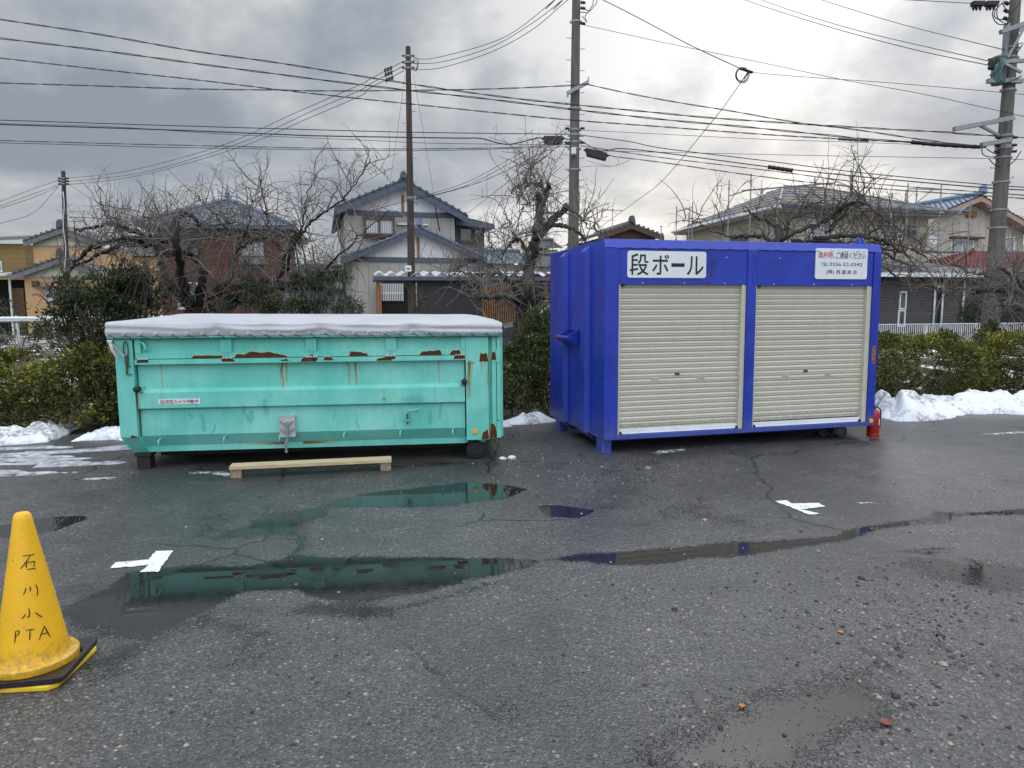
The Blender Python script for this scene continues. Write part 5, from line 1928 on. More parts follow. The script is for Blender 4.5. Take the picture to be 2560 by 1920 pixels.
for (a, za, b, zb_) in ((ul, zl, up, zp), (up, zp, ur, zr)):
    mb.ext([(a, -0.52, za + 0.0), (b, -0.52, zb_ + 0.0), (b, -0.52, zb_ + 0.07), (a, -0.52, za + 0.07)], (0, 7.6, 0))
    n = int(abs(b - a) / 0.28)
    for k in range(n):
        t = (k + 0.5) / n
        mb.tube([(a + (b - a) * t, -0.58, za + (zb_ - za) * t + 0.055), (a + (b - a) * t, -0.40, za + (zb_ - za) * t + 0.055)], 0.06, 8)
ridge_line(mb, (up, -0.5, zp + 0.12), (up, 7.0, zp + 0.12), 0.12)
onigawara(mb, (up, -0.5, zp + 0.10), 0.27)
# lower roof of the side wing
ue, ze = uz(*c3(1920, 560), 0.4)
us0, zs0 = uz(*c3(1470, 470), 0.4)
tile_slope(mb, (ue, 0.4, ze), (ue, 6.8, ze), (us0 - .2, 6.8, zs0 + .1), (us0 - .2, 0.4, zs0 + .1), lip=0.02)
mb.ext([(us0, 0.36, zs0 + .02), (ue, 0.36, ze - 0.02), (ue, 0.36, ze - 0.22), (us0, 0.36, zs0 - .34)], (0, 0.05, 0), 1)
mb.ext([(us0, 0.42, zs0 - .3), (ue, 0.42, ze - 0.12), (ue, 0.42, ze - 0.16), (us0, 0.42, zs0 - .36)], (0, 6.0, 0), 1)
# left soffit / gutter
mb.ext([(ul, -0.45, zl - 0.28), (0, -0.45, zl - 0.28 + 0.25), (0, -0.45, zl - 0.33 + 0.25), (ul, -0.45, zl - 0.33)], (0, 7.2, 0), 1)
mb.tube([(ul + 0.02, -0.5, zl - 0.20), (ul + 0.02, 7.0, zl - 0.20)], 0.06, 8, 1)
mb.tube([(ul + 0.05, -0.3, zl - 0.25), (ul + 0.15, -0.25, zl - 1.3), (-0.05, -0.03, zl - 1.6), (-0.05, -0.03, GZ)], 0.035, 8, 1)
mb.build('roof', [MT['grey_tile'], MT['navy_board']], h)
# bay window
a, b = uz(*c3(415, 690)), uz(*c3(755, 500))
f = window(h, a[0], b[0], a[1], b[1], -0.28, MT['brown_frame'], MT['curtain'], 1, 0.09, 0.08, sill=False)
mb = MB()
mb.bb(a[0] - .03, b[0] + .03, -0.32, 0, b[1], b[1] + 0.07)
mb.bb(a[0] - .02, b[0] + .02, -0.30, 0, a[1] - 0.09, a[1])
mb.bb(a[0], a[0] + 0.06, -0.26, 0, a[1], b[1])
mb.bb(b[0] - 0.06, b[0], -0.26, 0, a[1], b[1])
mb.build('bay_box', MT['brown_frame'], f)
a, b = uz(*c3(1518, 755), 0.9), uz(*c3(1660, 603), 0.9)
window(h, a[0], b[0], a[1], b[1], 0.9, MT['brown_frame'], MT['glass'], 0, 0.05, 0.05)
a, b = uz(*c3(800, 640)), uz(*c3(1150, 560))
mb = MB()
mb.bb(a[0], b[0], -0.14, 0, b[1] - 0.05, b[1])
mb.build('awning', MT['white_trim'], h)
mb = MB()
ob = uz(*c3(1715, 640), 0.9)
mb.lathe([(0.02, -0.09), (0.07, -0.06), (0.08, 0.0)], (ob[0], 0.9, ob[1]), 12, axis='y')
mb.build('vent_hood', MT['white_trim'], h)
# lower front gable
V2 = -2.2
up2, zp2 = uz(*c3(1050, 585), V2)
ul2, zl2 = uz(*c3(150, 950), V2)
ur2, zr2 = uz(*c3(1830, 950), V2)
za2 = uz(*c3(600, 925), V2)[1]
uA = uz(*c3(285, 1000), V2)[0]
uB = uz(*c3(1750, 1000), V2)[0]
s1_, s2_ = (zp2 - zl2) / (up2 - ul2), (zp2 - zr2) / (ur2 - up2)
mb = MB()
mb.bb(uA, uB, V2 + 0.4, -0.01, GZ, za2)
mb.build('porch_wall', MT['grey_siding'], h)
wall_poly('gable', [(uA, za2 + 0.001), (uB, za2 + 0.001), (uB, max(za2 + .02, zp2 - s2_ * (uB - up2) - 0.1)), (up2, zp2 - 0.10), (uA, max(za2 + .02, zp2 - s1_ * (up2 - uA) - 0.1))], V2 + 0.41, 0.15, MT['white_plaster'], h)
mb = MB()
mb.bb(uA - .1, uB + .1, V2 + 0.35, V2 + 0.45, za2 - 0.20, za2)
board(mb, (ul2, zl2), (up2, zp2), 0.24, V2, V2 + 0.07)
board(mb, (up2, zp2), (ur2, zr2), 0.24, V2, V2 + 0.07)
mb.build('bargeboard', MT['navy_board'], h)
mb = MB()
mb.bb(up2 - 0.05, up2 + 0.05, V2 + 0.34, V2 + 0.409, za2, zp2 - 0.40)
mb.build('gable_strut', MT['timber'], h)
mb = MB()
for (a, za, b, zb_) in ((ul2, zl2, up2, zp2), (up2, zp2, ur2, zr2)):
    mb.ext([(a, V2 - .02, za), (b, V2 - .02, zb_), (b, V2 - .02, zb_ + 0.06), (a, V2 - .02, za + 0.06)], (0, -V2, 0))
    n = int(abs(b - a) / 0.27)
    for k in range(n):
        t = (k + 0.5) / n
        mb.tube([(a + (b - a) * t, V2 - 0.07, za + (zb_ - za) * t + 0.045), (a + (b - a) * t, -0.05, za + (zb_ - za) * t + 0.045)], 0.055, 8)
ridge_line(mb, (up2, V2, zp2 + 0.1), (up2, -0.05, zp2 + 0.1), 0.10)
onigawara(mb, (up2, V2, zp2 + 0.10), 0.26)
mb.build('roof', MT['blue_tile'], h)
# porch lattice, orange post, dark sheet painted as the recess shade
V3 = V2 + 0.2
a, b = uz(*c3(610, 1440), V3), uz(*c3(870, 1240), V3)
mb = MB()
for k in range(13):
    u = a[0] + (b[0] - a[0]) * (k + .5) / 13
    mb.bb(u - 0.02, u + 0.02, V3, V3 + 0.03, a[1], b[1])
mb.bb(a[0], b[0], V3 + 0.03, V3 + 0.05, a[1] + 0.3, a[1] + 0.36)
mb.build('lattice', MT['white_trim'], h)
a, b = uz(*c3(560, 1580), V3), uz(*c3(612, 1250), V3)
mb = MB()
mb.bb(a[0], b[0], V3 - 0.1, V3 + 0.05, GZ, b[1])
mb.build('porch_post', MT['timber'], h)
a, b = uz(*c3(620, 1585), V3 + 0.1), uz(*c3(1000, 1200), V3 + 0.1)
mb = MB()
mb.bb(a[0], b[0], V3 + 0.1, V3 + 0.15, GZ, b[1])
mb.build('recess_shade', MT['black_dark'], h)

# ---- carport in front of it
CFr = Frame(P(910, 700, 23.5), 0.20)
cp = thing('carport', 'carport with pale corrugated roof over a charcoal wall before grey house', 'carport', (CFr.o[0], CFr.o[1], 0), CFr.yaw)
cz = CFr.uz
uE = cz(1420, 690)[0]
zf = cz(*c3(700, 1170))[1]
zk = cz(*c3(900, 1115), 2.6)[1]
mb = MB()
xs = np.linspace(0.35, uE + 1.5, 260)
w = 0.055 * np.sin(xs * 2 * PI / 0.42)
mb.grid(np.stack([np.stack([xs, np.full(260, v), z + w], -1) for v, z in ((-0.2, zf + 0.10), (2.6, zk + 0.02))], 1))
mb.build('roof', MT['corrugated'], cp)
mb = MB()
mb.bb(0.30, uE + 1.5, -0.18, -0.12, zf - 0.10, zf + 0.03)
mb.bb(0.30, uE + 1.5, 2.4, 2.5, zf - 0.06, zf + 0.04)
mb.build('fascia', MT['navy_board'], cp)
uw0, uw1 = cz(*c3(1030, 1300))[0], cz(*c3(1790, 1300))[0]
mb = MB()
mb.bb(uw0, uw1, 0.05, 0.2, GZ - .1, zf - 0.11)
mb.build('wall', MT['charcoal'], cp)
for u in (0.4, uw1 + 2.2, uE + 0.6):
    mb = MB()
    mb.bb(u, u + 0.12, 0.0, 0.12, GZ - .1, zf - 0.1)
    mb.build('post', MT['timber'], cp)
mb = MB()
mb.bb(uw1 + 0.4, uE + 1.5, 3.2, 3.4, GZ, zf + 0.3)
mb.build('rear_wall', MT['black_dark'], cp)

# ---- brown timber slat fence
SF = Frame(P(1207, 760, 22.0), 0.20)
sf = thing('slat_fence', 'screen of upright brown timber slats on a pale kerb behind bare tree', 'fence', (SF.o[0], SF.o[1], 0), SF.yaw)
u1, zt_ = SF.uz(1300, 718)
zb_ = SF.uz(1250, 822)[1]
mb = MB()
k = 0
u = 0.0
while u < u1 + 0.1:
    mb.bb(u, u + 0.035, 0, 0.03, zb_ + 0.06, zt_ + 0.14)
    u += 0.072
mb.build('slats', MT['timber'], sf)
mb = MB()
mb.bb(-0.02, u1 + 0.15, 0.031, 0.06, zb_ + 0.02, zb_ + 0.08)
mb.bb(-0.02, u1 + 0.15, 0.031, 0.06, zt_ - 0.1, zt_ - 0.03)
mb.build('rail', MT['dark_timber'], sf)
mb = MB()
mb.bb(-0.05, u1 + 0.2, -0.05, 0.12, zb_ - 0.10, zb_ + 0.0)
mb.build('kerb', MT['white_trim'], sf)
mb = MB()
mb.bb(-0.05, u1 + 0.2, -0.03, 0.10, 0.3, zb_ - 0.101)
mb.build('base_wall', MT['brick'], sf)
mb = MB()
mb.bb(u1 + 0.35, u1 + 0.55, 0.3, 0.5, GZ, zt_ + 0.2)
mb.build('gate_post', simple('orange_post', (0.42, 0.19, 0.05), 0.7), sf)

# ---- parked car glimpsed behind the tree
pc = P(1405, 790, 19.5)
car = thing('parked_car', 'dark car parked behind the bush left of the blue container', 'car', (pc[0], pc[1], 0.42), 0.25)
mb = MB()
prof_c = [(-2.0, 0.25), (-2.05, 0.55), (-1.9, 0.78), (-1.1, 0.92), (1.7, 0.95), (2.0, 0.75), (2.05, 0.3)]
mb.ext([(x, -0.8, z) for x, z in prof_c], (0, 1.6, 0))
mb.build('body', simple('dark_car_paint', (0.05, 0.055, 0.06), 0.25), car, bevel=0.05)
mb = MB()
mb.ext([(-1.1, -0.68, 0.921), (-0.45, -0.62, 1.42), (1.0, -0.62, 1.45), (1.65, -0.68, 0.951)], (0, 1.3, 0))
mb.build('cabin', MT['glass'], car, bevel=0.04)
mb = MB()
mb.bar((-1.12, -0.69, 0.925), (-0.46, -0.63, 1.43), 0.07, 0.05)
mb.bb(-0.46, 1.0, -0.63, 0.7, 1.452, 1.475)
mb.build('roof_frame', MT['white_trim'], car)
for x in (-1.3, 1.3):
    for y in (-0.78, 0.6):
        mb = MB()
        mb.lathe([(0.05, 0), (0.28, 0), (0.31, 0.03), (0.31, 0.15), (0.28, 0.18), (0.05, 0.18)], (x, y, 0.31), 20, axis='y')
        mb.build('wheel', MT['rubber'], car, smooth=True)

# ---- red brown brick house with a hipped roof
BFm = Frame(P(392, 560, 33), 0.20)
bh = thing('hipped_house', 'two storey red brown brick house with blue grey hipped tile roof', 'house', (BFm.o[0], BFm.o[1], 0), BFm.yaw)
bz = BFm.uz
c2_ = lambda x, y: (350 + x / 4.424, 480 + y / 4.424)
uW = bz(*c2_(1560, 600))[0]
ze_ = bz(*c2_(800, 375))[1]
mb = MB()
mb.bb(0, uW, 0, 6.5, GZ, ze_)
mb.build('wall', MT['brick'], bh)
zo = ze_ - 0.05
o0, o1 = -0.75, uW + 0.75
ax, az = bz(*c2_(970, 95), 3.2)
mb = MB()
A0, A1, A2, A3 = (o0, -0.75, zo), (o1, -0.75, zo), (o1, 7.2, zo), (o0, 7.2, zo)
apex = (ax, 3.2, az)
tile_slope(mb, A0, A1, apex, apex, 0.27, 0.26, 0.04)
tile_slope(mb, A1, A2, apex, apex, 0.27, 0.26, 0.04)
tile_slope(mb, A2, A3, apex, apex, 0.27, 0.26, 0.04)
tile_slope(mb, A3, A0, apex, apex, 0.27, 0.26, 0.04)
for A in (A0, A1, A2, A3):
    A = np.array(A)
    d = (A - np.array(apex))
    ridge_line(mb, A * 1.0 + np.array([0, 0, .10]), np.array(apex) + np.array([0, 0, .10]), 0.11)
    onigawara(mb, tuple(A + np.array([0, 0.1, 0.12])), 0.22)
mb.lathe([(0.16, 0), (0.2, 0.1), (0.12, 0.2), (0.14, 0.3), (0.06, 0.45), (0.01, 0.75)], (ax, 3.2, az + 0.08), 10)
mb.build('roof', MT['blue_tile'], bh)
mb = MB()
mb.bb(o0 + .02, o1 - .02, -0.74, 7.18, zo - 0.10, zo - 0.02)
mb.bb(o0, o1, -0.78, -0.70, zo - 0.14, zo + 0.03)
mb.bb(-0.05, uW + .05, -0.04, 0.0, ze_ - 0.45, ze_ - 0.11)
mb.build('eave', MT['navy_board'], bh)
a, b = bz(*c2_(1130, 700)), bz(*c2_(1365, 560))
window(bh, a[0], b[0], a[1], b[1], 0, MT['galv'], MT['curtain'], 1, 0.05, 0.06)
mb = MB()
mb.bb(a[0] - .1, b[0] + .1, -0.35, -0.02, a[1] - 0.45, a[1] - 0.10)
mb.build('balcony_box', MT['grey_sheet'], bh)
a, b = bz(*c2_(450, 690)), bz(*c2_(640, 560))
window(bh, a[0], b[0], a[1], b[1], 0, MT['galv'], MT['glass'], 1, 0.05, 0.06)
a, b = bz(*c2_(430, 1290)), bz(*c2_(640, 1000))
window(bh, a[0], b[0], a[1], b[1], 0, MT['white_trim'], MT['glass'], 1, 0.05, 0.06)

# ---- orange house with two stacked gables at left
c1_ = lambda x, y: (x / 5.267, 520 + y / 5.267)
OF = Frame(P(*c1_(410, 700), 41), 0.16)
oh = thing('rendered_house', 'orange rendered house with cream gables and dark tile roofs at left', 'house', (OF.o[0], OF.o[1], 0), OF.yaw)
oz = OF.uz
for (V_, pk, el, er, wl_, wr_, bandx, nm) in ((0.0, (800, 265), (300, 440), (1290, 455), 410, 1250, (610, 490), 'upper'), (-2.6, (800, 650), (150, 875), (1300, 840), 255, 1350, (600, 905), 'lower')):
    pu, pz = oz(*c1_(*pk), V_)
    lu, lz = oz(*c1_(*el), V_)
    ru, rz_ = oz(*c1_(*er), V_)
    wl0, wr0 = oz(*c1_(wl_, 700), V_)[0], oz(*c1_(wr_, 700), V_)[0]
    bz_ = oz(*c1_(*bandx), V_)[1]
    mb = MB()
    mb.bb(wl0, wr0, V_ + 0.35, V_ + (6.0 if V_ == 0 else 2.9), GZ, bz_)
    mb.build('wall', MT['orange_wall'], oh)
    k1, k2 = (pz - lz) / (pu - lu), (pz - rz_) / (ru - pu)
    wall_poly('gable', [(wl0, bz_), (wr0, bz_), (wr0, max(bz_ + .05, pz - k2 * (wr0 - pu) - .1)), (pu, pz - .1), (wl0, max(bz_ + .05, pz - k1 * (pu - wl0) - .1))], V_ + 0.36, 0.2, MT['cream_wall'], oh)
    mb = MB()
    board(mb, (lu, lz), (pu, pz), 0.30, V_, V_ + 0.08)
    board(mb, (pu, pz), (ru, rz_), 0.30, V_, V_ + 0.08)
    mb.build('bargeboard', MT['grey_sheet'], oh)
    mb = MB()
    mb.bb(wl0, wr0, V_ + 0.30, V_ + 0.349, bz_ - 0.04, bz_ + 0.04)
    mb.build('gable_band', MT['galv'], oh)
    mb = MB()
    dp = 6.5 if V_ == 0 else 2.5
    for (a, za, b, zb_) in ((lu, lz, pu, pz), (pu, pz, ru, rz_)):
        mb.ext([(a, V_ - .03, za), (b, V_ - .03, zb_), (b, V_ - .03, zb_ + 0.07), (a, V_ - .03, za + 0.07)], (0, dp, 0))
        n = int(abs(b - a) / 0.28)
        for k in range(n):
            t = (k + 0.5) / n
            mb.tube([(a + (b - a) * t, V_ - .08, za + (zb_ - za) * t + .07), (a + (b - a) * t, V_ + dp, za + (zb_ - za) * t + .07)], 0.08, 6)
    ridge_line(mb, (pu, V_, pz + .1), (pu, V_ + dp, pz + .1), 0.12)
    onigawara(mb, (pu, V_ - .02, pz + .1), 0.42)
    mb.build('roof', MT['grey_tile'], oh)
a, b = oz(*c1_(610, 1230), -2.25), oz(*c1_(745, 1060), -2.25)
window(oh, a[0], b[0], a[1], b[1], -2.25, MT['white_trim'], MT['curtain'], 1, 0.05)
mb = MB()
mb.bb(a[0] - .25, b[0] + .25, -2.6, -2.26, b[1] + 0.03, b[1] + 0.12)
mb.build('window_hood', MT['grey_tile'], oh)
a, b = oz(*c1_(440, 1040), -2.25), oz(*c1_(520, 960), -2.25)
mb = MB()
mb.bb(a[0], b[0], -2.45, -2.251, a[1], b[1])
mb.build('meter_box', simple('dark_red_box', (0.10, 0.025, 0.02), 0.5), oh, bevel=0.04)

# ---- ochre house at the left picture edge
KF = Frame(P(-140, 640, 44), 0.14)
kh = thing('boarded_house', 'ochre boarded house with grey sheet roof at the left picture edge', 'house', (KF.o[0], KF.o[1], 0), KF.yaw)
kz = KF.uz
uK = kz(*c1_(325, 600))[0]
zK = kz(*c1_(100, 470))[1]
mb = MB()
mb.bb(0, uK, 0, 6, GZ, zK)
mb.build('wall', MT['ochre_wall'], kh)
ue_, ze2 = kz(*c1_(385, 400), -0.6)
zz0 = kz(*c1_(0, 465), -0.6)[1]
mb = MB()
mb.ext([(-0.5, -0.6, zz0 - 0.0), (ue_, -0.6, ze2 - 0.05), (ue_, 6.3, ze2 + 0.9), (-0.5, 6.3, zz0 + 0.9)], (0, 0, 0.14))
for k in range(11):
    t = k / 10
    u = -0.5 + (ue_ + .5) * t
    z = zz0 + (ze2 - zz0) * t + .14
    mb.bar((u, -0.62, z), (u, 6.3, z + .92), 0.06, 0.06)
mb.build('roof', MT['grey_sheet'], kh)
a, b = kz(*c1_(-60, 840)), kz(*c1_(25, 700))
window(kh, a[0], b[0], a[1], b[1], 0, MT['white_trim'], MT['glass'], 0, 0.08)
# open shed between
SFm = Frame(P(-60, 740, 40), 0.14)
sh_ = thing('lean_to_shed', 'dark open lean to shed with pale roof left of orange house', 'shed', (SFm.o[0], SFm.o[1], 0), SFm.yaw)
sz = SFm.uz
u1_, z1_ = sz(*c1_(150, 870))
z0_ = sz(*c1_(0, 920))[1]
mb = MB()
mb.ext([(-1.0, -0.5, z0_ - .15), (u1_, -0.5, z1_ - .1), (u1_, 3.0, z1_ + .3), (-1.0, 3.0, z0_ + .25)], (0, 0, 0.12))
mb.build('roof', MT['corrugated'], sh_)
mb = MB()
mb.bb(-1.0, sz(*c1_(250, 1000))[0], 2.2, 2.4, GZ, z0_)
mb.build('back_wall', MT['black_dark'], sh_)
mb = MB()
a, b = sz(*c1_(105, 1260)), sz(*c1_(240, 1050))
mb.bb(a[0], b[0], 0.5, 0.6, GZ, b[1])
mb.build('board_partition', MT['dark_timber'], sh_)
for u in (a[0], -0.4):
    mb = MB()
    mb.bb(u, u + 0.1, 0.2, 0.3, GZ, z0_ + .05)
    mb.build('post', MT['white_trim'], sh_)

# ---- beige house wrapped in scaffolding
WF = Frame(P(1946, 530, 30), 0.245)
wh = thing('scaffolded_house', 'large beige two storey house with patchy hipped roof inside scaffolding', 'house', (WF.o[0], WF.o[1], 0), WF.yaw)
wz = WF.uz
c7 = lambda x, y: (1640 + x / 3.687, 430 + y / 3.687)
c6 = lambda x, y: (2200 + x / 5.53, 400 + y / 5.53)
zE = wz(1946, 517)[1]
UW, VW = wz(2345, 560)[0], 9.6
mb = MB()
mb.bb(0.55, UW, 0.55, VW - .5, GZ, zE - 0.05)
mb.build('wall', MT['beige_wall'], wh)
mb = MB()
e0_, e1_, e2_, e3_ = (0, 0, zE), (UW + .6, 0, zE), (UW + .6, VW, zE), (0, VW, zE)
rz2 = zE + 1.75
r0_, r1_ = (3.6, VW / 2, rz2), (UW - 2.6, VW / 2, rz2)
for quad in ((e0_, e1_, r1_, r0_), (e1_, e2_, r1_, r1_), (e2_, e3_, r0_, r1_), (e3_, e0_, r0_, r0_)):
    q4 = np.array(quad)
    mb.add(np.concatenate([q4, q4 + np.array([0, 0, .06])]), [(0, 1, 2, 3), (4, 5, 6, 7), (0, 1, 5, 4)])
mb.build('roof', MT['patchy_roof'], wh)
mb = MB()
for q in range(1, 7):
    t = q / 7
    for A, Bq, C, D in ((e0_, e1_, r1_, r0_), (e3_, e0_, r0_, r0_)):
        p0 = np.array(A) + (np.array(D) - np.array(A)) * t
        p1 = np.array(Bq) + (np.array(C) - np.array(Bq)) * t
        mb.tube([p0 + [0, 0, .09], p1 + [0, 0, .09]], 0.018, 5)
for A, D in ((e0_, r0_), (e1_, r1_), (r0_, r1_)):
    mb.tube([np.array(A) + [0, 0, .08], np.array(D) + [0, 0, .08]], 0.06, 6)
mb.build('roof_battens', MT['grey_sheet'], wh)
mb = MB()
mb.bb(0.02, UW + .58, 0.02, VW - .02, zE - 0.16, zE - 0.02)
mb.build('soffit', MT['beige_siding'], wh)
mb = MB()
mb.tube([(-0.04, -0.06, zE), (UW + .6, -0.06, zE)], 0.075, 8)
mb.tube([(-0.06, -0.05, zE), (-0.06, VW, zE)], 0.075, 8)
mb.build('gutter', MT['white_trim'], wh)
for (xa, ya, xb, yb, fm, pm, V_) in ((*c7(2125, 610), *c7(2230, 480), 'white_trim', 'glass', 0.55), (*c6(330, 1110), *c6(500, 900), 'galv', 'glass', 0.55), (*c7(1380, 590), *c7(1640, 440), 'white_trim', 'curtain', 0.55)):
    a, b = wz(xa, ya, V_), wz(xb, yb, V_)
    window(wh, a[0], b[0], a[1], b[1], V_, MT[fm], MT[pm], 1, 0.05, 0.06, bars=3)
for v0, v1 in ((3.0, 4.6), (6.3, 7.4)):
    mb = MB()
    mb.bb(0.49, 0.55, v0, v1, zE - 1.75, zE - 0.75)
    f = mb.build('window', MT['galv'], wh)
    mb = MB()
    mb.bb(0.48, 0.489, v0 + .06, v1 - .06, zE - 1.69, zE - 0.81)
    mb.build('pane', MT['glass'], f)
a = wz(*c6(715, 1070), 0.4)
mb = MB()
mb.lathe([(0.02, -0.05), (0.30, -0.14), (0.33, -0.17), (0.30, -0.12), (0.02, -0.02)], (a[0], 0.4, a[1]), 18, axis='y')
mb.build('satellite_dish', MT['white_trim'], wh, smooth=True)

# scaffolding round it
sc_ = thing('scaffolding', 'grey tube scaffolding with rolled netting around the beige house', 'scaffolding', (WF.o[0], WF.o[1], 0), WF.yaw)


def pole_at(u, v, z0, z1, r=0.028):
    mb = MB()
    mb.tube([(u, v, z0), (u, v, z1)], r, 6)
    for z in np.arange(z0 + 0.4, z1, 0.9):
        mb.tube([(u, v, z), (u, v, z + 0.07)], r * 1.9, 6)
    return mb.build('standard', MT['galv'], sc_)


VS = -0.7
for px, py in (c7(1120, 235), c7(1465, 50), c7(1800, -30), c7(2005, 180), c7(2175, 190), c6(390, 320), c6(850, 345), c6(1255, 510)):
    u, z = wz(px, py, VS)
    pole_at(u, VS, GZ, z)
for px, py, v in ((*c7(878, 15), 2.0), (*c7(675, 75), 4.2), (*c7(338, 275), 7.8), (*c7(190, 315), 9.6), (*c7(48, 500), 11.2), (*c7(980, 165), 1.0), (*c7(305, 370), 8.3)):
    d = ray(px, py)
    A = np.array([WF.b, -d[:2]]).T
    vv, t = np.linalg.solve(A, -(WF.o - WF.a * 0.7))
    pole_at(-0.7, float(vv), GZ, float(1.6 + t * d[2]))
for u, z in (wz(*c6(560, 375), VS + 1.0), wz(*c6(175, 455), VS + 2.0)):
    pole_at(u, VS + 1.2, zE - .5, z)


def tube_px(a, b, va, vb, name='ledger', r=0.026, mat='galv'):
    ua, za = wz(*a, va)
    ub, zb_ = wz(*b, vb)
    mb = MB()
    mb.tube([(ua, va, za), (ub, vb, zb_)], r, 6)
    return mb.build(name, MT[mat], sc_)


tube_px(c6(335, 955), c6(1215, 985), VS, VS)
tube_px(c6(335, 1090), c6(1205, 1110), VS, VS)
tube_px(c6(385, 395), c6(850, 412), VS, VS)
tube_px(c6(525, 575), c6(750, 390), VS, VS, 'brace')
tube_px(c6(810, 960), c6(1255, 600), VS, VS, 'brace')
tube_px(c6(940, 1025), c6(1215, 985), VS + 1, VS, 'brace')
tube_px(c7(675, 220), c7(878, 155), 0, 0, 'ledger', 0.03)
tube_px(c7(795, 172), c7(1650, 100), 0, 0, 'ledger', 0.035, 'grey_sheet')
tube_px(c7(190, 365), c7(335, 325), 4, 4)
tube_px(c7(268, 330), c7(430, 405), 4, 4, 'brace', 0.03)
a, b = wz(*c6(780, 1250), VS), wz(*c6(1190, 1250), VS)
mb = MB()
mb.bb(a[0], b[0], VS + .05, VS + 0.55, a[1] - 0.06, a[1])
mb.build('walkway_plank', MT['galv'], sc_)
mb = MB()
ua, za = wz(*c7(1180, 300), VS)
ub, zb_ = wz(*c6(1240, 715), VS)
n = 60
pts = [(ua + (ub - ua) * k / n, VS + .08, za + (zb_ - za) * k / n + 0.03 * math.sin(k * .9)) for k in range(n + 1)]
mb.tube(pts, [0.12 + 0.035 * math.sin(k * 0.95) + (-0.03 if k > 45 else 0) for k in range(n + 1)], 10)
mb.tube([(ua, VS, za - .1), (ub, VS, zb_ - .12)], 0.03, 6)
mb.build('rolled_net', MT['net'], sc_, smooth=True)

# ---- pale house with blue tile gable behind right pole
YF = Frame(P(2330, 600, 36), 0.30)
yh = thing('blue_tiled_house', 'pale boarded house with light blue tile roof behind the right pole', 'house', (YF.o[0], YF.o[1], 0), YF.yaw)
yz = YF.uz
pu, pz = yz(*c6(1400, 500))
lu, lz = yz(*c6(960, 680))
ru, rz_ = yz(*c6(2250, 1000))
mb = MB()
uY = ru - 0.6
mb.bb(0, uY, 0.6, 8, GZ, lz - 0.15)
mb.build('wall', MT['beige_siding'], yh)
k1, k2 = (pz - lz) / (pu - lu), (pz - rz_) / (ru - pu)
wall_poly('gable', [(0, lz - .15), (uY, lz - .15), (uY, max(lz - .1, pz - k2 * (uY - pu) - .2)), (pu, pz - .2), (0, max(lz - .14, pz - k1 * pu - .2))], 0.61, 0.2, MT['beige_siding'], yh)
mb = MB()
board(mb, (lu, lz), (pu, pz), 0.26, -0.05, 0.03)
board(mb, (pu, pz), (ru, rz_), 0.26, -0.05, 0.03)
mb.build('bargeboard', MT['pink_soffit'], yh)
mb = MB()
mb.ext([(pu, 0.03, pz - .22), (ru, 0.03, rz_ - .22), (ru, 0.03, rz_ - .27), (pu, 0.03, pz - .27)], (0, 0.6, 0))
mb.build('soffit', MT['pink_soffit'], yh)
mb = MB()
mb.bb(pu - 0.3, pu + 0.35, 0.45, 0.60, pz - 1.0, pz - 0.72)
mb.build('purlin_end', MT['timber'], yh)
mb = MB()
DY = 9.0
tile_slope(mb, (lu - .2, DY, lz - .05), (lu - .2, -0.1, lz - .05), (pu, -0.1, pz + .02), (pu, DY, pz + .02), 0.30, 0.30, 0.05, lip=0.04)
tile_slope(mb, (ru, -0.1, rz_), (ru, DY, rz_), (pu, DY, pz + .02), (pu, -0.1, pz + .02), 0.30, 0.30, 0.05, lip=0.04)
ridge_line(mb, (pu, -0.1, pz + .16), (pu, DY, pz + .16), 0.14)
onigawara(mb, (pu, -0.1, pz + .18), 0.40)
mb.build('roof', MT['steelblue_tile'], yh)
a, b = yz(*c6(960, 1340), 0.6), yz(*c6(1290, 1110), 0.6)
window(yh, a[0], b[0], a[1], b[1], 0.6, MT['white_trim'], MT['curtain'], 1, 0.08)
mb = MB()
mb.bb(a[0] - .1, b[0] + .4, 0.25, 0.6, b[1] + .05, b[1] + .15)
mb.build('window_hood', MT['brown_frame'], yh)
a, b = yz(*c6(1690, 1280), 0.6), yz(*c6(1860, 1060), 0.6)
window(yh, a[0], b[0], a[1], b[1], 0.6, MT['white_trim'], MT['curtain'], 0, 0.10)

# ---- red tiled annexe
c5 = lambda x, y: (2160 + x / 5.53, 600 + y / 5.53)
RF = Frame(P(2350, 680, 32), 0.26)
rh = thing('red_roofed_annexe', 'low annexe with bright red tile roof behind the right pole', 'house', (RF.o[0], RF.o[1], 0), RF.yaw)
rz = RF.uz
eu, ez = rz(*c5(1130, 400), -0.5)
fu, fz = rz(*c5(2400, 380), -0.5)
tu, tz = rz(*c5(1500, 230), 2.2)
xu, xz = rz(*c5(2500, 130), 2.2)
mb = MB()
tile_slope(mb, (eu, -0.5, ez), (fu + 3, -0.5, ez), (xu + 3, 2.2, tz + .25), (tu, 2.2, tz + .25), 0.24, 0.22, 0.06, lip=0.03)
tile_slope(mb, (eu, 3.5, ez), (eu, -0.5, ez), (tu, 2.2, tz + .25), (tu, 2.2, tz + .25), 0.24, 0.22, 0.06, lip=0.03)
ridge_line(mb, (eu, -0.5, ez + .08), (tu, 2.2, tz + .33), 0.09)
mb.build('roof', MT['red_tile'], rh)
mb = MB()
mb.bb(eu + .5, fu + 3, 0, 3, GZ, ez - .1)
mb.build('wall', MT['beige_siding'], rh)
mb = MB()
mb.bb(eu + 2.2, fu + 2.5, -0.02, 0.0, GZ, ez - .5)
mb.build('opening_shade', MT['black_dark'], rh)  # flat dark sheet on the wall, painted as the shade of the opening

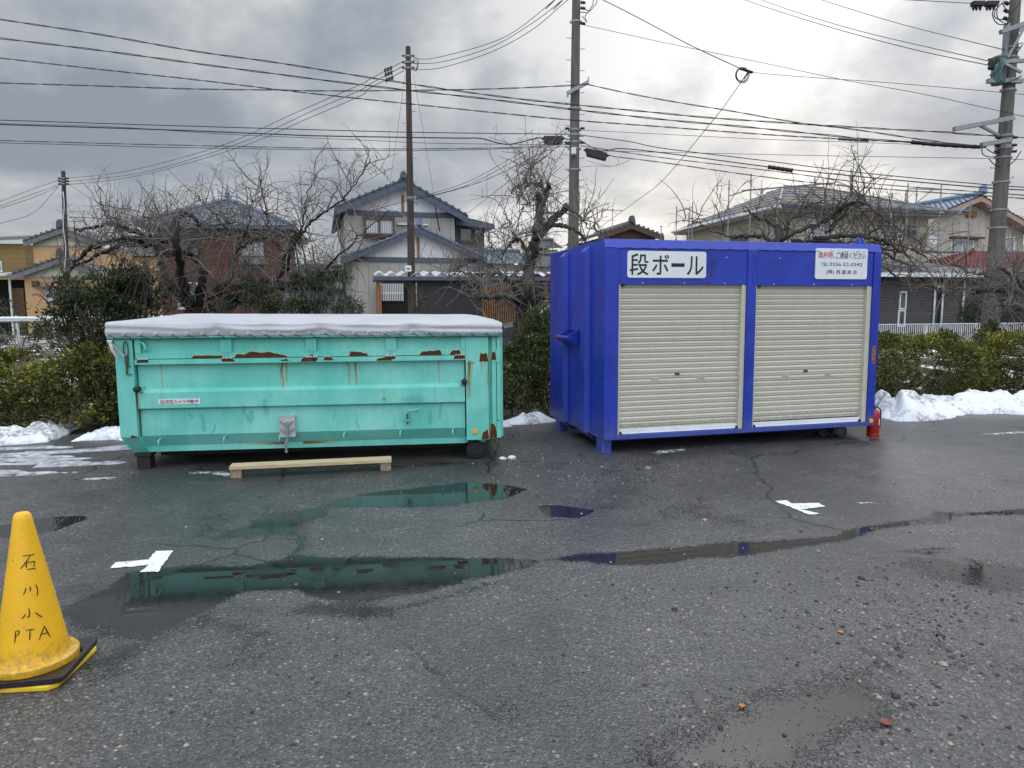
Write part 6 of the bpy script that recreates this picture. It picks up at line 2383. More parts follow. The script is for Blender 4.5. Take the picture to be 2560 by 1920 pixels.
# ---- charcoal single storey house on the right
NF = Frame(P(2175, 760, 27.5), 0.20)
nh = thing('low_house', 'single storey charcoal clad house with white trim behind picket fence', 'house', (NF.o[0], NF.o[1], 0), NF.yaw)
nz = NF.uz
uN = nz(*c5(1650, 700))[0]
zN = nz(*c5(900, 520))[1]
mb = MB()
mb.bb(-3.0, uN, 0, 5, GZ, zN)
mb.build('wall', MT['charcoal_brick'], nh)
mb = MB()
z0_ = nz(*c5(1640, 500), -0.5)[1]
mb.ext([(-3.4, -0.5, zN + 0.04), (uN + .2, -0.5, zN + 0.04), (uN + .2, 5, zN + 1.1), (-3.4, 5, zN + 1.1)], (0, 0, 0.08))
for k in range(14):
    u = -3.2 + k * 0.45
    mb.bar((u, -0.5, zN + .14), (u, 5, zN + 1.2), 0.05, 0.06)
mb.build('roof', MT['grey_sheet'], nh)
mb = MB()
mb.bb(-3.4, uN + .2, -0.62, -0.501, zN + 0.0, zN + 0.16)
mb.build('gutter', MT['white_trim'], nh)
for (xa, ya, xb, yb) in ((475, 960, 585, 710), (455, 1200, 568, 966)):
    a, b = nz(*c5(xa, ya)), nz(*c5(xb, yb))
    window(nh, a[0], b[0], a[1], b[1], 0, MT['white_trim'], MT['glass'], 0, 0.055, 0.05, sill=False)
for x in (975, 1085, 1372):
    u, z = nz(*c5(x, 600))
    mb = MB()
    mb.tube([(u, -0.06, zN - .1), (u - 0.02, -0.06, GZ)], 0.04, 8)
    mb.build('downpipe', MT['white_trim'], nh, smooth=True)
a, b = nz(*c5(985, 1200)), nz(*c5(1085, 640))
mb = MB()
mb.bb(a[0] + .05, b[0] - .03, -0.03, 0.0, GZ, b[1])
mb.build('alcove_shade', MT['black_dark'], nh)  # thin dark sheet laid on the wall as the shade inside the niche
a, b = nz(*c5(990, 660)), nz(*c5(1105, 620))
mb = MB()
mb.bb(a[0], b[0], -0.10, -0.005, a[1], b[1])
mb.build('meter_hood', MT['cream_wall'], nh)

# ---- white picket fence
PF = Frame(P(2195, 830, 23), 0.14)
pf = thing('picket_fence', 'white metal picket fence between the right hedge and the charcoal house', 'fence', (PF.o[0], PF.o[1], 0), PF.yaw)
pz_ = PF.uz
zt_ = pz_(*c5(1100, 1165))[1]
zb_ = pz_(*c5(1300, 1385))[1]
ug0, ug1 = pz_(*c5(1610, 1200))[0], pz_(*c5(1800, 1200))[0]
uF = pz_(2700, 820)[0]
for a, b in ((-2.0, ug0), (ug1, uF)):
    mb = MB()
    for u in np.arange(a, b, 0.075):
        mb.bb(u, u + 0.020, 0, 0.016, zb_, zt_)
    mb.build('pickets', MT['rail_white'], pf)
for a, b in ((-2.0, ug0), (ug1, uF)):
    mb = MB()
    mb.bb(a, b, -0.006, 0.024, zt_, zt_ + 0.03)
    mb.bb(a, b, -0.006, 0.024, zb_ - 0.03, zb_)
    mb.build('rail', MT['rail_white'], pf)
for u in np.arange(-2.0, uF, 1.9):
    mb = MB()
    mb.bb(u - .04, u + .04, 0.025, 0.07, 0.2, zt_ + 0.02)
    mb.build('post', MT['rail_white'], pf)

# ---- guard rail at far left
QF = Frame(P(-60, 800, 27), 0.10)
qg = thing('guard_rail', 'white steel guard rail along the road at far left', 'guard rail', (QF.o[0], QF.o[1], 0), QF.yaw)
qz = QF.uz
u1_, zt_ = qz(*c1_(770, 1440))
zb_ = qz(*c1_(400, 1500))[1]
zt_ = qz(*c1_(200, 1430))[1]
mb = MB()
prof_g = [(0, zt_), (-0.05, zt_ - .05), (-0.05, zt_ - .10), (0.0, (zt_ + zb_) / 2 + .02), (0.0, (zt_ + zb_) / 2 - .02), (-0.05, zb_ + .10), (-0.05, zb_ + .05), (0, zb_)]
G = np.array([[(u, v, z) for v, z in prof_g] for u in np.linspace(-3, u1_ + 6, 12)])
mb.grid(G)
mb.build('beam', MT['rail_white'], qg)
for u in np.arange(-2.6, u1_ + 6, 1.35):
    mb = MB()
    mb.tube([(u, 0.08, 0.3), (u, 0.08, zt_ + .03)], 0.06, 10)
    mb.build('post', MT['rail_white'], qg)


# ---- houses glimpsed between the nearer ones
def far_house(px, py_eave, py_ridge, wpx, D, wall, tile, label, yaw=0.2, hip=False, name='distant_house', side=False):
    F_ = Frame(P(px, py_eave, D), yaw)
    t = thing(name, label, 'house', (F_.o[0], F_.o[1], 0), yaw)
    w = wpx / FPX * D
    ze = float(P(px, py_eave, D)[2])
    zr_ = float(P(px, py_ridge, D)[2])
    mb = MB()
    mb.bb(0.4, w - .4, 0.4, 6, GZ, ze - .02)
    mb.build('wall', MT[wall], t)
    mb = MB()
    if side:       # gable towards the camera
        for (a, za, b, zb2) in ((0, ze, w / 2, zr_), (w / 2, zr_, w, ze)):
            mb.ext([(a, -0.1, za), (b, -0.1, zb2), (b, -0.1, zb2 + 0.12), (a, -0.1, za + 0.12)], (0, 6.5, 0))
            n = max(2, int(w / 2 / 0.3))
            for k in range(n):
                q = (k + .5) / n
                mb.tube([(a + (b - a) * q, -0.16, za + (zb2 - za) * q + .12), (a + (b - a) * q, 6.3, za + (zb2 - za) * q + .12)], 0.09, 6)
        ridge_line(mb, (w / 2, -0.1, zr_ + .16), (w / 2, 6.3, zr_ + .16), 0.13)
        onigawara(mb, (w / 2, -0.1, zr_ + .18), 0.4)
        mb.build('roof', MT[tile], t)
        wall_poly('gable', [(0.3, ze), (w - .3, ze), (w / 2, zr_ - .1)], 0.42, 0.2, MT[wall], t)
        mb = MB()
        board(mb, (0, ze + .02), (w / 2, zr_ + .02), 0.28, -0.12, -0.05)
        board(mb, (w / 2, zr_ + .02), (w, ze + .02), 0.28, -0.12, -0.05)
        mb.build('bargeboard', MT['brown_frame'], t)
    else:
        in_ = 1.2 if hip else 0.0
        tile_slope(mb, (0, 0, ze), (w, 0, ze), (w - in_, 3.2, zr_ + .3), (in_, 3.2, zr_ + .3), 0.3, 0.3, 0.05)
        tile_slope(mb, (w, 6.4, ze), (0, 6.4, ze), (in_, 3.2, zr_ + .3), (w - in_, 3.2, zr_ + .3), 0.3, 0.3, 0.05)
        ridge_line(mb, (in_, 3.2, zr_ + .42), (w - in_, 3.2, zr_ + .42), 0.14)
        mb.build('roof', MT[tile], t)
    return t


far_house(1495, 590, 560, 175, 44, 'brown_render', 'grey_tile', 'brown gabled roof peeping over blue container beside its left lug', 0.24, side=True)
far_house(1352, 622, 602, 60, 52, 'cream_wall', 'grey_tile', 'upper roof of a small house seen through the middle bare tree', 0.2)
far_house(1335, 668, 640, 120, 48, 'cream_wall', 'grey_tile', 'cream walled tiled house behind middle bare tree beside blue container', 0.2)
far_house(1205, 660, 630, 120, 50, 'grey_siding', 'blue_tile', 'blue roofed low house right of the grey gabled house', 0.2)
far_house(735, 700, 672, 130, 46, 'cream_wall', 'grey_tile', 'low grey roof between brick house and grey gabled house', 0.2)
far_house(250, 640, 612, 150, 52, 'orange_wall', 'grey_tile', 'dark roof behind branches between orange and brick houses', 0.2)
far_house(690, 790, 745, 200, 27, 'brick', 'grey_tile', 'low tiled shed behind the evergreen before brick house', 0.2)


# ---- aerials on the roofs
def aerial(px, py0, py1, D, label, arms=2):
    b = P(px, py0, D)
    t = P(px, py1, D)
    a = thing('tv_aerial', label, 'aerial', tuple(b), 0.4)
    H = t[2] - b[2]
    mb = MB()
    mb.tube([(0, 0, 0), (0, 0, H)], 0.022, 6)
    mb.build('mast', MT['galv'], a)
    for k in range(arms):
        z = H * (1 - 0.28 * k) - 0.05
        mb = MB()
        mb.tube([(-0.75, 0, z), (0.75, 0, z)], 0.016, 5)
        for x in np.linspace(-0.7, 0.7, 7):
            mb.tube([(x, -0.3, z), (x, 0.3, z)], 0.010, 4)
        mb.build('element_array', MT['galv'], a)


aerial(213, 580, 527, 42, 'twin armed television aerial above the orange house')
aerial(1531, 575, 523, 44, 'single television aerial on brown roof left of scaffolding', 1)
aerial(1228, 640, 590, 50, 'television aerial right of the grey gabled house', 2)

#@@POLES
# ------------------------------------------------------------------ utility poles


def smooth_path(pts, n=10):
    """Catmull-Rom through the points"""
    p = np.array(pts, float)
    p = np.concatenate([[2 * p[0] - p[1]], p, [2 * p[-1] - p[-2]]])
    out = []
    for i in range(1, len(p) - 2):
        for k in range(n):
            t = k / n
            out.append(0.5 * ((2 * p[i]) + (-p[i - 1] + p[i + 1]) * t + (2 * p[i - 1] - 5 * p[i] + 4 * p[i + 1] - p[i + 2]) * t * t + (-p[i - 1] + 3 * p[i] - 3 * p[i + 1] + p[i + 2]) * t ** 3))
    out.append(p[-2])
    return np.array(out)


def pole(name, label, bot, top, D, wb, wt_, mat, step=True):
    """bot, top: photo positions on the axis; wb, wt_: diameters in photo pixels there"""
    b = P(*bot, D)
    t = P(*top, D)
    sl = (t - b) / (t[2] - b[2])
    base = b + sl * (0.2 - b[2])
    o = thing(name, label, 'utility pole', tuple(base))
    rb, rt = wb / FPX * D / 2, wt_ / FPX * D / 2
    H = t[2] - base[2]
    mb = MB()
    n = 12
    mb.tube([(sl[0] * H * k / n, sl[1] * H * k / n, H * k / n) for k in range(n + 1)], [rb + (rt - rb) * k / n for k in range(n + 1)], 20)
    mb.build('shaft', mat, o, smooth=True).data.set_sharp_from_angle(angle=R(44))

    def at(py):
        """local point on the axis at photo row py"""
        d = ray(bot[0] + (top[0] - bot[0]) * (py - bot[1]) / (top[1] - bot[1]), py)
        p = EYE + d * (D / d[1])
        h_ = p[2] - base[2]
        return np.array([sl[0] * h_, sl[1] * h_, h_]), rb + (rt - rb) * h_ / H
    return o, at


def band(o, at, py, hgt=0.05, mat='galv', name='band'):
    p, r = at(py)
    mb = MB()
    mb.tube([p - [0, 0, hgt / 2], p + [0, 0, hgt / 2]], r + 0.012, 20)
    for s in (-1, 1):
        mb.bb(p[0] + s * (r + .03) - .025, p[0] + s * (r + .03) + .025, p[1] - .03, p[1] + .03, p[2] - hgt * .6, p[2] + hgt * .6)
    mb.build(name, MT[mat], o)


def steps(o, at, y0, y1, n):
    first = None
    for k in range(n):
        p, r = at(y0 + (y1 - y0) * k / (n - 1))
        s = 1 if k % 2 else -1
        mb = MB()
        mb.tube([p + [s * r * .9, 0, 0], p + [s * (r + .12), 0, 0], p + [s * (r + .13), 0, .03]], 0.010, 5)
        mb.build('step_bolt', MT['galv'], o)


def insulator(o, p, ax=(1, 0, 0), s=1.0):
    mb = MB()
    d = np.array(ax, float)
    pts = [np.array(p) + d * k * 0.035 * s for k in range(6)]
    mb.tube(pts, [0.03 * s, 0.06 * s, 0.035 * s, 0.06 * s, 0.035 * s, 0.05 * s], 10)
    mb.build('insulator', MT['rubber'], o, smooth=True)


# centre concrete pole
DC = 20.0
cpole, cat_ = pole('utility_pole', 'tall grey concrete pole rising behind the gap between both containers', (1433, 620), (1441, -40), DC, 30, 19, MT['conc_pole'])
for y in (55, 272, 325, 338, 356, 372, 425):
    band(cpole, cat_, y)
steps(cpole, cat_, 95, 560, 18)
p, r = cat_(217)
mb = MB()
a, b = P(1419, 233, DC - .25), P(1471, 205, DC - .25)
base_c = np.array(cpole.location)
mb.bar(a - base_c, b - base_c, 0.09, 0.09)
mb.bar(b - base_c, b - base_c + [0, 0, .14], 0.03, 0.03)
mb.bar(a - base_c + [0, 0, .05], a - base_c - [0, 0, .1], 0.05, 0.05)
mb.build('crossarm', MT['galv'], cpole)
for y in (322, 358):
    p, r = cat_(y)
    for s in (-1, 1):
        insulator(cpole, p + [s * (r + .02), -0.05, 0], (s, 0, 0), 0.7)
for y in (8, 22, 60):
    p, r = cat_(y)
    insulator(cpole, p + [r, -0.05, 0], (1, 0, -0.1), 0.8)
mb = MB()
p0, r0 = cat_(380)
mb.bb(p0[0] - r0 * .8, p0[0] + r0 * .2, p0[1] - r0 - .16, p0[1] - r0, p0[2] - .12, p0[2] + .06)
mb.build('junction_box', MT['white_trim'], cpole, bevel=0.02)
mb = MB()
for k, (x0, y0, pts) in enumerate((((1450, 20), 0, [(1450, 20), (1475, 28), (1490, 10), (1496, -10)]), ((1450, 30), 0, [(1450, 30), (1470, 32), (1482, 12), (1484, -5)]), ((1450, 45), 0, [(1455, 40), (1468, 56), (1462, 42), (1470, 30)]))):
    mb.tube([P(x, y, DC - .1) - base_c for x, y in pts], 0.012, 5)
mb.build('jumper_leads', MT['cable'], cpole, smooth=True)

# brown pole in front of the grey house
DB = 24.0
bpole, bat = pole('utility_pole', 'brown weathered pole standing before the grey gabled house', (1030, 780), (1020, 117), DB, 21.5, 12, MT['brown_pole'])
bb_ = np.array(bpole.location)
for y in (141, 157, 171):
    band(bpole, bat, y, 0.05)
    p, r = bat(y)
    insulator(bpole, p + [r, 0, 0.02], (1, 0, 0), 0.7)
    insulator(bpole, p - [r, 0, -.02], (-1, 0, 0), 0.7)
band(bpole, bat, 494, 0.05)
band(bpole, bat, 498, 0.03)
steps(bpole, bat, 250, 745, 18)
a = P(1024, 671, DB - .2)
mb = MB()
p, r = bat(671)
mb.bb(p[0] - .19, p[0] + .02, p[1] - r - .03, p[1] - r - .005, p[2] - .11, p[2] + .09)
mb.build('number_plate', MT['white_plate'], bpole)
mb = MB()
mb.bb(p[0] - .15, p[0] - .02, p[1] - r - .032, p[1] - r - .0305, p[2] - .05, p[2] + .0)
mb.build('plate_print', MT['navy_board'], bpole)
mb = MB()
for y0, y1 in ((142, 172), (157, 174), (150, 168)):
    mb.tube([P(1032, y0, DB) - bb_, P(1044, y0 + 4, DB) - bb_, P(1046, (y0 + y1) / 2, DB) - bb_, P(1040, y1 + 4, DB) - bb_, P(1030, y1, DB) - bb_], 0.010, 5)
mb.tube([P(1030, 495, DB - .3) - bb_, P(1045, 500, DB - .3) - bb_, P(1042, 508, DB - .3) - bb_, P(1030, 503, DB - .3) - bb_], 0.012, 5)
mb.build('jumper_leads', MT['cable'], bpole, smooth=True)

# small pole far left
DF = 38.0
fpole, fat = pole('utility_pole', 'slim dark pole in front of the orange house at left', (168, 690), (158, 428), DF, 13, 9, MT['brown_pole'])
fb = np.array(fpole.location)
for y in (446, 453, 460):
    band(fpole, fat, y, 0.06)
    p, r = fat(y)
    insulator(fpole, p + [r, 0, 0], (1, 0, 0), 1.0)
    insulator(fpole, p - [r, 0, 0], (-1, 0, 0), 1.0)
steps(fpole, fat, 490, 590, 8)
mb = MB()
pts = []
for k in range(12):
    p, r = fat(480 + k * 18)
    pts.append(p + [0.03 + 0.05 * math.sin(k), -r - .03, 0])
mb.tube(pts, 0.022, 5)
mb.build('conduit', MT['white_trim'], fpole, smooth=True)

# right pole with transformer
DR = 16.0
rpole, rat = pole('utility_pole', 'thick mossy concrete pole carrying a transformer at right edge', (2474, 830), (2541, -30), DR, 41, 22, MT['conc_pole'])
rb_ = np.array(rpole.location)
c8 = lambda x, y: (2300 + x / 3.95, y / 3.95)
for y in (119, 144, 153, 200, 226, 297, 340, 366, 371, 394, 456, 525, 570):
    band(rpole, rat, y, 0.04)
steps(rpole, rat, 420, 640, 10)
L8 = lambda x, y, D=DR: P(*c8(x, y), D) - rb_
for (a, b, D0, D1, w) in (((335, 1275), (920, 1165), DR - .3, DR - .3, 0.10), ((605, 1430), (900, 1380), DR - .3, DR - .3, 0.10), ((795, 318), (1100, 210), DR - .3, DR - .3, 0.10), ((870, 330), (1150, 235), DR + .3, DR + .3, 0.09), ((665, 800), (1010, 800), DR - .15, DR - .15, 0.10), ((830, 610), (1030, 600), DR - .3, DR - .3, 0.08)):
    mb = MB()
    mb.bar(L8(*a, D0), L8(*b, D1), w, w * .9)
    mb.build('crossarm', MT['galv'], rpole)
mb = MB()
mb.bar(L8(595, 1240, DR - .3), L8(775, 1335, DR - .2), 0.05, 0.05)
mb.build('stay_brace', MT['galv'], rpole)
mb = MB()
mb.bar(L8(1015, 300, DR - .3), L8(865, 570, DR - .2), 0.05, 0.05)
mb.bar(L8(840, 630, DR - .35), L8(1000, 715, DR - .35), 0.05, 0.05)
mb.build('stay_brace', MT['galv'], rpole)
mb = MB()
mb.bar(L8(862, 235, DR), L8(840, 560, DR), 0.10, 0.10)
mb.build('riser_duct', MT['galv'], rpole)
tp0, tp1 = L8(768, 835, DR - .1), L8(768, 560, DR - .1)
rT = 62 / 3.95 / FPX * DR
mb = MB()
ax_ = tp1 - tp0
Hh = np.linalg.norm(ax_)
mb.lathe([(rT * .9, 0), (rT, 0.05), (rT, Hh * .92), (rT * 1.06, Hh * .93), (rT * 1.06, Hh * .97), (rT * .6, Hh * 1.04)], tuple(tp0), 22)
tr = mb.build('transformer', MT['transformer'], rpole, smooth=True)
tr.data.set_sharp_from_angle(angle=R(44))
for x, y0, y1 in ((693, 580, 690), (765, 575, 630), (720, 600, 690)):
    mb = MB()
    p0, p1 = L8(x, y1, DR - .4), L8(x, y0, DR - .4)
    mb.tube([p0 + (p1 - p0) * t for t in (0, .2, .4, .6, .8, 1)], [.03, .055, .03, .055, .03, .05], 8)
    mb.build('bushing', MT['rubber'], tr, smooth=True)
mb = MB()
mb.tube([L8(770, 620, DR - .5), L8(740, 690, DR - .55), L8(690, 740, DR - .5), L8(760, 800, DR - .5), L8(880, 810, DR - .45), L8(1000, 750, DR - .4)], 0.016, 6)
mb.tube([L8(830, 580, DR - .5), L8(810, 680, DR - .55), L8(750, 760, DR - .5), L8(840, 815, DR - .5), L8(960, 780, DR - .4)], 0.016, 6)
mb.build('lead', MT['teal_wire'], tr, smooth=True)
for x, y in ((570, 45), (705, 45)):
    mb = MB()
    p = L8(x, y)
    mb.bb(p[0] - .13, p[0] + .13, p[1] - .06, p[1] + .06, p[2] - .03, p[2] + .06)
    for q in (-.09, -.02, .06):
        mb.lathe([(0.035, 0), (0.03, -.06), (0.01, -.10)], (p[0] + q, p[1], p[2] - .03), 8)
    mb.build('fuse_switch', MT['rubber'], rpole)
mb = MB()
for pts in ([(790, 10), (720, 110), (730, 190), (780, 240), (860, 240)], [(830, 10), (740, 110), (750, 180), (850, 200), (870, 235)], [(770, 20), (760, 150), (800, 210), (870, 240)], [(880, 140), (840, 80), (810, 30)], [(980, 30), (940, 90), (880, 150)], [(610, 1440), (620, 1520), (690, 1550), (770, 1540)], [(660, 1470), (720, 1510), (760, 1520)], [(680, 1570), (740, 1630), (790, 1650)], [(1000, 1490), (930, 1590), (860, 1640)], [(960, 1480), (880, 1520)], [(1020, 430), (950, 540)], [(1010, 420), (880, 480)]):
    mb = MB()
    mb.tube(smooth_path([L8(x, y, DR - .25) for x, y in pts], 5), 0.011, 5)
    mb.build('jumper_lead', MT['cable'], rpole, smooth=True)
for y in (380, 364, 345):
    p, r = rat(y)
    for s in (-1, 1):
        insulator(rpole, p + [s * r, -.05, 0], (s, 0, 0), 0.6)
p, r = rat(12)
for k in range(4):
    insulator(rpole, p + [-r - .1, -.1, -.35 + .16 * k], (-.7, 0, .3), 0.8)

#@@WIRES
# ------------------------------------------------------------------ overhead lines
r1 = lambda x, y: (x / 2.458, y / 2.458)
r2 = lambda x, y: (800 + x / 2.458, y / 2.458)
r3 = lambda x, y: (1660 + x / 2.458, y / 2.458)


CABLES = 'overhead cables between the poles'


def wire(pts, D0, D1, r, label, mat='cable', twist=0.0, name='overhead_cable', extra=None):
    r = r * 0.82
    p = np.array(pts, float)
    s = np.concatenate([[0], np.cumsum(np.hypot(*np.diff(p, axis=0).T))])
    s /= s[-1]
    W = []
    for (x, y), t in zip(p, s):
        W.append(P(x, y, D0 + (D1 - D0) * t))
    # lines that leave the frame run on beyond it
    for end, nb, at in ((0, 1, 0), (-1, -2, len(W))):
        x, y = p[end]
        if x < -20 or x > 2580 or y < -8:
            d = W[end] - W[nb]
            W.insert(at, W[end] + d / np.linalg.norm(d) * 9.0)
    W = smooth_path(W, 12)
    mb = MB()
    if twist:
        k = np.arange(len(W))
        L_ = np.concatenate([[0], np.cumsum(np.linalg.norm(np.diff(W, axis=0), axis=1))])
        n = int(L_[-1] / 0.16)
        q = np.linspace(0, L_[-1], n)
        Wd = np.stack([np.interp(q, L_, W[:, c]) for c in range(3)], -1)
        for ph in (0, PI):
            o_ = np.stack([np.zeros(n), np.sin(q * twist + ph) * r * 1.1, np.cos(q * twist + ph) * r * 1.1], -1)
            mb.tube(Wd + o_, r * .75, 4)
    else:
        mb.tube(W, r, 6)
    o = mb.build(name, MT[mat], None, smooth=True)
    return tag(o, label, 'cable', CABLES)


wire([r1(-60, 110), r1(600, 210), r1(1200, 315), r1(1700, 385), r2(300, 476), r2(750, 545), r2(1200, 605), r2(1550, 642), r3(0, 697), r3(300, 725), r3(900, 765), r3(1400, 795), r3(1780, 815), r3(2040, 835), r3(2300, 850)], 17, 16, 0.014, 'uppermost of the long cables leaving the left picture edge', twist=4)
wire([r1(-60, 228), r1(600, 308), r1(1200, 390), r1(1700, 455), r2(0, 490), r2(500, 550), r2(1000, 605), r2(1550, 672), r3(0, 735), r3(500, 780), r3(1000, 830), r3(1250, 855), r3(1520, 872), r3(1980, 905)], 17.5, 16, 0.015, 'second long cable below the top at left edge, ending in a dark sleeve', twist=3)
wire([r1(-60, 350), r1(600, 425), r1(1200, 490), r1(1700, 550), r2(0, 580), r2(500, 633), r2(1000, 685), r2(1550, 738), r3(0, 780), r3(600, 825), r3(1070, 853), r3(1520, 875)], 18, 16.1, 0.012, 'third long beaded cable at left edge, passing the pale sleeve', twist=7)
wire([r1(-60, 508), r1(600, 528), r1(1200, 547), r1(1700, 553), r2(0, 558), r2(600, 555), r2(1100, 545), r2(1525, 526), r2(1640, 517)], 21, 19.7, 0.014, 'nearly level cable from left edge to the centre pole crossarm', twist=4)
wire([r2(1640, 518), r2(1900, 575), r2(2212, 632), r3(400, 680), r3(800, 750), r3(1200, 800), r3(1600, 860), r3(1980, 905)], 19.7, 16, 0.013, 'cable from centre pole crossarm sagging to the right pole', twist=4)
wire([r1(-60, 736), r1(1000, 770), r1(2212, 805), r2(700, 815), r2(1540, 825)], 21, 20, 0.015, 'upper of the close level cables left of centre pole')
wire([r1(-60, 763), r1(1000, 797), r1(1700, 825), r2(0, 835), r2(800, 848), r2(980, 850), r2(1100, 880), r2(1180, 885), r2(1330, 850), r2(1375, 850)], 20.6, 19.7, 0.020, 'thickest cable at left, dipping before its black closure box')
wire([r1(-60, 757), r1(700, 780), r1(1400, 825), r1(2212, 860), r2(700, 880), r2(1540, 890)], 20.8, 20, 0.009, 'thin wire crossing the thickest cable at left')
wire([r1(-60, 862), r1(1000, 890), r1(2212, 914), r2(1000, 910), r2(1300, 900), r2(1540, 886)], 20.5, 20, 0.010, 'upper strand of the lowest lashed pair at left', twist=3)
wire([r1(-60, 876), r1(600, 893), r1(1000, 905), r1(2212, 924), r2(700, 924), r2(1100, 915), r2(1540, 900)], 20.4, 20, 0.011, 'lower strand of the lowest lashed pair at left')
wire([r2(1480, 852), r2(1540, 855)], 19.7, 19.9, 0.018, 'short thick stub from left closure box into centre pole')
wire([r2(1600, 830), r2(1900, 870), r3(0, 912), r3(600, 985), r3(1200, 1060), r3(2020, 1138), r3(2300, 1156)], 20, 16, 0.014, 'upper of the low cables falling right from the centre pole')
wire([r2(1590, 858), r2(1720, 925), r2(1850, 913), r3(0, 940), r3(640, 1025), r3(1200, 1085), r3(2020, 1158), r3(2300, 1172)], 20, 16, 0.017, 'thick low cable right of centre pole carrying the long black splice')
wire([r2(1600, 895), r2(1900, 940), r3(0, 970), r3(700, 1055), r3(1300, 1130), r3(2300, 1206)], 20, 16, 0.010, 'thin low wire second lowest right of centre pole', twist=5)
wire([r2(1760, 950), r2(1810, 962), r3(0, 1000), r3(600, 1085), r3(1200, 1150), r3(2300, 1226)], 19.6, 16, 0.011, 'lowest wire right of centre pole, leaving its closure box', twist=5)
wire([r2(1610, 800), r2(2212, 830), r3(600, 855), r3(1200, 875), r3(1950, 902)], 20, 16, 0.008, 'single thin line joining centre and right poles above the bundle')
wire([r2(1620, 925), r3(0, 936), r3(1000, 957), r3(2040, 975), r3(2300, 985)], 20, 16, 0.008, 'thin level wire below the dark sleeve at right pole')
for i, (a, b, c, lab) in enumerate((
        ([(415, 1095), (700, 1065), (1000, 1000), (1400, 880), (1800, 700), (2212, 520)], [(0, 635), (300, 490), (515, 375)], 0, 'top line from slim left pole up to the brown pole'),
        ([(415, 1115), (720, 1085), (1000, 1030), (1500, 870), (1900, 690), (2212, 555)], [(0, 665), (300, 520), (515, 405)], 0, 'middle line from slim left pole up to the brown pole'),
        ([(415, 1135), (700, 1105), (1000, 1045), (1500, 895), (1900, 725), (2212, 590)], [(0, 700), (300, 545), (515, 435)], 0, 'bottom line from slim left pole up to the brown pole'))):
    wire([r1(*p) for p in a] + [r2(*p) for p in b[1:]], DF, DB, 0.014, lab, 'cable_grey')
for a, lab in (([(575, 362), (700, 357), (1000, 280), (1200, 190), (1440, 0), (1480, -40)], 'top line from brown pole curving up to centre pole head'),
               ([(575, 390), (750, 380), (1050, 290), (1300, 145), (1490, 0), (1530, -40)], 'middle line from brown pole curving up to centre pole head'),
               ([(575, 430), (750, 415), (1050, 320), (1300, 185), (1480, 35), (1535, -10)], 'bottom line from brown pole curving up to centre pole head')):
    wire([r2(*p) for p in a], DB, DC, 0.011, lab)
for a, lab in (([(365, 1105), (180, 1170), (-60, 1260)], 'top wire from slim left pole to the left edge'), ([(365, 1135), (180, 1200), (-60, 1288)], 'second wire from slim left pole to the left edge'),
               ([(365, 1145), (200, 1215), (-60, 1300)], 'third wire from slim left pole to the left edge'), ([(355, 1150), (200, 1310), (-60, 1392)], 'deeply sagging wire from slim left pole to left edge')):
    wire([r1(*p) for p in a], DF, DF - 4, 0.016, lab, 'cable_grey')
wire([r1(425, 1135), r1(620, 1260), r1(800, 1370)], DF, DF + 4, 0.012, 'wire falling right from slim left pole behind the branches', 'cable_grey')
wire([r1(410, 1250), r1(450, 1330), r1(475, 1400)], DF, DF - 1, 0.012, 'short stay wire right of the slim left pole', 'cable_grey')
wire([r2(522, 460), r2(470, 850), r2(410, 1270)], DB, DB + 4, 0.008, 'steep stay wire left of the brown pole', 'cable_grey')
wire([r2(575, 460), r2(650, 900), r2(712, 1280)], DB, DB + 4, 0.008, 'steep stay wire right of the brown pole', 'cable_grey')
wire([r2(710, 1275), r2(735, 1420)], DB + 4, DB + 4.5, 0.035, 'black guard tube at the foot of the right stay wire')
wire([r2(1530, 790), r2(1200, 960), r2(900, 1120), r2(600, 1215)], DC, DB, 0.009, 'highest service line from centre pole down to brown pole')
wire([r2(1530, 805), r2(1200, 985), r2(900, 1140), r2(600, 1222)], DC, DB, 0.009, 'second service line from centre pole down to brown pole')
wire([r2(1420, 912), r2(1000, 1112), r2(690, 1203), r2(540, 1232), r2(300, 1300)], DC, DB + 3, 0.010, 'twisted service line running past brown pole to house', twist=5)
wire([r2(1440, 920), r2(1230, 1070), r2(1100, 1160), r2(910, 1310)], DC, 29, 0.010, 'service line from centre pole to grey house right eave')
wire([r2(1700, -20), r2(1900, 80), r2(2212, 245), r3(250, 320), r3(485, 428)], DC, 18, 0.014, 'cable from top of frame down to the coiled ring')
wire([r3(490, 480), r3(400, 610), r3(300, 740), r3(0, 1100), r2(1950, 1230), r2(1730, 1390)], 18, 30, 0.012, 'cable falling left from coiled ring to distant roofs')
wire([r3(545, 445), r3(800, 468), r3(1400, 510), r3(2120, 572), r3(2300, 590)], 18, 16, 0.008, 'thin stay from coiled ring to the right pole')
wire([r2(1605, 150), r2(1900, 215), r3(0, 262), r3(600, 385), r3(1100, 490), r3(1600, 580), r3(2300, 735)], DC, 15.5, 0.008, 'thin wire from centre pole passing under the coiled ring')
wire([r3(380, -40), r3(700, 68), r3(1100, 190), r3(1560, 310), r3(2000, 402)], 27, 15.7, 0.012, 'lowest of three cables entering from top right to transformer')
wire([r3(500, -35), r3(800, 70), r3(1200, 190), r3(1990, 374)], 27, 15.7, 0.011, 'middle of three cables entering from top right to transformer')
wire([r3(860, -35), r3(1200, 72), r3(1500, 160), r3(2090, 306)], 27, 15.9, 0.011, 'upper of three cables entering from top right to pole')
wire([r3(1450, -4), r3(1700, 10), r3(1910, 22)], 15, 16, 0.009, 'short wire at the top edge reaching the fuse switch')
# lashings that zigzag round the lowest pair
# sleeves, splices, closures, the coil


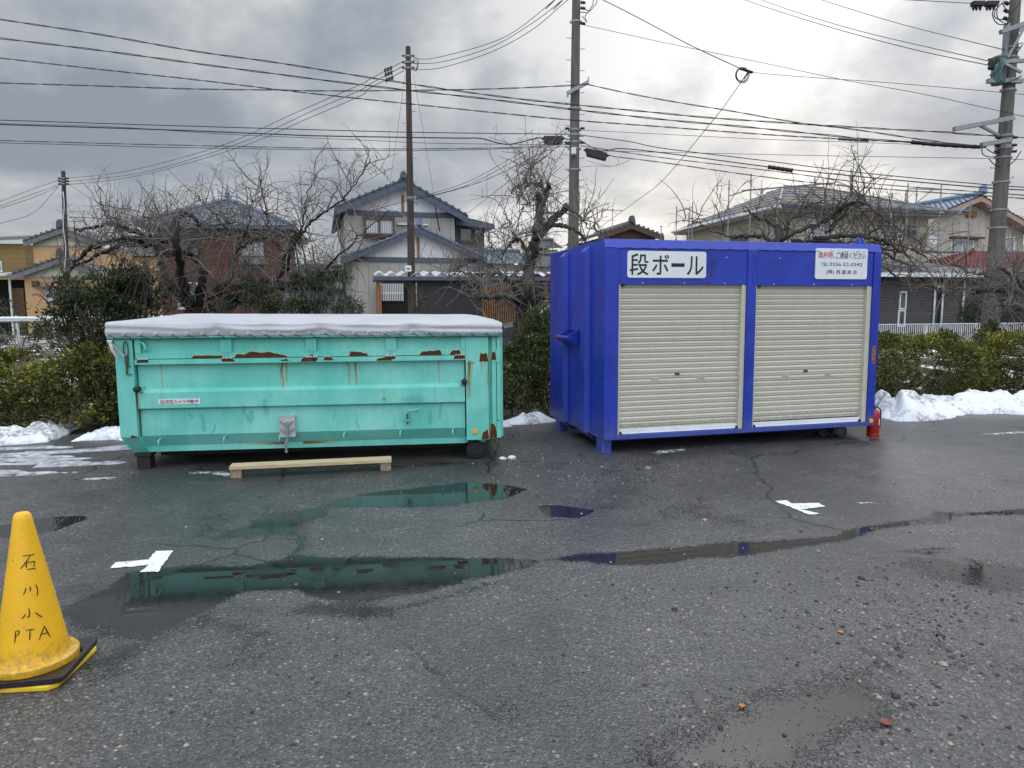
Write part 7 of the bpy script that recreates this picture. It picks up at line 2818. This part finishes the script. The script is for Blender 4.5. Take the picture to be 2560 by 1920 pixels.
def sleeve(pts, D0, D1, r, label, mat, name, cat):
    p = np.array(pts, float)
    W = [P(x, y, D0 + (D1 - D0) * k / (len(p) - 1)) for k, (x, y) in enumerate(p)]
    W = smooth_path(W, 8)
    mb = MB()
    n = len(W)
    mb.tube(W, [r * (1 + 0.12 * math.sin(k * 2.1)) for k in range(n)], 10)
    tag(mb.build(name, MT[mat], None, smooth=True), label, cat)


sleeve([r3(1520, 872), r3(1620, 884), r3(1800, 896), r3(1945, 903)], 16.2, 15.9, 0.042, 'long dark sleeve wrapped round cables left of right pole', 'cable', 'cable_sleeve', 'cable sleeve')
sleeve([r3(1070, 853), r3(1160, 858), r3(1255, 864)], 16.5, 16.4, 0.034, 'pale grey plastic sleeve on a cable above the scaffolding', 'galv', 'cable_sleeve', 'cable sleeve')
sleeve([r3(640, 1026), r3(715, 1037), r3(790, 1048)], 17.7, 17.4, 0.05, 'long black splice on the low cable above beige house roof', 'cable', 'cable_splice', 'cable splice')


def closure(a, b, D, hgt, label):
    p, q = P(*a, D), P(*b, D)
    c = (p + q) / 2
    t = thing('cable_closure', label, 'cable box', tuple(c), 0, 'cable closures at the centre pole')
    p, q = p - c, q - c
    mb = MB()
    m_ = np.array([0, 0, hgt])
    e_ = (q - p) * 0.05
    mb.ext([p + m_ * .5, q + m_ * .5, q + m_ * .1, q - e_ - m_ * .5, p + e_ - m_ * .5, p + m_ * .1], (0, 0.16, 0))
    mb.build('case', MT['rubber'], t, bevel=0.02)
    mb = MB()
    for w in (p, q):
        s_ = 1 if w is q else -1
        mb.tube([w + m_ * .2 - (q - p) * .02 * s_ + [0, .08, 0], w + m_ * .25 + (q - p) * 0.10 * s_ + [0, .08, 0]], [0.045, 0.022], 8)
    mb.build('cable_entry', MT['cable'], t)


closure(r2(1375, 858), r2(1495, 858), 19.7, 0.22, 'black closure box hanging on cable left of centre pole')
closure(r2(1635, 930), r2(1765, 962), 19.6, 0.22, 'black closure box hanging on cable right of centre pole')
mb = MB()
cc = P(*r3(480, 458), 18)
for k in range(4):
    rr = 0.15 + 0.012 * k
    mb.tube([cc + np.array([rr * math.cos(a) * (.9 if k % 2 else 1) + .01 * k, 0.02 * k, rr * math.sin(a) * (1 if k % 2 else 1.06)]) for a in np.linspace(0, 2 * PI, 28)], 0.011, 5, cap=False)
mb.bar(P(*r3(465, 420), 18), P(*r3(545, 446), 18), 0.05, 0.05)
mb.bar(P(*r3(520, 440), 18), P(*r3(490, 485), 18), 0.04, 0.04)
tag(mb.build('cable_coil', MT['cable'], None, smooth=True), 'small coil of spare cable hung in mid air right of centre pole', 'cable coil')
mb = MB()
for a, lab in (((405, 425), 0), ((412, 455), 0), ((416, 488), 0)):
    pass
for (x, y), lab in (((420, 427), 'top clip on the three lines left of brown pole'), ((423, 455), 'middle clip on the three lines left of brown pole'), ((428, 487), 'bottom clip on the three lines left of brown pole')):
    p = P(*r2(x, y), DB + 1)
    mb = MB()
    for k in range(3):
        mb.ext([(p[0] - .16 + .1 * k, p[1], p[2] - .07 + .035 * k), (p[0] - .08 + .1 * k, p[1], p[2] - .07 + .035 * k), (p[0] - .06 + .1 * k, p[1], p[2] + .05 + .035 * k), (p[0] - .14 + .1 * k, p[1], p[2] + .04 + .035 * k)], (0, .08, 0))
    tag(mb.build('line_clip', MT['rubber']), lab, 'line clip', 'clips on the lines left of brown pole')
# thin drop wires looping under the right closure
for pts, lab in (([(1590, 1028), (1680, 1020), (1810, 1020), (1900, 985)], 'slack wire loop below the right closure box'), ([(1640, 985), (1720, 1010), (1810, 1020), (1835, 985), (1800, 958)], 'thin round wire loop under the right closure box'), ([(1460, 905), (1490, 945), (1530, 955)], 'short wire loop left of centre pole below the bundle')):
    wire([r2(*p) for p in pts], 19.6, 19.6, 0.006, lab)

#@@TREES
# ------------------------------------------------------------------ bare trees


def limb_pts(pts, D, jit, seed, zig=0.05):
    """photo points -> 3D limb; jit bends it in depth"""
    rs = np.random.default_rng(seed)
    n = len(pts)
    dep = np.cumsum(np.concatenate([[0], rs.normal(0, jit, n - 1)]))
    dep = np.clip(dep, -1.5, 1.5)
    W = smooth_path([P(x, y, D + d) for (x, y), d in zip(pts, dep)], 6)
    W[1:-1] += rs.normal(0, zig * 0.35, (len(W) - 2, 3))
    return W


def bare_tree(name, label, D, limbs, trunk, seed, n_shoot, slen=(0.5, 1.4), arch=0.6, tw='twig', bark='bark', rs_scale=1.0, fine=3):
    """limbs: list of (photo points, r0, r1, number weight); shoots and twigs grow from them"""
    rs = np.random.default_rng(seed)
    base = trunk[0][0][0]
    root = thing(name, label, 'tree', (base[0], base[1], base[2]))
    off = np.array([base[0], base[1], base[2]])
    mb = MB()
    for pts, rad in trunk:
        W = smooth_path(pts, 6)
        rr = np.interp(np.linspace(0, 1, len(W)), np.linspace(0, 1, len(rad)), rad)
        rr = rr * (1 + 0.12 * rs.normal(0, 1, len(W)).clip(-1, 1))
        mb.tube(W - off, rr, 12)
    sources = []
    for k, (pts, r0, r1, wgt) in enumerate(limbs):
        W = limb_pts(pts, D, 0.25, seed * 50 + k)
        rr = np.linspace(r0, r1, len(W)) * (1 + 0.18 * rs.normal(0, 1, len(W)).clip(-1.2, 1.2))
        mb.tube(W - off, rr, 9)
        for i in range(1, len(W)):
            t = W[i] - W[i - 1]
            sources.append((W[i], t / (np.linalg.norm(t) + 1e-9), wgt * np.linalg.norm(t), rr[i]))
    mb.build('trunk', MT[bark], root, smooth=True)
    pos = np.array([s[0] for s in sources])
    tan = np.array([s[1] for s in sources])
    w = np.array([s[2] for s in sources])
    w /= w.sum()
    mb = MB()
    K = 7

    def shoots(start, tang, length, r0, upb, archf):
        B_ = len(start)
        d = rs.normal(0, 1, (B_, 3))
        d[:, 1] *= 0.8
        d = d - tang * (d * tang).sum(1, keepdims=True) * 0.6
        d[:, 2] += upb
        d /= np.linalg.norm(d, axis=1, keepdims=True)
        bend = rs.normal(0, 0.5, (B_, 3))
        bend[:, 2] += -archf + rs.normal(0, 0.5, B_)
        pts = np.zeros((B_, K, 3))
        pts[:, 0] = start
        cur = d.copy()
        for k in range(1, K):
            cur = cur + bend * (1.0 / K) + rs.normal(0, 0.16, (B_, 3))
            cur /= np.linalg.norm(cur, axis=1, keepdims=True)
            pts[:, k] = pts[:, k - 1] + cur * (length / (K - 1))[:, None]
        rad = r0[:, None] * np.linspace(1, 0.35, K)[None]
        return pts, rad

    idx = rs.choice(len(pos), n_shoot, p=w)
    ln = rs.uniform(slen[0], slen[1], n_shoot)
    st = pos[idx] + rs.normal(0, 0.02, (n_shoot, 3))
    upb = np.where(rs.random(n_shoot) < 0.55, 1.4, 0.2)
    P1, R1 = shoots(st, tan[idx], ln, rs.uniform(0.0065, 0.013, n_shoot) * rs_scale, upb, np.where(upb > 1, arch * .4, arch))
    mb.tubes(P1 - off, R1, 5)
    m1 = n_shoot * fine
    i1 = rs.integers(0, n_shoot, m1)
    k1 = rs.integers(1, K - 1, m1)
    s2 = P1[i1, k1]
    t2 = P1[i1, k1 + 1] - P1[i1, k1]
    t2 /= np.linalg.norm(t2, axis=1, keepdims=True)
    P2, R2 = shoots(s2, t2, rs.uniform(0.15, 0.55, m1) * (slen[1] / 1.2), rs.uniform(0.0038, 0.0062, m1) * rs_scale, 0.9, arch * 0.4)
    mb.tubes(P2 - off, R2, 4)
    m2 = m1 // 2
    i2 = rs.integers(0, m1, m2)
    k2 = rs.integers(2, K - 1, m2)
    t3 = P2[i2, k2 + 1] - P2[i2, k2] if K > 2 else None
    t3 = t3 / (np.linalg.norm(t3, axis=1, keepdims=True) + 1e-9)
    P3, R3 = shoots(P2[i2, k2], t3, rs.uniform(0.06, 0.22, m2), rs.uniform(0.003, 0.0045, m2) * rs_scale, 0.7, 0.0)
    mb.tubes(P3 - off, R3, 4)
    mb.build('crown', MT[tw], root, smooth=True)
    return root


q2 = lambda *a: [(350 + x / 4.424, 480 + y / 4.424) for x, y in a]
q1 = lambda *a: [(x / 5.267, 520 + y / 5.267) for x, y in a]
q4 = lambda *a: [(1200 + x / 5.186, 560 + y / 5.186) for x, y in a]
qr2 = lambda *a: [(800 + x / 2.458, y / 2.458) for x, y in a]
q7 = lambda *a: [(1640 + x / 3.687, 430 + y / 3.687) for x, y in a]
q5 = lambda *a: [(2160 + x / 5.53, 600 + y / 5.53) for x, y in a]
q3 = lambda *a: [(1660 + x / 2.458, y / 2.458) for x, y in a]

DL = 12.3
Bs = P(488, 800, DL)
limbs = [
    (q2((590, 1300), (540, 1200), (480, 1050), (440, 800), (400, 600), (400, 400), (430, 290), (520, 240), (620, 300), (660, 380)), 0.10, 0.022, 1.0),
    (q2((640, 1250), (690, 1000), (690, 880), (600, 740), (480, 660)), 0.085, 0.03, 0.8),
    (q2((560, 1280), (400, 1120), (310, 1000), (230, 800), (150, 560), (-60, 520)), 0.08, 0.035, 1.0),
    (q1((2250, 640), (2050, 480), (1850, 360), (1600, 250), (1490, 210), (1300, 240), (1150, 265), (990, 282)), 0.05, 0.02, 0.35),
    (q1((2200, 430), (1900, 400), (1500, 430), (1250, 510), (1050, 640), (880, 860), (700, 1000), (620, 1180)), 0.055, 0.012, 0.9),
    (q1((2000, 480), (1700, 480), (1400, 560), (1200, 680), (1000, 760)), 0.05, 0.02, 0.6),
    (q2((700, 1170), (900, 1110), (1150, 1030), (1350, 985), (1600, 1030), (1900, 1000), (2100, 1130)), 0.07, 0.04, 1.2),
    (q2((760, 1280), (1000, 1180), (1200, 1110), (1450, 1080), (1700, 1060), (2000, 1080)), 0.075, 0.03, 1.0),
    (q2((820, 1320), (1050, 1230), (1250, 1190)), 0.09, 0.05, 0.2),
    (q2((800, 1120), (1000, 950), (1030, 830), (1050, 680), (1100, 600), (1000, 480), (850, 280), (720, 150), (640, 30)), 0.045, 0.009, 0.7),
    (q2((1500, 1000), (1580, 880), (1590, 650), (1500, 560), (1420, 350), (1380, 150), (1340, -60), (1320, -200)), 0.035, 0.008, 0.6),
    (q2((1590, 870), (1680, 640), (1740, 520), (1900, 330), (2100, 180), (2300, 20), (2550, -330)), 0.035, 0.008, 0.9),
    (q2((1740, 520), (1800, 300), (1830, 120), (1900, -100)), 0.022, 0.007, 0.8),
    (q2((1900, 1000), (2200, 700), (2500, 420), (2750, 200)), 0.022, 0.007, 0.7),
    (q2((1090, 620), (1220, 560), (1450, 470), (1600, 330)), 0.025, 0.008, 0.8),
    (q2((440, 780), (560, 600), (700, 440), (900, 360), (1100, 340)), 0.025, 0.008, 0.9),
    (q2((400, 500), (250, 420), (120, 320), (40, 250)), 0.03, 0.012, 0.7),
    (q2((1050, 700), (1150, 520), (1200, 340), (1230, 150), (1220, -60)), 0.022, 0.006, 0.8),
    (q1((1650, 420), (1500, 250), (1400, 80), (1330, -80)), 0.016, 0.006, 0.8),
]
trunk = [([P(488, 1000, DL) * [1, 1, 0] + [0, 0, 0.2], P(488, 900, DL), P(490, 830, DL), P(495, 775, DL)], [0.26, 0.24, 0.22, 0.14])]
trunk = [([np.array([Bs[0], Bs[1], 0.1]), np.array([Bs[0], Bs[1], 0.9]), P(490, 800, DL), P(496, 765, DL)], [0.27, 0.25, 0.23, 0.15])]
bare_tree('bare_tree', 'big spreading leafless tree behind the turquoise container', DL, limbs, trunk, 5, 600, (0.4, 1.08), 1.0, 'twig', 'bark', 1.0, 3)

DM = 13.2
b0 = P(1307, 850, DM)
limbs = [
    (q4((570, 1200), (600, 1000), (625, 850), (650, 640), (690, 420), (720, 200), (740, 80), (750, -20)), 0.11, 0.06, 0.8),
    (qr2((1325, 1480), (1345, 1380), (1360, 1280), (1385, 1200), (1405, 1125)), 0.075, 0.035, 0.8),
    (qr2((1342, 1390), (1340, 1280), (1342, 1185)), 0.06, 0.05, 0.2),
    (qr2((1335, 1470), (1380, 1400), (1440, 1340), (1522, 1268)), 0.075, 0.07, 0.5),
    (qr2((1395, 1390), (1470, 1385), (1550, 1410), (1610, 1450), (1640, 1520)), 0.045, 0.02, 1.0),
    (qr2((1520, 1280), (1590, 1330), (1650, 1390), (1730, 1430)), 0.02, 0.008, 1.0),
    (qr2((1395, 1190), (1340, 1140), (1270, 1130), (1200, 1145), (1175, 1190)), 0.03, 0.012, 1.0),
    (qr2((1290, 1130), (1250, 1095), (1300, 1060), (1310, 980)), 0.018, 0.007, 1.2),
    (q4((560, 1150), (460, 1000), (350, 940), (150, 940), (-40, 950), (-150, 930)), 0.075, 0.02, 0.9),
    (q4((570, 1130), (480, 900), (380, 740), (250, 650), (0, 655), (-150, 640)), 0.06, 0.02, 1.2),
    (q4((650, 640), (600, 350), (490, 200), (400, 250), (290, 380)), 0.04, 0.02, 1.0),
    (q4((610, 1120), (720, 1000), (800, 930), (880, 900)), 0.10, 0.05, 0.6),
    (q4((300, 650), (100, 520), (-60, 440), (-250, 560), (-420, 700)), 0.02, 0.008, 1.3),
    (q4((150, 940), (0, 760), (-200, 640), (-400, 620)), 0.02, 0.008, 1.2),
    (qr2((1200, 1480), (1150, 1340), (1120, 1300)), 0.012, 0.006, 0.8),
    (qr2((1400, 1380), (1330, 1240), (1240, 1260), (1190, 1150)), 0.014, 0.006, 0.8),
    (q4((380, 740), (300, 520), (180, 330), (100, 100)), 0.014, 0.006, 0.8),
]
trunk = [([np.array([b0[0], b0[1], 0.1]), P(1303, 860, DM), P(1306, 815, DM), P(1311, 785, DM)], [0.20, 0.18, 0.17, 0.15])]
bare_tree('bare_tree', 'gnarled pruned leafless tree standing between the two containers', DM, limbs, trunk, 8, 300, (0.4, 1.1), 0.9, 'twig', 'bark_grey', 1.0, 3)

DW = 13.4
b1 = P(1945, 760, DW)
limbs = [
    (q7((1130, 640), (1125, 520), (1030, 450), (920, 410), (810, 355)), 0.06, 0.02, 0.8),
    (q7((1130, 630), (1200, 500), (1290, 400), (1420, 300), (1560, 270)), 0.045, 0.012, 1.2),
    (q7((1140, 640), (1250, 560), (1500, 480), (1640, 400), (1760, 290), (1900, 280), (2050, 380), (2150, 480)), 0.05, 0.014, 1.3),
    (q7((1120, 640), (950, 600), (800, 590), (690, 605)), 0.045, 0.03, 0.8),
    (q7((1450, 620), (1700, 590), (1950, 600), (2150, 660), (2350, 800)), 0.05, 0.02, 1.4),
    (q7((1560, 560), (1700, 380), (1800, 120), (1830, 20)), 0.018, 0.006, 0.9),
    (q7((1600, 560), (1800, 300), (1960, 120), (2080, 0)), 0.018, 0.006, 0.9),
    (q7((1500, 500), (1560, 430), (1700, 340), (1850, 310), (2000, 340), (2080, 470)), 0.022, 0.008, 1.3),
    (q7((750, 600), (560, 560), (400, 480), (260, 450)), 0.018, 0.006, 0.8),
    (q7((1950, 600), (2100, 500), (2300, 560), (2480, 700)), 0.025, 0.010, 1.2),
    (q5((60, 60), (300, 190), (600, 330), (800, 420)), 0.03, 0.010, 1.4),
    (q5((60, 240), (300, 400), (500, 560), (650, 640)), 0.022, 0.008, 1.1),
    (q5((100, 20), (500, 80), (800, 200), (1050, 360)), 0.025, 0.008, 1.2),
    (q7((1250, 640), (1500, 650), (1800, 660), (2200, 720)), 0.04, 0.02, 0.9),
]
trunk = [([np.array([b1[0], b1[1], 0.1]), np.array([b1[0], b1[1], 1.6]), P(1946, 640, DW), P(1946, 600, DW)], [0.2, 0.17, 0.14, 0.07])]
bare_tree('bare_tree', 'wide tangled leafless tree rising behind the blue container', DW, limbs, trunk, 13, 260, (0.5, 1.35), 1.2, 'twig_dark', 'bark_grey', 0.95, 2)

DX = 13.0
b2 = P(2640, 830, DX)
limbs = [
    (q5((2600, 800), (2212, 720), (1900, 685), (1650, 690), (1500, 740)), 0.10, 0.035, 0.9),
    (q5((1650, 690), (1400, 680), (1200, 690), (1000, 715)), 0.03, 0.010, 1.2),
    (q5((2600, 790), (2300, 620), (2000, 460), (1850, 380)), 0.05, 0.015, 0.8),
    (q5((1950, 660), (1960, 575), (1700, 480), (1400, 410), (1250, 330)), 0.035, 0.010, 1.0),
    (q5((2600, 900), (2300, 900), (2000, 1000), (1800, 1130)), 0.03, 0.010, 1.3),
    (q5((2500, 850), (2200, 880), (1950, 900), (1700, 940)), 0.025, 0.008, 1.2),
    (q5((2212, 720), (2100, 500), (2050, 300)), 0.02, 0.008, 0.9),
    (q5((1280, 700), (1150, 760), (1050, 720), (980, 640)), 0.014, 0.007, 0.8),
]
trunk = [([np.array([b2[0], b2[1], 0.1]), P(2640, 820, DX), P(2650, 760, DX)], [0.2, 0.18, 0.12])]
bare_tree('bare_tree', 'leafless tree reaching in from the right picture edge', DX, limbs, trunk, 17, 230, (0.4, 1.0), 0.7, 'twig', 'bark_grey', 1.0, 3)

#@@LEAVES
# ------------------------------------------------------------------ hedges and evergreen shrubs


def leaf_cloud(centers, dirs, size, per, seed, mb_rnd, droop=0.2):
    """rosettes of leaves: returns verts (N,4,3) and per leaf random numbers"""
    rs = np.random.default_rng(seed)
    n = len(centers)
    N = n * per
    c = np.repeat(centers, per, 0)
    ax = np.repeat(dirs, per, 0)
    d = rs.normal(0, 1, (N, 3))
    d += ax * 1.1
    d[:, 2] -= droop * rs.random(N)
    d /= np.linalg.norm(d, axis=1, keepdims=True)
    s = np.cross(d, rs.normal(0, 1, (N, 3)))
    s /= np.linalg.norm(s, axis=1, keepdims=True) + 1e-9
    L = size * rs.uniform(0.6, 1.25, N)[:, None]
    W = L * rs.uniform(0.30, 0.42, N)[:, None]
    b = c + d * L * 0.12 + rs.normal(0, size * 0.25, (N, 3))
    up = np.cross(s, d)
    V = np.stack([b, b + d * L * .5 + s * W * .5 + up * L * .06, b + d * L, b + d * L * .5 - s * W * .5 + up * L * .06], 1)
    rn = np.clip(np.repeat(mb_rnd, per) + rs.normal(0, 0.16, N), 0, 1)
    return V, rn


def foliage(name, parent, V, rn, mat):
    mb = MB()
    N = len(V)
    mb.v.append(V.reshape(-1, 3))
    mb.n = 4 * N
    mb.f = [(4 * i, 4 * i + 1, 4 * i + 2, 4 * i + 3) for i in range(N)]
    mb.m = [0] * N
    mb.attr['rnd'] = np.repeat(rn, 4)
    return mb.build(name, mat, parent)


def hedge(name, label, x0, x1, depth, top, n, size, seed, mat, per=7, front=0.0, group=None, ymin=None, density_top=1.0):
    """clipped hedge that follows the lot edge; top(x) gives its height"""
    rs = np.random.default_rng(seed)
    xm = (x0 + x1) / 2
    root = thing(name, label, 'hedge', (xm, HEDGE(xm) + front, 0.0), 0, group)
    off = np.array([xm, HEDGE(xm) + front, 0.0])
    x = rs.uniform(x0, x1, n)
    q = rs.random(n)
    y_in = np.where(rs.random(n) < 0.72, rs.beta(1, 2.4, n) * 0.55, rs.random(n)) * depth
    base_top = top(x) + 0.22 * (fbm(x * 1.4, y_in * 1.4 + 7, seed, 4) - 0.5) * 2
    z = 0.08 + (base_top - 0.08) * np.where(rs.random(n) < 0.35 * density_top, 1 - rs.beta(1, 5, n) * .5, rs.random(n) ** 0.8)
    # lumpy front: bulges and hollows
    bul = (fbm(x * 1.1, z * 1.6, seed + 4, 3) - 0.5) * 0.75
    roundt = np.clip((z / base_top - 0.6) / 0.4, 0, 1) ** 2 * 0.35
    y = HEDGE(x) + front + y_in + bul + roundt
    keep = fbm(x * 2.2, z * 2.6 + y * 1.2, seed + 8, 3) > 0.31
    x, y, z, base_top = x[keep], y[keep], z[keep], base_top[keep]
    c = np.stack([x, y, z], -1)
    d = np.stack([rs.normal(0, .4, len(x)), -0.7 + rs.normal(0, .3, len(x)), 0.8 + rs.normal(0, .3, len(x))], -1)
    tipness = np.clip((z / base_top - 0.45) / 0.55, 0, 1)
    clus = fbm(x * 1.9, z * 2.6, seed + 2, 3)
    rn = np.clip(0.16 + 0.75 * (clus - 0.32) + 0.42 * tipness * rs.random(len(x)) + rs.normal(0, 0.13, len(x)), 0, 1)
    V, r_ = leaf_cloud(c - off, d, size, per, seed + 1, rn)
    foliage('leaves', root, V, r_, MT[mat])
    # stems
    m = int((x1 - x0) * 26)
    xs = rs.uniform(x0, x1, m)
    st = np.stack([xs, HEDGE(xs) + front + rs.uniform(0.25, depth, m), np.full(m, 0.0)], -1)
    K = 6
    pts = np.zeros((m, K, 3))
    cur = np.stack([rs.normal(0, .35, m), rs.normal(-0.25, .35, m), np.ones(m)], -1)
    pts[:, 0] = st
    hh = top(xs) * rs.uniform(0.6, 1.12, m)
    for k in range(1, K):
        cur = cur + rs.normal(0, 0.28, (m, 3))
        cur[:, 2] = np.abs(cur[:, 2]) * 0.6 + 0.4
        cur /= np.linalg.norm(cur, axis=1, keepdims=True)
        pts[:, k] = pts[:, k - 1] + cur * (hh / (K - 1))[:, None]
    mb = MB()
    mb.tubes(pts - off, np.repeat((rs.uniform(0.004, 0.012, m))[:, None], K, 1) * np.linspace(1, .4, K), 5)
    mb.build('stems', simple('hedge_stems', (0.075, 0.050, 0.032), 0.8, 0.4), root, smooth=True)
    return root


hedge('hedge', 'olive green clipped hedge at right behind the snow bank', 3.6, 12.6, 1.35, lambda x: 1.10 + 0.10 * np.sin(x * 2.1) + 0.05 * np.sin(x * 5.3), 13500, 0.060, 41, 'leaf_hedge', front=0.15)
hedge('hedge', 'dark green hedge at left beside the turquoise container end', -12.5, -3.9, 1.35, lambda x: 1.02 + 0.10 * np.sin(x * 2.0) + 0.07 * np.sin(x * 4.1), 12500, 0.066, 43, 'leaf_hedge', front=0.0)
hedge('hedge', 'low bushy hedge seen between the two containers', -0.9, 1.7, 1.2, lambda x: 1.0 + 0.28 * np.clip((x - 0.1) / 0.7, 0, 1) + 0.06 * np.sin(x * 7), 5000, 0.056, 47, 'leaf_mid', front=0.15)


def shrub(name, label, blobs, size, seed, mat, per=6, stem_to=None, holes=0.40, n_stem=14, cat='shrub'):
    """blobs: (photo x, photo y, distance, radius x, radius z, rosettes)"""
    rs = np.random.default_rng(seed)
    cs = [(P(px, py, D), rx, rz, n) for px, py, D, rx, rz, n in blobs]
    base = np.array(stem_to if stem_to is not None else [np.mean([c[0][0] for c in cs]), np.mean([c[0][1] for c in cs]), 0.1])
    root = thing(name, label, cat, tuple(base))
    allc, allr, alld = [], [], []
    stems = []
    for c, rx, rz, n in cs:
        u = rs.normal(0, 1, (n, 3))
        u /= np.linalg.norm(u, axis=1, keepdims=True)
        r = rs.random(n) ** 0.45
        p = c + u * r[:, None] * np.array([rx, rx * 0.75, rz])
        p += (np.stack([fbm(p[:, 0] * 2 + k * 9, p[:, 2] * 2, seed + k, 3) for k in range(3)], -1) - 0.5) * rx * 0.7
        keep = fbm(p[:, 0] * 3.0, p[:, 2] * 3.0 + p[:, 1] * 2, seed + 5, 3) > holes
        p, u, r = p[keep], u[keep], r[keep]
        allc.append(p)
        alld.append(u * 0.7 + np.array([0, -0.25, 0.6]))
        allr.append(np.clip(0.10 + 0.45 * (fbm(p[:, 0] * 2.5, p[:, 2] * 2.5, seed + 3, 3) - 0.2) + 0.25 * r * rs.random(len(p)), 0, 1))
        for k in range(n_stem):
            e_ = c + rs.normal(0, .55, 3) * np.array([rx, rx * .6, rz])
            mid_ = base + (e_ - base) * rs.uniform(.35, .6) + rs.normal(0, .12, 3)
            stems.append(smooth_path([base + rs.normal(0, .05, 3) * [1, 1, 0], mid_, e_, e_ + rs.normal(0, .2, 3) + [0, 0, .12]], 4))
    V, rn = leaf_cloud(np.concatenate(allc) - base, np.concatenate(alld), size, per, seed, np.concatenate(allr))
    foliage('leaves', root, V, rn, MT[mat])
    mb = MB()
    S = np.stack(stems)
    mb.tubes(S - base, np.repeat(np.linspace(0.016, 0.004, S.shape[1])[None], len(S), 0), 5)
    mb.build('stems', MT['bark_grey'], root, smooth=True)
    return root


shrub('evergreen_shrub', 'tall dense dark evergreen left of the turquoise container', [(205, 800, 10.3, 0.62, 0.55, 900), (265, 730, 10.3, 0.60, 0.45, 850), (330, 770, 10.4, 0.55, 0.55, 850), (250, 860, 10.1, 0.75, 0.5, 950), (175, 730, 10.5, 0.32, 0.30, 220), (300, 690, 10.5, 0.38, 0.28, 330), (370, 720, 10.6, 0.38, 0.34, 320), (280, 940, 9.9, 0.5, 0.5, 700), (300, 1040, 9.7, 0.45, 0.45, 500), (400, 760, 10.8, 0.35, 0.3, 240)], 0.058, 71, 'leaf_dark', stem_to=(P(260, 900, 10.3)[0], 10.3, 0.1), holes=0.42)
shrub('evergreen_shrub', 'grey green leafy clump among the bare branches before brick house', [(612, 680, 11.6, 0.26, 0.20, 240), (640, 715, 11.5, 0.30, 0.18, 220), (660, 755, 11.4, 0.36, 0.20, 320), (700, 765, 11.4, 0.30, 0.18, 260), (560, 770, 11.4, 0.2, 0.10, 60)], 0.045, 73, 'leaf_dark', stem_to=(P(640, 800, 11.4)[0], 11.4, 0.1), n_stem=5)
shrub('evergreen_shrub', 'leafy evergreen clump right of the big bare tree above tarpaulin', [(800, 700, 11.9, 0.32, 0.22, 260), (830, 745, 11.7, 0.34, 0.22, 300), (780, 760, 11.5, 0.30, 0.16, 220), (738, 610, 12.2, 0.16, 0.22, 120), (850, 690, 12.0, 0.22, 0.2, 140), (745, 700, 11.9, 0.16, 0.14, 80), (870, 770, 11.6, 0.25, 0.14, 160), (745, 770, 11.5, 0.25, 0.12, 160)], 0.045, 79, 'leaf_dark', stem_to=(P(800, 800, 11.6)[0], 11.6, 0.1), n_stem=5)
shrub('evergreen_shrub', 'rounded green bush touching the left side of blue container', [(1345, 805, 11.4, 0.30, 0.26, 420), (1320, 840, 11.3, 0.28, 0.22, 300), (1370, 780, 11.5, 0.22, 0.18, 180), (1365, 850, 11.3, 0.30, 0.25, 260)], 0.042, 83, 'leaf_mid', stem_to=(P(1345, 900, 11.4)[0], 11.4, 0.1), n_stem=8)
shrub('evergreen_shrub', 'small sprig of white flecked leaves at foot of brown pole', [(1045, 770, 12.5, 0.10, 0.14, 40), (1058, 750, 12.5, 0.08, 0.10, 24)], 0.04, 89, 'leaf_mid', stem_to=(P(1035, 800, 12.5)[0], 12.5, 0.2), n_stem=4)
shrub('evergreen_shrub', 'yellow green sprig standing above the right hedge by pole foot', [(2475, 822, 12.6, 0.14, 0.14, 90), (2460, 840, 12.4, 0.16, 0.12, 80)], 0.055, 97, 'leaf_hedge', stem_to=(P(2470, 900, 12.4)[0], 12.4, 0.1), n_stem=4, holes=0.3)
shrub('evergreen_shrub', 'dark shrub against the charcoal house near right pole', [(2440, 765, 24.5, 0.55, 0.6, 420), (2425, 800, 24.3, 0.5, 0.35, 260)], 0.08, 101, 'leaf_dark', stem_to=(P(2440, 800, 24.4)[0], 24.4, 0.4), n_stem=6)
shrub('evergreen_shrub', 'low shrubs on the verge behind the left guard rail', [(30, 830, 20, 0.8, 0.22, 260), (110, 835, 19, 0.7, 0.22, 260), (10, 770, 33, 1.2, 0.5, 220)], 0.085, 103, 'leaf_dark', stem_to=(P(60, 850, 20)[0], 20, 0.3), n_stem=3)
